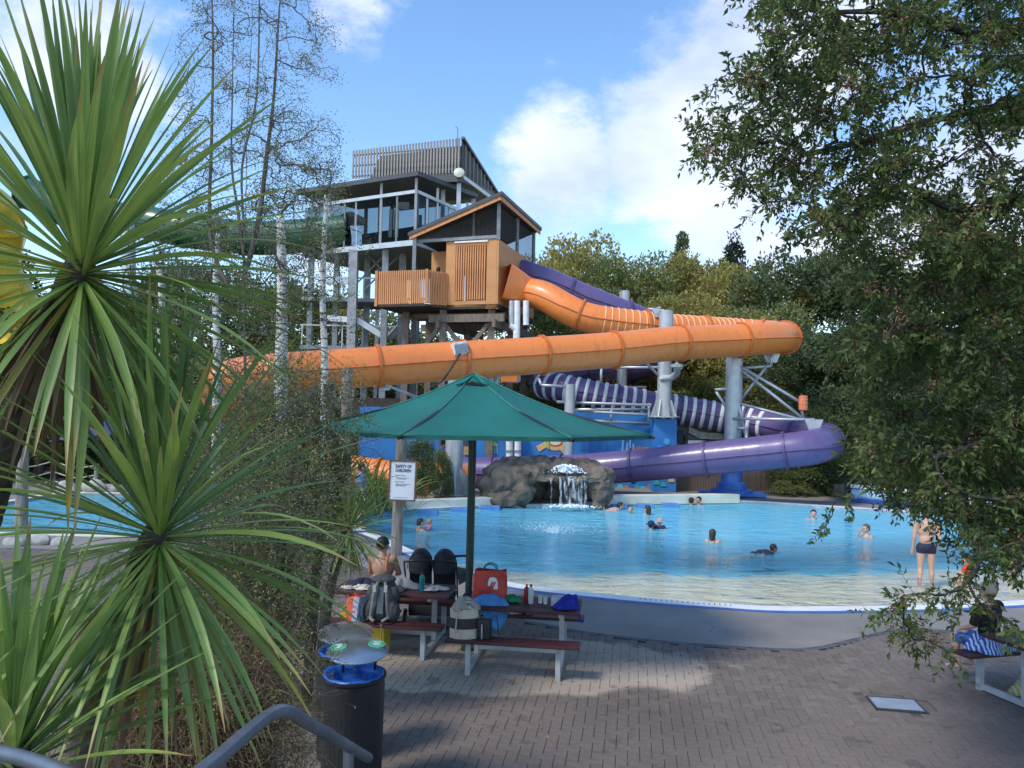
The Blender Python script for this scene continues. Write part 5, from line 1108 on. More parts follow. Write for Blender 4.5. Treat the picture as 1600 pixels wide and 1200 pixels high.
# double pushchair behind the left table
c = Vector((P(676,900,11.95).x, 11.95, 0)); t = thing('double_pushchair', 'black double pushchair with two hoods parked behind the left picnic table', 'pushchair', c); bk = mat('black pram cloth', (.022,.025,.032), .8, .15, 8); fm = mat('dark pram frame', (.03,.03,.035), .4)
for s in (-1, 1):
    q = MB(); n = 10; V = []; F = []
    for i in range(n+1):
        a = -.35+(math.pi*.72)*i/n
        for j in range(9):
            b_ = math.pi*j/8; V.append(c+Vector((s*.19-.185*math.cos(b_), -.22*math.cos(a)*(.35+.65*math.sin(b_))-.02, .80+.30*math.sin(a)*(.3+.7*math.sin(b_)))))
    for i in range(n):
        for j in range(8): F.append((i*9+j, i*9+j+1, (i+1)*9+j+1, (i+1)*9+j))
    q = MB(); q.ball(c+Vector((s*.185,-.02,.86)), (.185,.26,.27), 18, 12); q.v = [(x, y, max(z, .78)) for x, y, z in q.v]; q.build('hood', bk, t, smooth=True)
    for k in (-.35, .15): q2 = MB(); q2.tube([c+Vector((s*.185+.188*math.cos(a), -.02+k*.35-.02, .86+.272*math.sin(a)*math.sqrt(max(0,1-(k*1.2)**2)))) for a in [math.pi*i/12 for i in range(13)]], .006, 5); q2.build('hood_hoop', fm, t, smooth='all')
    q = MB(); q.box(c+Vector((s*.185,.05,.58)), (.34,.10,.46), rot=Matrix.Rotation(R(14),3,'X')); q.build('seat_back', bk, t, bevel=.02)
    q = MB(); q.box(c+Vector((s*.185,.18,.38)), (.34,.36,.07)); q.build('seat', bk, t, bevel=.02)
    q = MB(); q.tube(spline([c+Vector((s*.39,-.42,1.0)), c+Vector((s*.39,-.2,.72)), c+Vector((s*.38,.3,.15))], 6), .013, 8); q.build('side_tube', fm, t, smooth='all')
    for y in (-.22, .42):
        q = MB(); q.tube([c+Vector((s*.36,y,.13)), c+Vector((s*.40,y,.13))], .13, 20); w_o = q.build('wheel', blackp, t, smooth=True); q = MB(); q.tube([c+Vector((s*.355,y,.13)), c+Vector((s*.405,y,.13))], .075, 16); q.build('rim', mat('grey rim', (.35,.36,.37), .4), w_o, smooth=True)
q = MB(); q.tube(spline([c+Vector((-.39,-.42,1.0)), c+Vector((-.2,-.46,1.03)), c+Vector((.2,-.46,1.03)), c+Vector((.39,-.42,1.0))], 6), .018, 8); q.build('push_bar', blackp, t, smooth='all')
q = MB(); q.tube(spline([c+Vector((.30,-.1,1.03)), c+Vector((.52,-.12,1.05)), c+Vector((.60,-.12,1.0)), c+Vector((.56,-.14,.86)), c+Vector((.5,-.16,.74))], 6), .018, 8); q.build('side_handle', blackp, t, smooth='all')
q = MB(); q.prism([c+Vector((.38,-.2,.88)), c+Vector((.58,-.2,.84)), c+Vector((.60,-.2,.72)), c+Vector((.42,-.2,.62))], (0,.10,0)); q.build('side_pouch', mat('grey pouch', (.09,.10,.11), .8), t)
q = MB(); q.box(c+Vector((0,.08,.22)), (.68,.5,.16)); q.build('basket', bk, t, bevel=.02)
# sacks of belongings by the right table
cloth('beach_bag', A3(-.42,.62,BZ), .28,.17,.24, stripes('blue white leaf print', (.45,.55,.70), (.02,.08,.40), 9), 'blue and white patterned beach bag on the far-right bench beside the seated person', 'bag', 51, folds=4)
cloth('yellow_towel', A3(-.05,.35,0), .26,.2,.22, stripes('yellow grey print', (.62,.52,.12), (.30,.30,.28), 7), 'yellow and grey printed towel on the ground under the right-hand picnic table', 'towel', 55)
# ================= PEOPLE =================
skinP = mat('fair skin', (.55,.33,.24), .55, .06, 3); skinM_ = mat('tanned skin', (.42,.24,.16), .55, .06, 3); skinD = mat('brown skin', (.20,.11,.07), .55, .06, 3)
hairs = {'brown': (.05,.03,.02), 'black': (.012,.010,.010), 'blond': (.42,.30,.16), 'lbrown': (.12,.075,.045)}
def hm(k): return mat('hair '+k, hairs[k], .6, .2, 20)
def person(label, base, yaw, H, pose='swim', skin=None, hair='brown', hairlen=0, wear=None, female=False, turn=0, rm=.013, group=None, hat=None, extra=None, fat=1.0, look=0):
    """body: tapered capsules united by a voxel remesh into one surface. Local frame faces -Y; yaw turns it."""
    skin = skin or skinP; t = thing('person', label, 'person', base, yaw, group)
    hh = .065 if H > 1.4 else .085; Z = lambda z: z*H
    sw = (.098 if female else .112)*H; hw = .052*H
    J = {}
    J['pel'] = Vector((0, 0, Z(.53))); J['wai'] = Vector((0, 0, Z(.62))); J['che'] = Vector((0, 0, Z(.73))); J['nec'] = Vector((0, .005, Z(.845))); J['hea'] = Vector((0, -.015*H, Z(.925)))
    for s, n in ((-1, 'r'), (1, 'l')):
        J['sh'+n] = Vector((s*sw, 0, Z(.805))); J['el'+n] = Vector((s*sw*1.22, .02*H, Z(.64))); J['wr'+n] = Vector((s*sw*1.25, -.02*H, Z(.50)))
        J['hi'+n] = Vector((s*hw, 0, Z(.51))); J['kn'+n] = Vector((s*hw*1.15, -.01*H, Z(.275))); J['an'+n] = Vector((s*hw*1.2, .01*H, Z(.04))); J['to'+n] = Vector((s*hw*1.4, -.10*H, Z(.018)))
    if pose == 'swim':
        for s, n in ((-1, 'r'), (1, 'l')): J['el'+n] = Vector((s*sw*1.7, -.08*H, Z(.73))); J['wr'+n] = Vector((s*sw*1.3, -.20*H, Z(.74))); J['kn'+n] = J['kn'+n]+Vector((s*.03, -.1*H, .03)); J['an'+n] = J['an'+n]+Vector((0, .06*H, .08*H)); J['to'+n] = J['an'+n]+Vector((0,-.06*H,-.04*H))
    if pose == 'sit' or pose == 'sitfwd':
        for s, n in ((-1, 'r'), (1, 'l')):
            J['kn'+n] = Vector((s*hw*1.6, -.24*H, Z(.52))); J['an'+n] = Vector((s*hw*1.6, -.20*H, Z(.285))); J['to'+n] = Vector((s*hw*1.7, -.30*H, Z(.262)))
            J['el'+n] = Vector((s*sw*1.25, -.05*H, Z(.655))); J['wr'+n] = Vector((s*sw*.75, -.17*H, Z(.60)))
    if extra: extra(J, H, Z)
    if pose == 'prone':    # tip the trunk forward: rotate everything about the neck
        rotp = Matrix.Rotation(R(80), 3, 'X'); c = J['nec'].copy()
        for k in J:
            if k != 'hea': J[k] = c + rotp @ (J[k]-c)
        J['hea'] = c+Vector((0, -.05*H, .065*H))
    q = MB(); f = fat*(.93 if female else 1)
    def el(c, rx, ry, rz, ax=None):
        rot = None
        if ax is not None: rot = Vector((0,0,1)).rotation_difference(ax.normalized()).to_matrix()
        q.ball(c, (rx*H, ry*H, rz*H), 16, 12, rot=rot)
    ax = J['nec']-J['pel']
    el(J['che'], (.088 if female else .098)*f, .062*f, .105, ax); el(J['wai'], .080*f, .056*f*(1.1 if fat > 1 else 1), .085, ax); el(J['pel'], (.092 if female else .085)*f, .064*f, .065, ax)
    if female: 
        for s in (-1, 1): el(J['che']+Vector((s*.042*H, -.048*H, -.005*H)), .034, .034, .034)
    q.cap(J['che']+ax.normalized()*.06*H, J['nec'], .055*H, .033*H); q.cap(J['nec'], J['hea']-Vector((0, 0, .03*H)), .031*H, .030*H)
    q.cap(J['che'].lerp(J['shr'], .5)+ax*.0, J['shr'], .05*H, .036*H*f); q.cap(J['che'].lerp(J['shl'], .5), J['shl'], .05*H, .036*H*f)
    for n in 'rl':
        q.cap(J['sh'+n], J['el'+n], .033*H*f, .024*H); q.cap(J['el'+n], J['wr'+n], .025*H, .016*H)
        d = (J['wr'+n]-J['el'+n]).normalized(); sd_ = d.cross(Vector((0, 1, 0.01))).normalized(); pc = J['wr'+n]+d*.03*H
        q.ball(pc, (.020*H, .012*H, .028*H), 10, 8, rot=Matrix((sd_, d.cross(sd_), d)).transposed())
        for k, L in enumerate((.036, .044, .041, .033)):
            a = pc+d*.018*H+sd_*(k-1.5)*.0105*H; q.cap(a, a+d*L*H+Vector((0,-.006*H,0)), .0058*H, .0048*H, 6)
        q.cap(pc-sd_*.014*H, pc-sd_*.032*H+d*.022*H+Vector((0,-.008*H,0)), .0065*H, .005*H, 6)
        q.cap(J['hi'+n], J['kn'+n], .052*H*f, .031*H); q.cap(J['kn'+n], J['an'+n], .032*H, .019*H); q.ball(J['kn'+n].lerp(J['an'+n], .28)+Vector((0,.008*H,0)), (.03*H,.03*H,.055*H), 10, 8)
        q.cap(J['an'+n], J['to'+n], .021*H, .015*H)
    # head : skull, jaw, nose, brow, ears, eye hollows come from the brow and cheeks
    hd = J['hea']; hr_ = hh*H; tm_ = Matrix.Rotation(turn, 3, 'Z') @ Matrix.Rotation(look, 3, 'X')
    def hp(x, y, z): return hd+tm_ @ Vector((x*hr_, y*hr_, z*hr_))
    q.ball(hp(0, .08, .18), (hr_*.78, hr_*.92, hr_*.88), 16, 12, rot=tm_); q.ball(hp(0, -.28, -.42), (hr_*.56, hr_*.52, hr_*.50), 14, 10, rot=tm_); q.ball(hp(0, -.1, -.2), (hr_*.68, hr_*.72, hr_*.7), 14, 10, rot=tm_)
    q.cap(hp(0, -.80, .02), hp(0, -.98, -.24), hr_*.11, hr_*.15, 8); q.ball(hp(0, -.72, -.52), (hr_*.26, hr_*.16, hr_*.12), 10, 8, rot=tm_); q.ball(hp(0, -.68, .22), (hr_*.52, hr_*.18, hr_*.14), 10, 8, rot=tm_)
    for s in (-1, 1): q.ball(hp(s*.80, .05, -.05), (hr_*.12, hr_*.2, hr_*.28), 8, 6, rot=tm_)
    body = q.build('body', skin, t, local=True, remesh=rm)
    for s in (-1, 1):
        e = MB(); e.ball(hp(s*.30, -.80, .05), (hr_*.13, hr_*.08, hr_*.09), 8, 6, rot=tm_); e.build('eye', mat('dark eye', (.03,.02,.02), .3), t, local=True, smooth=True)
    e = MB(); e.ball(hp(0, -.865, -.53), (hr_*.22, hr_*.05, hr_*.07), 8, 6, rot=tm_); e.build('mouth', mat('lips', (.35,.13,.11), .5), t, local=True, smooth=True)
    # hair
    if hair:
        e = MB(); e.ball(hp(0, .16, .30), (hr_*.86, hr_*.98, hr_*.88), 18, 12, rot=tm_); e.ball(hp(0, .42, -.10), (hr_*.74, hr_*.62, hr_*.62), 14, 10, rot=tm_)
        if hairlen == 1: e.cap(hp(0, .62, 0), hp(0, .75, -1.5), hr_*.62, hr_*.4); e.cap(hp(.5, .3, 0), hp(.5, .35, -1.3), hr_*.35, hr_*.25); e.cap(hp(-.5, .3, 0), hp(-.5, .35, -1.3), hr_*.35, hr_*.25)
        if hairlen == 2: e.ball(hp(0, .95, .25), hr_*.42, 12, 8)
        if hairlen == 3: e.ball(hp(0, .85, -.35), hr_*.40, 12, 8)
        ho_ = e.build('hair', hm(hair), t, local=True, remesh=rm*.8)
        me = ho_.data; bm = bmesh.new(); bm.from_mesh(me); im = tm_.inverted(); dl = []
        for v in bm.verts:
            l = (im @ (v.co-hd))/hr_
            if l.y < -.42 and l.z < .62: dl.append(v)
            else: v.co += Vector((noise.noise(v.co*60), noise.noise(v.co*60+Vector((9,0,0))), noise.noise(v.co*60+Vector((0,9,0)))))*.006
        bmesh.ops.delete(bm, geom=dl, context='VERTS'); bm.to_mesh(me); bm.free()
    if hat:
        e = MB(); m_ = mat('hat %s' % hat[0], hat[1], .8, .1, 8)
        e.ball(hp(0, .12, .40), (hr_*1.0, hr_*1.15, hr_*.92), 18, 12, rot=tm_)
        if hat[2] == 'brim': e.lathe([(hr_*.8,.1*hr_),(hr_*1.55,-.12*hr_),(hr_*1.55,-.16*hr_),(hr_*.8,.0)], hp(0, .05, .38), 20, rot=tm_)
        if hat[2] == 'peak': e.prism([hp(x, y, .40) for x, y in ((-.6,-.6),(-.55,-1.3),(0,-1.6),(.55,-1.3),(.6,-.6))], tm_ @ Vector((0, 0, .08*hr_)))
        e.v = [v for v in e.v]; e.build('hat', m_, t, local=True, smooth=True)
    def shell(name, parts, m_, g_=.010, cut=None):
        e = MB()
        for p in parts: 
            if p[0] == 'e': _, c, rx, ry, rz = p; e.ball(c, (rx*H+g_, ry*H+g_, rz*H+g_), 16, 12, rot=Vector((0,0,1)).rotation_difference(ax.normalized()).to_matrix())
            else: _, a, b_, r0, r1 = p; e.cap(a, b_, r0*H+g_, r1*H+g_, 14)
        o = e.build(name, m_, t, local=True, remesh=rm)
        if cut:
            bm = bmesh.new(); bm.from_mesh(o.data); bmesh.ops.delete(bm, geom=[v for v in bm.verts if cut(v.co)], context='VERTS'); bm.to_mesh(o.data); bm.free()
        return o
    W = wear or {}
    if 'trunks' in W:
        L = W.get('tl', .45); pr = [('e', J['pel'], (.092 if female else .085)*f, .064*f, .065)]
        for n in 'rl': pr.append(('c', J['hi'+n], J['hi'+n].lerp(J['kn'+n], L), .052*f, .052-.021*L+.004))
        shell('swim_trunks', pr, W['trunks'], .009, (lambda co: co.z > J['pel'].z+.045*H) if pose == 'stand' else None)
    if 'top' in W:
        pr = [('e', J['che'], (.088 if female else .098)*f, .062*f, .105), ('e', J['wai'], .080*f, .058*f, .085), ('e', J['pel'], .088*f, .064*f, .05), ('c', J['che'].lerp(J['shr'], .5), J['shr'], .05, .036*f), ('c', J['che'].lerp(J['shl'], .5), J['shl'], .05, .036*f)]
        if W.get('sleeve', 1):
            for n in 'rl': pr.append(('c', J['sh'+n], J['sh'+n].lerp(J['el'+n], W['sleeve']), .034*f, .028))
        if female: pr += [('e', J['che']+Vector((s*.042*H, -.048*H, -.005*H)), .034, .034, .034) for s in (-1, 1)]
        shell('shirt', pr, W['top'], .011, lambda co: (co-J['nec']).length < .05*H and co.z > J['nec'].z-.015*H)
    if 'suit' in W:
        pr = [('e', J['che']-ax.normalized()*.02*H, .090*f, .063*f, .085), ('e', J['wai'], .080*f, .057*f, .085), ('e', J['pel'], .092*f, .066*f, .065)]
        if female: pr += [('e', J['che']+Vector((s*.042*H, -.048*H, -.005*H)), .034, .034, .034) for s in (-1, 1)]
        bk = W.get('backcut', .72); shell('swimsuit', pr, W['suit'], .007, lambda co: co.y > .0 and co.z > Z(bk))
        for s in ((-1,) if W.get('one') else (-1, 1)):
            x = s*.055*H; e = MB(); pts = [Vector((x, .072*H, Z(.70))), Vector((x, .066*H, Z(.77))), Vector((x*1.05, .035*H, Z(.84))), Vector((x*1.02, -.03*H, Z(.835))), Vector((x, -.075*H, Z(.77)))]
            e.tube(spline(pts, 5), .011 if W.get('one') else .007, 6); e.build('strap', W['suit'], t, local=True, smooth='all')
    if 'band' in W:
        e = MB(); n = 24; z = Z(.725); pts = [Vector(((.098 if not female else .094)*f*H*math.cos(a), .069*f*H*math.sin(a), z)) for a in [2*math.pi*k/n for k in range(n)]]
        e.tube(pts, .012, 6, closed=True); 
        for s in (-1, 1): e.tube(spline([Vector((s*.05*H, .066*H, z)), Vector((s*.045*H, .05*H, Z(.82))), Vector((s*.04*H, .0, Z(.855))), Vector((s*.045*H, -.06*H, Z(.80)))], 5), .006, 6)
        e.build('bikini_top', W['band'], t, local=True, smooth='all')
    return t
nvy = mat('navy swim cloth', (.012,.016,.045), .7, .1, 10); blk_ = mat('black swim cloth', (.01,.01,.012), .6)
def inwater(px, py, H, frac):      # frac: share of the body height above the water line
    p = G(px, py, WL); p.z = WL-H*(1-frac); return p
def face(p, tx, ty):               # yaw so that the local -Y axis points to world direction (tx,ty)
    return math.atan2(tx, -ty)
S = []
def sw(label, px, py, H, frac, d, **k): b_ = inwater(px, py, H, frac); return person(label, b_, math.atan2(d[0], -d[1]), H, k.pop('pose', 'swim'), **k)
sw('brown-haired woman in the pool holding a small child, nearest the sign post', 656, 829, 1.65, .21, (.85,.5), hair='brown', hairlen=3, wear={'band': blk_}, female=True)
sw('small blond child in pink held by the woman near the sign post', 671, 827, .95, .30, (-.9,-.3), hair='blond', wear={'top': mat('pink swim cloth', (.7,.22,.28), .7), 'sleeve': .5})
sw('bearded dark-haired man leaning forward in the pool just right of the waterfall', 966, 797, 1.78, .17, (1,-.1), hair='black', hairlen=0, pose='prone')
sw('blond child with only the head above water, right of the bearded man', 985, 802, 1.1, .17, (-.3,-1), hair='blond')
sw('girl with long dark wet hair in the pool right of the blond child', 1012, 804, 1.4, .20, (-.6,.6), hair='brown', hairlen=1, female=True)
sw('person in a navy sun hat in the pool carrying a child', 1017, 827, 1.6, .15, (.5,.8), hair='black', wear={'top': nvy, 'sleeve': .6}, hat=('navy', (.015,.02,.06), 'brim'))
sw('child in a pale pink hat and dark top beside the person with the navy hat', 1031, 826, 1.05, .26, (-.5,-.9), hair='blond', wear={'top': nvy, 'sleeve': .6}, hat=('pale pink', (.55,.33,.28), 'brim'))
sw('dark-haired man in the water at the far pool edge, left of a pair', 1080, 789, 1.75, .16, (.6,.6), hair='black', skin=skinM_)
sw('dark-haired man in the water at the far pool edge, right of a pair', 1092, 789, 1.75, .18, (-.7,-.6), hair='black', skin=skinM_)
sw('woman with long wet brown hair and bikini straps in mid pool, seen from behind', 1113, 847, 1.65, .21, (.5,.85), hair='brown', hairlen=1, wear={'band': blk_}, female=True)
sw('boy with short black hair in a dark rash top swimming to the right', 1205, 864, 1.45, .17, (1,.1), hair='black', skin=skinD, pose='prone', wear={'top': nvy, 'sleeve': .8})
sw('short-haired bare-chested man, head and shoulders above water in the far right of the pool', 1271, 811, 1.75, .18, (-.3,-1), hair='black')
sw('swimmer face down with only a navy cap above the water', 1322, 814, 1.6, .075, (1,-.2), hair='black', hat=('navy cap', (.03,.03,.10), 'none'), pose='prone')
def hand_face(J, H, Z): J['elr'] = J['shr']+Vector((-.03*H, -.09*H, -.07*H)); J['wrr'] = J['hea']+Vector((-.03*H, -.085*H, -.035*H))
sw('bare-shouldered man holding a hand to his face in the right part of the pool', 1354, 839, 1.75, .21, (-1,-.25), hair='lbrown', extra=hand_face)
def standwater(px, py, H, d, label, **k):
    p = G(px, py, WL); p.z = WL-.30; return person(label, p, math.atan2(d[0], -d[1]), H, 'stand', **k)
def slack(J, H, Z): J['anl'] += Vector((.03*H, .05*H, 0)); J['elr'] += Vector((.0,.02*H,0)); J['wrr'] += Vector((.02*H,-.03*H,.0))
standwater(1447, 902, 1.80, (.2,1), 'man in navy swim trunks standing shin deep behind the hanging twigs, his back turned', hair='lbrown', wear={'trunks': nvy, 'tl': .12}, extra=slack, rm=.011, fat=1.08)
standwater(1583, 896, 1.70, (-.6,.8), 'bare-backed man in navy shorts wading at the right edge behind the branches', hair='lbrown', wear={'trunks': nvy, 'tl': .4}, fat=1.05)
def crouch(J, H, Z):
    for s, n in ((-1, 'r'), (1, 'l')): J['kn'+n] = Vector((s*.09*H, -.2*H, Z(.56))); J['an'+n] = Vector((s*.09*H, -.08*H, Z(.36))); J['to'+n] = J['an'+n]+Vector((0,-.1*H,-.02*H)); J['el'+n] = J['sh'+n]+Vector((s*.02*H, -.1*H, -.12*H)); J['wr'+n] = J['el'+n]+Vector((0, -.08*H, -.1*H))
p = G(1512, 908, WL); p.z = WL-.60
person('child in an orange-red top crouching in the shallow water behind the branches', p, math.atan2(-.8, -.5), 1.15, 'stand', extra=crouch, hair='brown', wear={'top': mat('orange red swim top', (.60,.08,.04), .7), 'sleeve': .7})
p = G(562, 826); person('man in a blue t-shirt and dark shorts standing by the small cabbage tree', p, math.atan2(.9,-.35), 1.78, 'stand', hair='brown', wear={'top': mat('blue cotton', (.13,.22,.42), .9, .1, 8), 'sleeve': .75, 'trunks': mat('charcoal shorts', (.03,.03,.035), .9), 'tl': .75}, fat=1.25)
p = F1(3.05, .55, 7.9) if 'F1' in globals() else Vector((-3.6,33.5,7.9))
person('bare-chested person standing on the timber balcony of the launch tower', p, math.atan2(.3,-1), 1.75, 'stand', hair='brown', wear={'trunks': nvy})
# seated woman at the left table (rear bench, facing the pool)
b_ = A1(-.40, .66, 0); Hh = 1.66; b_.z = BZ-Hh*.53+.075*Hh
def sw_arms(J, H, Z):
    for s, n in ((-1, 'r'), (1, 'l')): J['el'+n] = Vector((s*.135*H, -.07*H, Z(.665))); J['wr'+n] = Vector((s*.07*H, -.20*H, Z(.63)))
om = stripes('orange pink striped swimsuit', (.75,.22,.08), (.62,.20,.22), 16, 'DIAGONAL')
person('woman in an orange one-shoulder swimsuit sitting at the left picnic table, back turned', b_, math.atan2(.15, -1), Hh, 'sit', female=True, hair='black', hairlen=2, skin=skinM_, wear={'suit': om, 'one': 1, 'backcut': .655}, extra=sw_arms, rm=.009, turn=R(-25), fat=1.22)
e = MB(); 
cloth('skirt_towel', A1(-.40,.60,BZ+.005), .27,.20,.10, stripes('teal and cream stripes', (.04,.20,.22), (.40,.40,.34), 9, 'Z'), 'teal and cream striped towel around the seated woman at the left table', 'towel', 66)
b_ = A3(-.40, .64, 0); Hh = 1.52; b_.z = BZ-Hh*.53+.075*Hh
person('person in a beige cap and black t-shirt sitting on the right-hand bench', b_, math.atan2(-.45, -.9), Hh, 'sit', hair='lbrown', wear={'top': mat('black cotton', (.012,.012,.014), .9), 'sleeve': .8, 'trunks': mat('blue floral shorts', (.05,.13,.40), .8, .3, 20), 'tl': .8}, hat=('beige', (.42,.35,.25), 'peak'), rm=.01, fat=1.15)
# ================= VEGETATION =================
NR = np.random.default_rng(5)
def leafarr(C, D, L, W, fold=.25, up=None):
    """C centres (n,3), D directions (n,3), L lengths, W widths -> folded leaf of two quads"""
    n = len(C); D = D/np.linalg.norm(D, axis=1, keepdims=True)
    r = NR.normal(size=(n, 3)) if up is None else up + NR.normal(size=(n, 3))*.35
    S = np.cross(D, r); S /= np.linalg.norm(S, axis=1, keepdims=True)+1e-9; Nn = np.cross(S, D)
    L = np.broadcast_to(L, n)[:, None]; W = np.broadcast_to(W, n)[:, None]
    a = C; b = C + D*L*.45 + S*W*.5 + Nn*W*fold; c = C + D*L - Nn*L*.08; d = C + D*L*.45 - S*W*.5 + Nn*W*fold; e = C + D*L*.5
    V = np.stack([a, b, c, d, e], 1).reshape(-1, 3); i = np.arange(n)[:, None]*5
    F = np.concatenate([i+np.array([[0, 1, 4]]), i+np.array([[1, 2, 4]]), i+np.array([[0, 4, 3]]), i+np.array([[4, 2, 3]])]); return V, F
def leafquad(C, D, L, W):
    n = len(C); D = D/np.linalg.norm(D, axis=1, keepdims=True); r = NR.normal(size=(n, 3)); S = np.cross(D, r); S /= np.linalg.norm(S, axis=1, keepdims=True)+1e-9
    L = np.broadcast_to(L, n)[:, None]; W = np.broadcast_to(W, n)[:, None]
    V = np.stack([C, C+D*L*.5+S*W*.5, C+D*L, C+D*L*.5-S*W*.5], 1).reshape(-1, 3); F = np.arange(n*4).reshape(n, 4); return V, F
def leafmat(name, col, col2, scale=.5, trans=.25, rough=.55, isl=.35, lo=.35, hi=.65): return mat(name, col, rough, .1, scale, col2=col2, trans=trans, isl=isl, spec=.3, lo=lo, hi=hi)
bark = mat('grey brown bark', (.12,.10,.085), .9, .25, 8, stretch=(2,2,.3), bump=.6, bscale=14)
barkd = mat('dark bark', (.05,.042,.036), .9, .25, 10, stretch=(2,2,.3), bump=.6, bscale=20)
birchm = mat('white birch bark', (.60,.58,.54), .7, .1, 5, col2=(.12,.11,.10), lo=.40, hi=.46, stretch=(.6,.6,2.4), bump=.3)
def blob_crown(R_, H, nb, nl, lsz, shape='round', seed=0, z0=.25):
    """crown of leaf sprays: points on the upper shells of many sub-blobs"""
    g = np.random.default_rng(seed); C = []; Dn = []
    bl = []
    for i in range(nb):
        t = g.uniform(0, 1); a = g.uniform(0, 6.283)
        if shape == 'round': z = z0+(1-z0)*t; rr = R_*math.sqrt(max(.05, 1-((z-.58)/.48)**2))*g.uniform(.55, .85); br = R_*g.uniform(.22, .42)
        elif shape == 'cone': z = z0+(1-z0)*t; rr = R_*(1.03-z)/(1.03-z0)*g.uniform(.4, .9); br = R_*(.14+.35*(1-z))
        elif shape == 'column': z = z0+(1-z0)*t; rr = R_*.55*g.uniform(.1, 1)*min(1, (1.04-z)*4); br = R_*g.uniform(.35, .5)*min(1, .35+(1.05-z)*4)
        else: z = z0+(1-z0)*t; rr = R_*math.sqrt(max(.1, 1-z*z))*g.uniform(.4, .9); br = R_*g.uniform(.25, .45)
        bl.append((rr*math.cos(a), rr*math.sin(a), z*H, br))
    tot = sum(b[3]**2 for b in bl)
    for (x, y, z, br) in bl:
        k = int(nl*br*br/tot); d = g.normal(size=(k, 3)); d /= np.linalg.norm(d, axis=1, keepdims=True)
        d[:, 2] = np.where(d[:, 2] < -.35, -d[:, 2], d[:, 2])
        rad = br*(.55+.5*g.random((k, 1))**.5); rad *= 1+.22*np.sin(d[:, :1]*9+z)*np.cos(d[:, 1:2]*8+x)
        C.append(np.array([x, y, z])+d*rad*np.array([1, 1, .8])); Dn.append(d+g.normal(size=(k, 3))*.8)
    C = np.concatenate(C); Dn = np.concatenate(Dn)
    return leafquad(C, Dn, lsz*g.uniform(.6, 1.3, len(C)), lsz*.62*g.uniform(.7, 1.2, len(C)))
def mesh_np(name, V, F, m):
    o = npmesh(name, V, F, m); me = o.data; bpy.data.objects.remove(o); return me
K = {}
oliveM = leafmat('olive gold foliage', (.44,.37,.10), (.25,.245,.07), .25, .4)
midM = leafmat('mid green foliage', (.27,.30,.10), (.15,.185,.065), .25, .4)
darkM = leafmat('dark green foliage', (.13,.17,.07), (.075,.105,.045), .25, .35)
coniM = leafmat('conifer foliage', (.025,.045,.022), (.012,.022,.012), .3, trans=.1)
palM = leafmat('pale poplar foliage', (.12,.16,.07), (.06,.085,.035), .4)
def kind(key, *a, m=None, **k): V_, F_ = blob_crown(*a, **k); K[key] = (mesh_np('crown', V_, F_, m), float(np.percentile(V_[:, 2], 99.7)))
kind('olive', 1, 2.4, 46, 20000, .050, m=oliveM, seed=1); kind('olive2', 1, 2.2, 40, 20000, .052, m=oliveM, seed=2)
kind('mid', 1, 2.3, 44, 18000, .052, m=midM, seed=3); kind('dark', 1, 2.3, 44, 18000, .055, m=darkM, seed=4, z0=.1)
kind('conifer', 1, 2.6, 90, 18000, .06, m=coniM, seed=5, shape='cone', z0=.1); kind('poplar', 1, 9, 90, 16000, .16, m=palM, seed=6, shape='column', z0=.1)
kind('shrub', 1, 1.2, 24, 8000, .07, m=midM, seed=7, shape='dome', z0=.0); kind('dshrub', 1, 1.2, 24, 8000, .07, m=darkM, seed=8, shape='dome', z0=.0)
def trunk_mb(h, r, lean=.05, nlimb=5, seed=0, crownr=2):
    g = random.Random(seed); q = MB(); pts = [Vector((g.gauss(0, lean)*i, g.gauss(0, lean)*i, h*i/6)) for i in range(7)]
    q.tube(pts, [r*(1-.11*i) for i in range(7)], 9)
    for i in range(nlimb):
        k = g.randint(2, 5); a = g.uniform(0, 6.283); s = pts[k]; L = crownr*g.uniform(.5, .9)
        q.tube([s, s+Vector((math.cos(a)*L*.4, math.sin(a)*L*.4, L*.35)), s+Vector((math.cos(a)*L, math.sin(a)*L, L*1.0))], [r*.45, r*.3, r*.08], 6)
    return q
TN = 0
def tree(px, ytop, Y, rx, key, label, name='broadleaf_tree', grp='trees behind the slides', cat='tree', zbase=None):
    global TN; TN += 1
    top = P(px, ytop, Y).z; me, H = K[key]; base = Vector((P(px, ytop, Y).x, Y, 0)); t = thing(name, label, cat, base, rz=TN*1.7, group=grp)
    o = bpy.data.objects.new('crown', me); COL.objects.link(o); o.parent = t
    zlow = top*.02 if key in ('shrub', 'dshrub') else (zbase if zbase is not None else top*.0)
    o.scale = (rx, rx, (top-zlow)/H); o.location = (0, 0, zlow)
    if key not in ('shrub', 'dshrub'):
        q = trunk_mb(top*.62, .03*rx+.12, .1, 5, TN, rx); q.build('trunk', bark, t, local=True, smooth='all', fix=False)
    return t
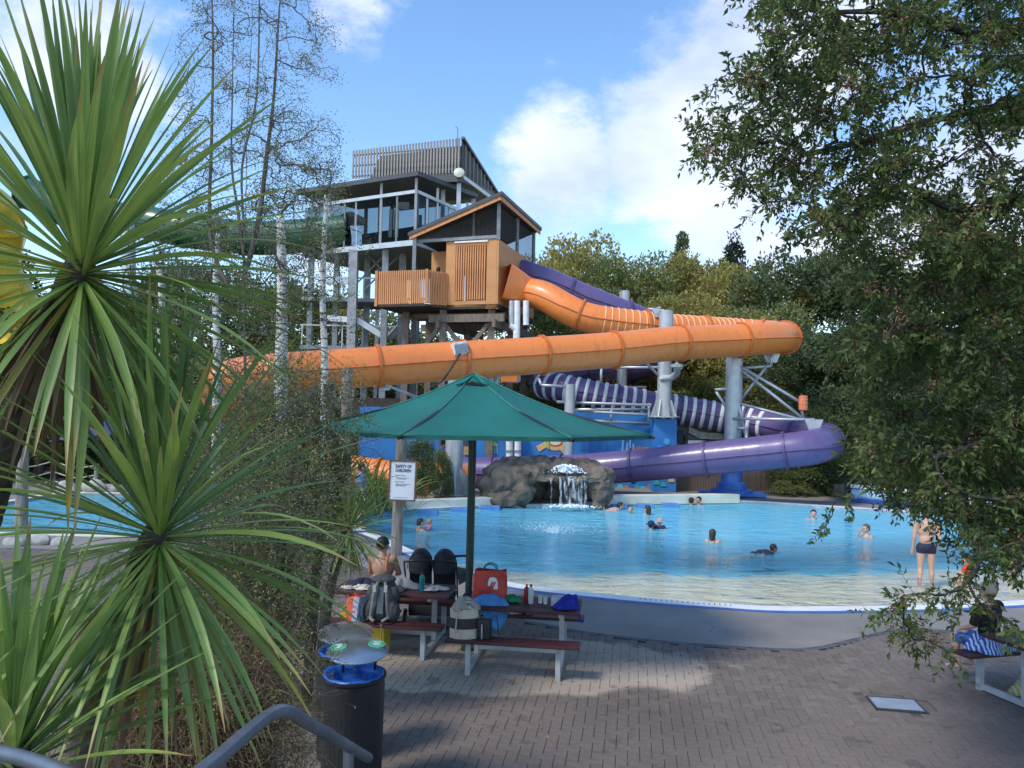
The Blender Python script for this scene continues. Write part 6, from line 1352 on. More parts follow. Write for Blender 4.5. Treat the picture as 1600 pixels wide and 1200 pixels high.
for a in ((858,396,52,4.3,'olive','rounded olive-green tree just right of the timber launch tower'),(925,380,55,4.9,'olive2','broad olive-green tree, highest crown right of the launch tower'),
          (985,402,50,4.0,'mid','mid green tree whose crown stands between the olive trees and the poplar'),(1040,410,53,3.6,'olive','olive-gold tree directly left of and below the pale poplar'),
          (1100,402,52,4.0,'olive2','olive-gold tree directly right of the pale poplar'),(1165,412,50,4.3,'olive','olive-gold tree at the right end of the row, below the dark conifer'),
          (895,455,44,4.4,'mid','mid green tree behind the middle of the upper orange tube'),(1000,470,43,4.2,'olive','olive tree behind the ribbed orange tube section'),(1105,470,44,4.6,'olive2','wide olive tree behind the right bend of the orange tube'),
          (1200,480,42,3.4,'mid','mid green tree behind the right end of the orange tube'),(1180,600,41,3.0,'olive','lower olive-green tree between the two slides behind the thick pillar'),(1090,590,41,3.0,'mid','lower green tree seen between the two slides left of the thick pillar'),
          (1258,395,46,4.6,'dark','dark weeping tree right of the olive row'),(1335,395,50,4.6,'dark','dark green tree behind the overhanging branches'),
          (1530,395,44,5.5,'dark','dark green tree at the far right behind the overhanging branches'),(1640,380,40,5.5,'dark','dark tree past the right edge behind the overhanging branches'),
          (1290,520,38,3.6,'dark','dark green tree directly right of the orange tube bend'),(1400,500,38,4.2,'dark','dark green tree behind the hanging branch tips'),(1500,520,36,4.0,'dark','dark green tree low at the far right')):
    tree(*a)
tree(1428, 300, 46, 3.6, 'dark', 'tall dark pine crown poking above the trees at right', 'pine_tree', zbase=6)
tree(1066, 366, 58, 1.15, 'poplar', 'pale slim poplar spire standing above the tree row', 'poplar_tree'); tree(1146, 380, 56, 3.6, 'conifer', 'dark pointed conifer top behind the olive trees', 'conifer_tree')
for a in ((20,395,44,5.0,'conifer','dark conifer at the far left behind the spiky leaves'),(110,470,46,5.0,'dark','dark green tree behind the large cabbage tree'),(215,455,42,4.2,'mid','mid green tree behind the pale steel column'),
          (330,420,46,4.6,'dark','dark green tree behind the thin bare-stemmed tree'),(415,440,43,4.2,'mid','mid green tree left of the steel tower'),(485,455,46,4.2,'olive','olive-green tree just left of the steel tower columns'),
          (560,470,50,4.5,'mid','green tree seen through the steel tower columns'),(660,520,52,5,'mid','green tree seen through the posts under the launch tower'),(-60,480,38,5,'dark','dark green tree past the left edge'),
          (150,560,34,3.6,'dark','dark bushy tree behind the far end of the left pool'),(300,560,36,3.8,'mid','bushy green tree behind the left end of the orange tube'),(60,580,32,3.2,'mid','bushy green tree beyond the left pool near its rope fence')):
    tree(*a, grp='trees on the left behind the cabbage trees')
for a in ((1262,690,32.5,1.6,'shrub','rounded green shrub right of the fence, nearest the purple tube bend'),(1235,735,31.8,1.1,'shrub','low glossy green shrub beside the end of the timber fence'),(1300,700,33,1.8,'dshrub','dark shrub behind the purple tube bend'),
          (1345,640,34,2.2,'dshrub','tall dark shrub right of the purple tube bend'),(1400,660,33,2.2,'shrub','green shrub above the pool cover roller'),(1460,650,32,2.4,'dshrub','dark shrub above the middle of the pool cover roller'),
          (1540,640,30,2.6,'dshrub','dark shrub above the right end of the pool cover roller'),(1620,640,29,2.6,'dshrub','dark shrub at the far right beyond the pool'),(1290,640,34,1.6,'shrub','green shrub below the orange buoy')):
    tree(*a, name='shrub', grp='shrubs beyond the pool', cat='shrub')
for a in ((150,690,33,1.7,'dshrub','dark shrub right of the rope fence beyond the left pool'),(215,700,32,1.6,'shrub','green shrub beyond the left pool'),(290,690,32,2.0,'dshrub','dark shrub behind the second cabbage tree'),(360,680,31,1.8,'shrub','green shrub below the left end of the orange tube'),(-10,690,32,2.0,'dshrub','dark shrub at the left edge beyond the left pool'),
          (655,682,26.8,.9,'shrub','leafy green shrub behind the safety sign post'),(690,700,27.6,.5,'shrub','small green shrub left of the finned steel pillar')):
    tree(*a, name='shrub', grp='shrubs on the left', cat='shrub')
# far wood closing the horizon
g = np.random.default_rng(9); C = []
for i in range(150):
    an = math.radians(-100+200*i/149); r_ = 75+g.uniform(-6, 9); x, y = math.sin(an)*r_, math.cos(an)*r_+6
    k = 700; d = g.normal(size=(k, 3)); d /= np.linalg.norm(d, axis=1, keepdims=True); h = g.uniform(6.5, 10); C.append(np.array([x, y, h*.5])+d*np.array([4.2, 4.2, h*.52])*(.8+.25*g.random((k, 1))))
C = np.concatenate(C); V, F = leafquad(C, g.normal(size=C.shape), .75, .5); npmesh('far_wood', V, F, midM, kind='stuff')

# ---------- cabbage trees : each sword leaf is a part ----------
cordM = mat('sword leaf green', (.24,.37,.095), .42, .1, 2.5, col2=(.14,.245,.075), trans=.32, isl=.25, spec=.5)
cordY = mat('yellowing sword leaf', (.38,.30,.04), .5, .1, 4, col2=(.16,.20,.04), trans=.25, isl=.2)
cordB = mat('dead sword leaf', (.20,.135,.07), .7, .15, 6, trans=.05, isl=.3)
trunkM = mat('corky cabbage tree bark', (.12,.095,.075), .95, .2, 18, col2=(.045,.036,.03), bump=1.0, bscale=38)
def tipmat():
    m = mat('sword leaf with dry tip', (.27,.40,.095), .42, .1, 2.5, col2=(.16,.265,.075), trans=.32, isl=.22)
    t = m.node_tree; b = [n for n in t.nodes if n.type == 'BSDF_PRINCIPLED'][0]; src = b.inputs['Base Color'].links[0].from_socket
    a = N(t, 'ShaderNodeAttribute', attribute_name='along'); nz = N(t, 'ShaderNodeTexNoise'); nz.inputs['Scale'].default_value = 14
    s = M2(t, 'ADD', a.outputs['Fac'], M2(t, 'MULTIPLY', M2(t, 'SUBTRACT', nz.outputs[0], .5), .25))
    r = N(t, 'ShaderNodeValToRGB'); t.links.new(s, r.inputs[0]); e = r.color_ramp.elements; e[0].position = .80; e[0].color = (0,0,0,1); e[1].position = .97; e[1].color = (1,1,1,1)
    mx = N(t, 'ShaderNodeMix', data_type='RGBA'); t.links.new(r.outputs[0], mx.inputs['Factor']); t.links.new(src, mx.inputs['A']); mx.inputs['B'].default_value = (.42,.26,.10,1)
    t.links.new(mx.outputs['Result'], b.inputs['Base Color'])
    tr = [n for n in t.nodes if n.type == 'BSDF_TRANSLUCENT'][0]; t.links.new(mx.outputs['Result'], tr.inputs['Color']); return m
tipM = tipmat()
def veins(m):
    t = m.node_tree; b = [n for n in t.nodes if n.type == 'BSDF_PRINCIPLED'][0]; src = b.inputs['Base Color'].links[0].from_socket; tr = [n for n in t.nodes if n.type == 'BSDF_TRANSLUCENT'][0]
    al = N(t, 'ShaderNodeAttribute', attribute_name='along'); ac = N(t, 'ShaderNodeAttribute', attribute_name='across'); oi = N(t, 'ShaderNodeObjectInfo'); cx = N(t, 'ShaderNodeCombineXYZ')
    t.links.new(M2(t, 'MULTIPLY', ac.outputs['Fac'], 7), cx.inputs[0]); t.links.new(M2(t, 'MULTIPLY', al.outputs['Fac'], 2.2), cx.inputs[1]); t.links.new(M2(t, 'MULTIPLY', oi.outputs['Random'], 50), cx.inputs[2])
    n = N(t, 'ShaderNodeTexNoise'); n.inputs['Scale'].default_value = 1; n.inputs['Detail'].default_value = 5; n.inputs['Roughness'].default_value = .7; t.links.new(cx.outputs[0], n.inputs['Vector'])
    r = N(t, 'ShaderNodeMapRange'); t.links.new(n.outputs[0], r.inputs[0]); r.inputs[1].default_value = .3; r.inputs[2].default_value = .7; r.inputs[3].default_value = .62; r.inputs[4].default_value = 1.35
    h = N(t, 'ShaderNodeHueSaturation'); t.links.new(src, h.inputs['Color']); t.links.new(r.outputs[0], h.inputs['Value'])
    # each leaf a little different, and rusty specks
    q = N(t, 'ShaderNodeMapRange'); t.links.new(oi.outputs['Random'], q.inputs[0]); q.inputs[3].default_value = .492; q.inputs[4].default_value = .512; t.links.new(q.outputs[0], h.inputs['Hue'])
    n2 = N(t, 'ShaderNodeTexNoise'); n2.inputs['Scale'].default_value = 2.6; n2.inputs['Detail'].default_value = 2; t.links.new(cx.outputs[0], n2.inputs['Vector'])
    k = N(t, 'ShaderNodeMapRange'); t.links.new(n2.outputs[0], k.inputs[0]); k.inputs[1].default_value = .72; k.inputs[2].default_value = .76; k.inputs[3].default_value = 0; k.inputs[4].default_value = .8
    mx = N(t, 'ShaderNodeMix', data_type='RGBA'); t.links.new(k.outputs[0], mx.inputs['Factor']); t.links.new(h.outputs[0], mx.inputs['A']); mx.inputs['B'].default_value = (.45,.28,.05,1)
    t.links.new(mx.outputs['Result'], b.inputs['Base Color']); t.links.new(mx.outputs['Result'], tr.inputs['Color'])
for m_ in (tipM, cordM, cordY, cordB): veins(m_)
def sword(parent, base, d, L, W, droop, m, roll=0, seed=0, n=10):
    """V-folded tapering leaf from base along d, bending down by droop"""
    g = random.Random(seed); d = Vector(d).normalized(); side = d.cross(Vector((0, 0, 1)))
    if side.length < .15: side = Vector((math.cos(seed), math.sin(seed), 0))
    side.normalize(); side.rotate(Matrix.Rotation(roll, 3, d)); p = Vector((0, 0, 0)); V = []; al = []
    cur = d.copy(); sidebend = g.gauss(0, .10)
    for i in range(n+1):
        t = i/n; w = W*(.42+.9*t if t < .5 else .87)*.5 if t < .5 else W*.435*(1-((t-.5)/.5)**1.7)+.0008; w = min(w, W*.435)
        up = side.cross(cur).normalized()
        V += [p-side*w+up*w*.38, p, p+side*w+up*w*.38]; al += [t]*3
        cur = (cur + Vector((0, 0, -1))*droop*(t**1.1)*(1.8/n)*2 + side*sidebend/n).normalized(); p = p+cur*(L/n)
    F = []
    for i in range(n): F += [(3*i, 3*i+1, 3*i+4, 3*i+3), (3*i+1, 3*i+2, 3*i+5, 3*i+4)]
    me = bpy.data.meshes.new('leaf'); me.from_pydata([tuple(v) for v in V], [], F); a = me.attributes.new('along', 'FLOAT', 'POINT'); a.data.foreach_set('value', al); a = me.attributes.new('across', 'FLOAT', 'POINT'); a.data.foreach_set('value', [-1.0, 0.0, 1.0]*(n+1))
    me.materials.append(m); me.polygons.foreach_set('use_smooth', [True]*len(F))
    o = bpy.data.objects.new('leaf', me); COL.objects.link(o); o.parent = parent; o.location = Vector(base)-wloc(parent); return o
def rosette(root, c, n, L, W, seed, minel=-70, maxel=88, tilt=(0, 0, 0), dr=.42, core=.02, avoid=None, p=.95):
    g = random.Random(seed); tv = Vector(tilt)
    for i in range(n):
        t = (i+.5)/n; el = R(maxel+(minel-maxel)*(t**p)+g.uniform(-5, 5)); az = i*2.39996+g.uniform(-.2, .2)
        d = Vector((math.cos(el)*math.cos(az), math.cos(el)*math.sin(az), math.sin(el)))+tv
        if avoid and d.normalized().dot(avoid) > .90 and math.degrees(el) < 50: d.z += .75
        e = math.degrees(el); m = cordM if e > 20 and g.random() < .8 else tipM if e > -30 else (tipM if g.random() < .78 else cordY)
        if e < -58 and g.random() < .4: m = cordB
        if -30 < e < 20 and g.random() < .04: m = cordY
        ll = L*g.uniform(.82, 1.08)*(1.0 if e > -35 else .9); droop = dr*g.uniform(.3, 1.0)*(.25 if e > 60 else .65 if e > 25 else 1)
        sword(root, c+d.normalized()*core+Vector((0, 0, -.10*t)), d, ll, W*g.uniform(.8, 1.15), droop, m, roll=g.uniform(-.5, .5), seed=seed*1000+i)
def corky_trunk(root, pts, rs, seed=0):
    pts = resample(spline(pts, 10), .03); n = len(pts); g = random.Random(seed); q = MB()
    rr = [(rs[0]+(rs[1]-rs[0])*i/n)*(1+g.uniform(-.06, .06)) for i in range(n)]; q.tube(pts, rr, 14); o = q.build('trunk', trunkM, root, smooth='all'); return o
c1 = P(130, 402, 2.85); t1 = thing('cabbage_tree', 'largest cabbage tree at upper left with upright sword leaves and leaning corky trunk', 'tree', G(-90, 1170, 0))
t1.location = (c1.x-.75, 3.3, 0)
corky_trunk(t1, [Vector((c1.x-.75, 3.3, 0)), P(-60, 1000, 3.2), P(-12, 780, 3.05), P(30, 640, 2.95), P(85, 500, 2.88), c1], (.07, .05))
camd1 = (CAM-c1).normalized(); rosette(t1, c1, 225, .96, .037, 11, minel=-66, avoid=camd1, p=1.25)
# skirt of dead leaves under the head
g = random.Random(3); axis = (P(60, 560, 2.9)-c1).normalized()
for i in range(34):
    az = i*2.4; d = axis*1.5+Vector((math.cos(az), math.sin(az), g.uniform(-.3, .2)))*.8; sword(t1, c1+axis*g.uniform(.05, .30), d, g.uniform(.4, .65), .035, .5, cordB, g.uniform(-1, 1), 500+i)
c2 = P(250, 822, 3.0); t2 = thing('cabbage_tree', 'second cabbage tree at lower left, its leaf head level with the pool, bronze leaves hanging', 'tree', (c2.x-.32, 3.15, 0))
corky_trunk(t2, [Vector((c2.x-.32, 3.15, 0)), P(128, 1260, 3.15), P(155, 1080, 3.1), P(205, 920, 3.05), c2], (.085, .05), 2)
rosette(t2, c2, 215, .94, .032, 22, minel=-78, avoid=(CAM-c2).normalized())
c3 = P(20, 1165, 2.5); t3 = thing('cabbage_tree', 'young cabbage tree at the bottom left corner with broad upright leaves', 'tree', (c3.x-.02, 2.5, 0))
corky_trunk(t3, [Vector((c3.x-.02, 2.5, 0)), c3+Vector((0,0,-.6)), c3], (.08, .05), 4)
rosette(t3, c3, 70, .72, .043, 33, minel=15, maxel=86, tilt=(.18,.1,0), dr=.22, avoid=None)
for (px, py, Y, L, lab, sd) in ((528,760,8.6,.62,'small cabbage tree whose spiky head is beside the umbrella edge',41),(545,822,8.0,.52,'small cabbage tree with drooping leaves just above the picnic table',42)):
    c = P(px, py, Y); t = thing('cabbage_tree', lab, 'tree', (c.x-.15, Y+.1, 0)); corky_trunk(t, [Vector((c.x-.3, Y+.1, 0)), c+Vector((-.2,0,-.8)), c], (.07, .045), sd)
    rosette(t, c, 110, L, .032, sd, minel=-75)
# flax bush
fx = thing('flax_bush', 'clump of long arching green flax leaves left of the safety sign', 'flax bush', G(585, 800)); g = random.Random(8)
for i in range(150):
    az = g.uniform(0, 6.283); el = g.uniform(.75, 1.45); b_ = fx.location+Vector((g.gauss(0, .55), g.gauss(0, .4), 0))
    sword(fx, b_, (math.cos(az)*math.cos(el), math.sin(az)*math.cos(el), math.sin(el)), g.uniform(1.3, 2.3), .075, g.uniform(.5, 1.3), cordM if g.random() < .85 else cordY, g.uniform(-.5,.5), 900+i, n=8)
# palm-like distant cordylines at right
for (px, py, Y, sd, lab) in ((1385,655,31.5,61,'pale cordyline head above the pool cover, left one'),(1430,700,31,62,'cordyline head with hanging leaves above the pool cover, right one')):
    c = P(px, py, Y); t = thing('cordyline', lab, 'tree', (c.x, Y, 0)); q = MB(); q.tube([Vector((c.x-.2, Y, 0)), c], [.12, .08], 8); q.build('trunk', trunkM, t)
    rosette(t, c, 60, 1.2, .09, sd, minel=-70)

# ---------- branch network builder ----------
def network(attr, limbs, r_tip, droop=.0, maxr=.2, steps=5, wob=.04, seed=0, grow=.62):
    """attr: target points; limbs: list of polylines. Connects each target to the nearest existing node."""
    g = np.random.default_rng(seed); nodes = []; par = []; 
    for L in limbs:
        off = len(nodes)
        for i, p in enumerate(L): nodes.append(np.array(p, float)); par.append(off+i-1 if i else -1)
    root = nodes[0]; cnt = len(nodes); tips = []
    A_ = np.array(attr); base = np.array(nodes); d0 = np.min(np.linalg.norm(A_[:, None]-base[None], axis=2), axis=1); order = np.argsort(d0)
    arr = np.zeros((len(nodes)+len(attr)*(steps+1), 3)); arr[:cnt] = nodes; par = par + [0]*(len(arr)-cnt)
    for k in order:
        p = A_[k]; d = np.linalg.norm(arr[:cnt]-p, axis=1); j = int(np.argmin(d)); s = arr[j]
        pj = par[j]; t0 = (s-arr[pj]) if pj >= 0 else (p-s); t0 = t0/(np.linalg.norm(t0)+1e-9)*d[j]*.5
        prev = j
        for i in range(1, steps+1):
            t = i/steps; q = s+(p-s)*t + t0*t*(1-t)*1.2 + g.normal(size=3)*wob*d[j]*(1-t)*.6; q[2] += droop*d[j]*t*(1-t)
            arr[cnt] = q; par[cnt] = prev; prev = cnt; cnt += 1
        tips.append(prev)
    nodes = arr[:cnt]; par = par[:cnt]; ch = np.zeros(cnt); w = np.zeros(cnt)
    for t in tips: w[t] += 1
    for i in range(cnt-1, -1, -1):
        if par[i] >= 0: w[par[i]] += w[i]
    rad = np.minimum(maxr, r_tip*np.maximum(w, 1)**grow*1.0)
    return nodes, par, rad, tips
def network_mesh(nodes, par, rad, seg=5, minr=0):
    V = []; F = []; n = 0
    hasch = {}
    for i, p in enumerate(par):
        if p < 0: continue
        a, b = Vector(nodes[p]), Vector(nodes[i]); t = b-a
        if t.length < 1e-5: continue
        t.normalize(); x = t.orthogonal().normalized(); y = t.cross(x); sg = seg+3 if rad[i] > .03 else seg
        r0 = min(rad[p], rad[i]*1.25)
        for c, r_ in ((a, r0), (b, rad[i])):
            for k in range(sg):
                an = 2*math.pi*k/sg; V.append(c+x*(r_*math.cos(an))+y*(r_*math.sin(an)))
        for k in range(sg): l = (k+1) % sg; F.append((n+k, n+sg+k, n+sg+l, n+l))
        n += 2*sg
    q = MB(); q.v = [tuple(v) for v in V]; q.f = F; return q
def twig_leaves(nodes, par, tips, per, L, spread, seed, back=6, side=.5, hang=0):
    g = np.random.default_rng(seed); C = []; D = []
    for t in tips:
        ch = [t]; i = t
        for _ in range(back):
            if par[i] < 0: break
            i = par[i]; ch.append(i)
        pts = nodes[ch]
        for _ in range(per):
            u = g.random()**1.2*(len(pts)-1); a = int(u); b = min(a+1, len(pts)-1); f = u-a; p = pts[a]*(1-f)+pts[b]*f
            dr = pts[0]-pts[-1]; dr = dr/(np.linalg.norm(dr)+1e-9)
            C.append(p+g.normal(size=3)*spread); D.append(dr*.6+g.normal(size=3)*side+np.array([0, 0, -hang]))
    return np.array(C), np.array(D)
# ---------- thin multi-stemmed tree ----------
tm = thing('slender_tree', 'tall thin multi-stemmed tree with tiny sparse leaves against the sky at left', 'tree', (P(385, 800, 14).x, 14, 0)); bx, by = tm.location.x, 14
def st_(L): return [P(*a) for a in L]
limbs = [[Vector((bx, 14, 0))]+resample(spline(st_([(385,700,14),(382,520,14),(380,420,14),(384,330,14),(386,200,14),(392,80,14),(398,-60,14)]), 6), .35),
         resample(spline(st_([(384,430,14),(372,330,14.1),(362,260,14.1),(363,150,14.1),(366,0,14.1),(370,-90,14)]), 6), .35),
         resample(spline(st_([(386,420,14),(405,340,13.9),(416,250,13.9),(428,150,13.8),(436,20,13.8),(445,-70,13.8)]), 6), .35),
         resample(spline(st_([(370,470,14),(335,400,14.2),(327,330,14.2),(330,240,14.2),(333,80,14.2),(330,-40,14.2)]), 6), .35),
         resample(spline(st_([(383,380,14),(378,260,14),(400,160,14.2),(405,30,14.2),(404,-80,14.2)]), 6), .35)]
g = random.Random(12); at_ = []
regs = [(275,500,-60,120,250),(265,490,120,260,230),(240,540,230,340,200),(230,540,340,430,190),(420,535,180,300,70),(255,470,420,600,150),(480,530,40,130,22)]
for x0, x1, y0, y1, n in regs:
    for _ in range(n):
        x = g.uniform(x0, x1); y = g.uniform(y0, y1); at_.append(P(x, y, 14+g.uniform(-1.3, 1.3)))
nodes, par, rad, tips = network(at_, limbs, .0030, seed=1, maxr=.085, droop=-.12, steps=6, wob=.035, grow=.46)
network_mesh(nodes, par, rad, 4).build('branches', bark, tm, fix=False)
C, D = twig_leaves(nodes, par, tips, 30, .07, .08, 3); V, F = leafquad(C, D, NR.uniform(.03, .055, len(C)), .016)
npmesh('leaves', V-np.array(tm.location), F, leafmat('small grey green leaves', (.24,.24,.12), (.11,.12,.065), 1.5, .3), tm, kind='stuff')
# ---------- birches ----------
for (px, py0, Y, w, lean, ytop, lab, sd, nt_) in ((506,560,21,.12,4,300,'white-barked birch trunk just left of the steel tower',1,60),(440,620,17.5,.19,-2,330,'thicker white birch trunk in front of the left end of the orange tube',2,70),(250,700,19,.15,-6,400,'white birch trunk behind the second cabbage tree',3,60),(338,560,22,.14,3,360,'white birch trunk left of the thin multi-stemmed tree base',4,50)):
    b0 = Vector((P(px, 700, Y).x, Y, 0)); t = thing('birch_tree', lab, 'tree', b0, group='white birch trunks')
    L = [b0]+resample(spline([P(px, 690, Y), P(px+lean*.3, 560, Y), P(px-lean*.5, 450, Y), P(px+lean, ytop, Y)], 8), .4); g = random.Random(sd)
    q = MB(); q.tube(L, [w*(1-.55*i/len(L)) for i in range(len(L))], 10); q.build('trunk', birchm, t, smooth='all')
    at2 = [P(px+g.gauss(0, 38), g.uniform(ytop-40, 520), Y+g.gauss(0, 1.2)) for _ in range(nt_)]
    nodes, par, rad, tips = network(at2, [L], .006, seed=sd, maxr=.04, droop=.25)
    network_mesh(nodes, par, rad, 4).build('branches', barkd, t, fix=False)
    C, D = twig_leaves(nodes, par, tips, 55, .05, .12, 7); V, F = leafquad(C, D, NR.uniform(.05, .09, len(C)), .035)
    npmesh('leaves', V-np.array(b0), F, leafmat('birch leaves', (.15,.17,.05), (.06,.085,.03), 1.5, .3), t, kind='stuff')
# ---------- wiry divaricating shrubs ----------
wireM = mat('wiry grey brown twigs', (.13,.105,.075), .8, .2, 12, isl=.3); wleaf = leafmat('tiny olive leaves', (.24,.28,.08), (.12,.16,.05), 3, .2)
def wiry(name, label, base, blobs, ntw, seed, thick=.0022, nleaf=14000, ls=.014, m=None, lm=None, segs=10, stepl=.05):
    g = np.random.default_rng(seed); root = thing(name, label, 'shrub', base)
    tot = sum(b[3]*b[4]*b[5] for b in blobs); V = []; F = []; pts_all = []; n0 = 0
    for (cx, cy, cz, rx, ry, rz) in blobs:
        k = int(ntw*rx*ry*rz/tot)
        for _ in range(k):
            d = g.normal(size=3); d /= np.linalg.norm(d); p = np.array([cx, cy, cz])+d*np.array([rx, ry, rz])*g.random()**.45
            t = d*.6+g.normal(size=3)*.7+np.array([0, 0, -.15]); t /= np.linalg.norm(t); pts = [p]
            for s in range(segs):
                t = t+g.normal(size=3)*.42+np.array([0, 0, -.06]); t /= np.linalg.norm(t); p = p+t*stepl*g.uniform(.6, 1.3); pts.append(p)
            pts = np.array(pts); pts[:, 2] = np.maximum(pts[:, 2], .02); pts_all.append(pts)
            th = thick*g.uniform(.6, 1.7); x = np.cross(t, g.normal(size=3)); x /= np.linalg.norm(x); y = np.cross(t, x)
            ring = np.stack([x*math.cos(a)+y*math.sin(a) for a in (0, 2.094, 4.189)])
            tap = np.linspace(1, .45, len(pts))[:, None, None]*th
            V.append((pts[:, None]+ring[None]*tap).reshape(-1, 3)); m_ = len(pts); i = np.arange(m_-1)[:, None]*3+n0
            for a in range(3): b = (a+1) % 3; F.append(np.concatenate([i+a, i+3+a, i+3+b, i+b], 1))
            n0 += m_*3
    bl = np.array(base); npmesh('twigs', np.concatenate(V)-bl, np.concatenate(F), m or wireM, root, kind='stuff')
    A_ = np.concatenate(pts_all); C = A_[g.integers(0, len(A_), nleaf)]+g.normal(size=(nleaf, 3))*.006
    V, F = leafquad(C, g.normal(size=(nleaf, 3)), ls*g.uniform(.7, 1.5, nleaf), ls*.7); npmesh('leaves', V-bl, F, lm or wleaf, root, kind='stuff')
    q = MB()
    for i in range(7):
        b_ = Vector(base)+Vector((g.normal()*.08, g.normal()*.08, 0)); cx, cy, cz, rx, ry, rz = blobs[i % len(blobs)]
        e = Vector((cx+g.normal()*rx*.4, cy+g.normal()*ry*.4, cz+rz*.4)); q.tube([b_, b_.lerp(e, .5)+Vector((g.normal()*.08, g.normal()*.08, .1)), e], [.03, .02, .008], 6)
    q.build('stems', barkd, root); return root
def bl(px, py, Y, rx, ry, rz): c = P(px, py, Y); return (c.x, c.y, c.z, rx, ry, rz)
wiry('wiry_shrub', 'dense wiry twiggy shrub hanging over the two bins', Vector((P(400,1100,4.9).x, 5.0, 0)), [bl(405,900,5.2,.46,.45,.75),bl(375,1050,4.9,.42,.4,.7),bl(440,770,5.6,.36,.4,.5),bl(330,960,4.9,.45,.4,.6)], 2900, 1, nleaf=52000, thick=.0018)
wiry('wiry_shrub', 'wiry olive shrub in front of the orange tube, left of the umbrella', Vector((P(420,800,8).x, 8.2, 0)), [bl(440,640,8.2,.75,.5,.55),bl(400,780,8,.8,.6,.8),bl(480,720,8.4,.40,.5,.5)], 2500, 2, thick=.0025, nleaf=42000, ls=.022, stepl=.08)
wiry('wiry_shrub', 'dry brown grassy shrub at the foot of the garden beside the handrail', Vector((P(270,1150,4.2).x, 4.2, 0)), [bl(280,1130,4.2,.42,.35,.38),bl(200,1150,4.1,.25,.3,.3),bl(360,1150,4.2,.35,.3,.35),bl(330,1060,4.4,.4,.3,.35)], 3600, 3, nleaf=14000, m=mat('dry straw twigs', (.24,.16,.09), .85, .2, 9, isl=.35))
# garden bed they grow in
q = MB(); pts = spline([(P(120,1000,4.0).x-.2, 3.0, 0), (-1.9, 4.6, 0), (-2.2,5.6,0), (-1.9, 6.6, 0), (-1.35, 6.2, 0), (-1.15, 5.2, 0), (-.95, 4.2, 0), (-.75, 3.0, 0), (-1.4, 2.6, 0), (P(120,1000,4.0).x-.2, 3.0, 0)], 5)[:-1]
q.prism(pts, (0, 0, .09)); q.build('garden_bed', earth, kind='structure')

# ---------- overhanging tree at right ----------
ot = thing('overhanging_tree', 'large dark-leaved tree with tan seed clusters overhanging the right side of the picture', 'tree', (9.6, 8.2, 0))
B0 = Vector((9.6, 8.2, 0)); fork = Vector((9.3, 8.0, 3.2))
def lb(L): return resample(spline(L, 6), .22)
limbs = [lb([B0, Vector((9.5,8.1,1.6)), fork, P(1750,200,7.8), P(1600,165,7.2), P(1450,190,7.0), P(1330,225,6.9), P(1220,250,6.9)]),
         lb([fork, P(1800,330,7.6), P(1640,300,7.0), P(1500,330,6.6), P(1400,290,6.5), P(1280,350,6.4)]),
         lb([fork, P(1780,60,7.8), P(1560,60,7.0), P(1400,20,6.8), P(1280,20,6.8)]),
         lb([fork, P(1760,470,7.4), P(1620,480,6.8), P(1480,500,6.4), P(1380,520,6.3)]),
         lb([fork, P(1780,600,7.2), P(1650,640,6.6), P(1540,690,6.2), P(1440,720,6.1)])]
poly = [(1175,-60),(1170,15),(1210,60),(1180,90),(1130,110),(1085,190),(1075,265),(1110,300),(1110,330),(1170,352),(1260,370),(1330,410),(1350,470),(1310,530),(1300,570),(1345,610),(1325,690),(1365,735),(1345,765),(1420,790),(1480,805),(1500,850),(1540,880),(1600,900),(1750,900),(1750,-60)]
g = random.Random(21); at_ = []
while len(at_) < 980:
    x = g.uniform(1070, 1740); y = g.uniform(-60, 900)
    if not inpoly(x, y, poly): continue
    dens = .52 if y < 380 else 1
    if y < 380 and x < 1420: dens = .50
    if g.random() < dens: at_.append(P(x, y, g.uniform(5.6, 7.9) if y < 430 else g.uniform(5.9, 8.6)))
hang = [(1420,930),(1400,975),(1455,985),(1470,930),(1500,960),(1480,1020),(1520,900),(1560,960),(1590,990),(1550,880),(1395,960),(1430,1000),(1532,830),(1288,825)]
for x, y in hang: at_.append(P(x, y, 6.1+g.uniform(-.4, .4)))
nodes, par, rad, tips = network(at_, limbs, .0038, seed=4, maxr=.075, droop=.18, steps=7, wob=.09, grow=.47)
network_mesh(nodes, par, rad, 5).build('branches', barkd, ot, fix=False)
leafD = leafmat('dark glossy leaves', (.14,.19,.05), (.06,.095,.03), 2.0, .36, .62); seedM = leafmat('tan winged seeds', (.40,.23,.13), (.26,.15,.085), 4, .3, .7, .25)
C1 = []; D1 = []; tw = MB(); gt = np.random.default_rng(31); up_ = np.array([0, 0, -1.0])
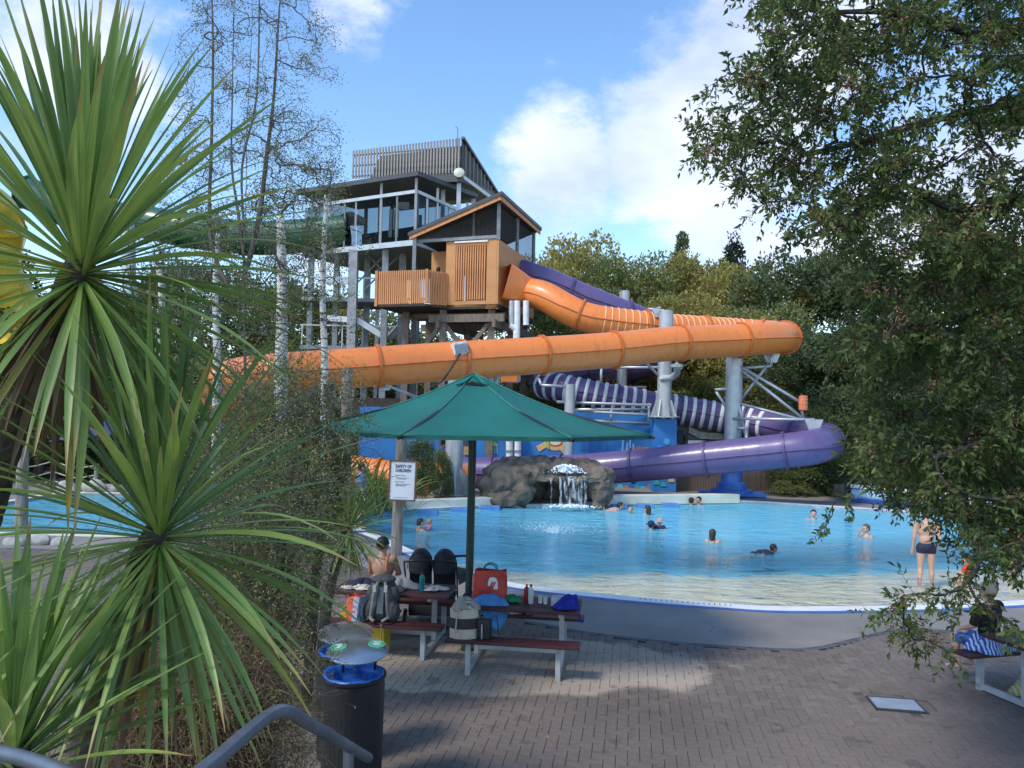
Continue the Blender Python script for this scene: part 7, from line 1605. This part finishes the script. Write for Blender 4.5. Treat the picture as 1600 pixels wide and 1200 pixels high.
for t_ in tips:
    ch = [t_]; i_ = t_
    for _ in range(8):
        if par[i_] < 0: break
        i_ = par[i_]; ch.append(i_)
    for k_ in range(9):
        a_ = ch[min(len(ch)-1, int(gt.random()*len(ch)))]; p_ = nodes[a_].copy(); q_ = nodes[ch[0]]-nodes[ch[-1]]; q_ = q_/(np.linalg.norm(q_)+1e-9)
        d_ = q_*.7+gt.normal(size=3)*.75+up_*.25; d_ /= np.linalg.norm(d_); pts_ = [p_]; L_ = gt.uniform(.10, .30)
        if k_ == 0: p_ = nodes[t_].copy(); pts_ = [p_]; d_ = q_+gt.normal(size=3)*.3; d_ /= np.linalg.norm(d_)
        for s_ in range(5):
            d_ = d_+gt.normal(size=3)*.22+up_*.10; d_ /= np.linalg.norm(d_); p_ = p_+d_*L_/5; pts_.append(p_)
            sd = np.cross(d_, gt.normal(size=3)); sd /= np.linalg.norm(sd)
            for sg_ in (-1, 1): C1.append(p_+d_*gt.normal()*.006); D1.append(d_*.75+sd*sg_*.8+gt.normal(size=3)*.2+up_*.12)
        C1.append(p_); D1.append(d_); tw.tube(pts_[::1], [.0022, .002, .0018, .0015, .0012, .001], 3, caps=False)
tw.build('twiglets', barkd, ot, fix=False, kind='stuff'); C1 = np.array(C1); D1 = np.array(D1)
# small side twiglets so that leaves sit on wood
cam_d = np.array([pix(p) for p in C1[::1]]); sc_v = np.linalg.norm(C1-np.array(CAM), axis=1); vis = (cam_d[:, 0] > 0) & (cam_d[:, 0] < 1600) & (cam_d[:, 1] > 0) & (cam_d[:, 1] < 1200)
key = np.where(vis, sc_v, 99); order = np.argsort(key); near_i = order[:300]; rest = order[300:]
Lr = NR.uniform(.030, .080, len(C1))
V, F = leafarr(C1[rest], D1[rest], Lr[rest], Lr[rest]*.42); npmesh('foliage', V-np.array(ot.location), F, leafD, ot, kind='stuff')
for i in near_i:
    V, F = leafarr(np.zeros((1, 3)), D1[i:i+1], Lr[i], Lr[i]*.42); me = bpy.data.meshes.new('leaf'); me.from_pydata(V.tolist(), [], F.tolist()); me.materials.append(leafD)
    o = bpy.data.objects.new('leaf', me); COL.objects.link(o); o.parent = ot; o.location = Vector(C1[i])-wloc(ot)
g2 = np.random.default_rng(77); ti = g2.choice(len(tips), int(len(tips)*.8), replace=False); Cs = []; Ds = []
for t in ti:
    for _ in range(g2.integers(1, 5)):
        i = tips[t]
        for _ in range(g2.integers(0, 6)): i = par[i] if par[i] >= 0 else i
        c = nodes[i]+g2.normal(size=3)*.03; k = g2.integers(7, 15); Cs.append(c+g2.normal(size=(k, 3))*.028); Ds.append(g2.normal(size=(k, 3))+np.array([0, 0, -.5]))
Cs = np.concatenate(Cs); Ds = np.concatenate(Ds); V, F = leafarr(Cs, Ds, g2.uniform(.02, .04, len(Cs)), .014); npmesh('seed_clusters', V-np.array(ot.location), F, seedM, ot, kind='stuff')

# fallen leaves and twigs on the paving and by the pool edge
g = np.random.default_rng(91); n = 420; X = g.uniform(-3.5, 7.5, n); Y = g.uniform(6.3, 15, n); ok = [i for i in range(n) if not inpoly(X[i], Y[i], pool) and abs(X[i]) < .72*Y[i]]
C = np.stack([X[ok], Y[ok], np.full(len(ok), .006)], 1); D = g.normal(size=(len(ok), 3)); D[:, 2] = abs(D[:, 2])*.12
V, F = leafarr(C, D, g.uniform(.025, .06, len(ok)), .02, fold=.1, up=np.array([0, 0, 1.0])); V[:, 2] = np.clip(V[:, 2], .004, .03)
tag(npmesh('leaf_litter', V, F, mat('dry fallen leaves', (.30,.18,.08), .8, .2, 6, isl=.4)), kind='stuff')
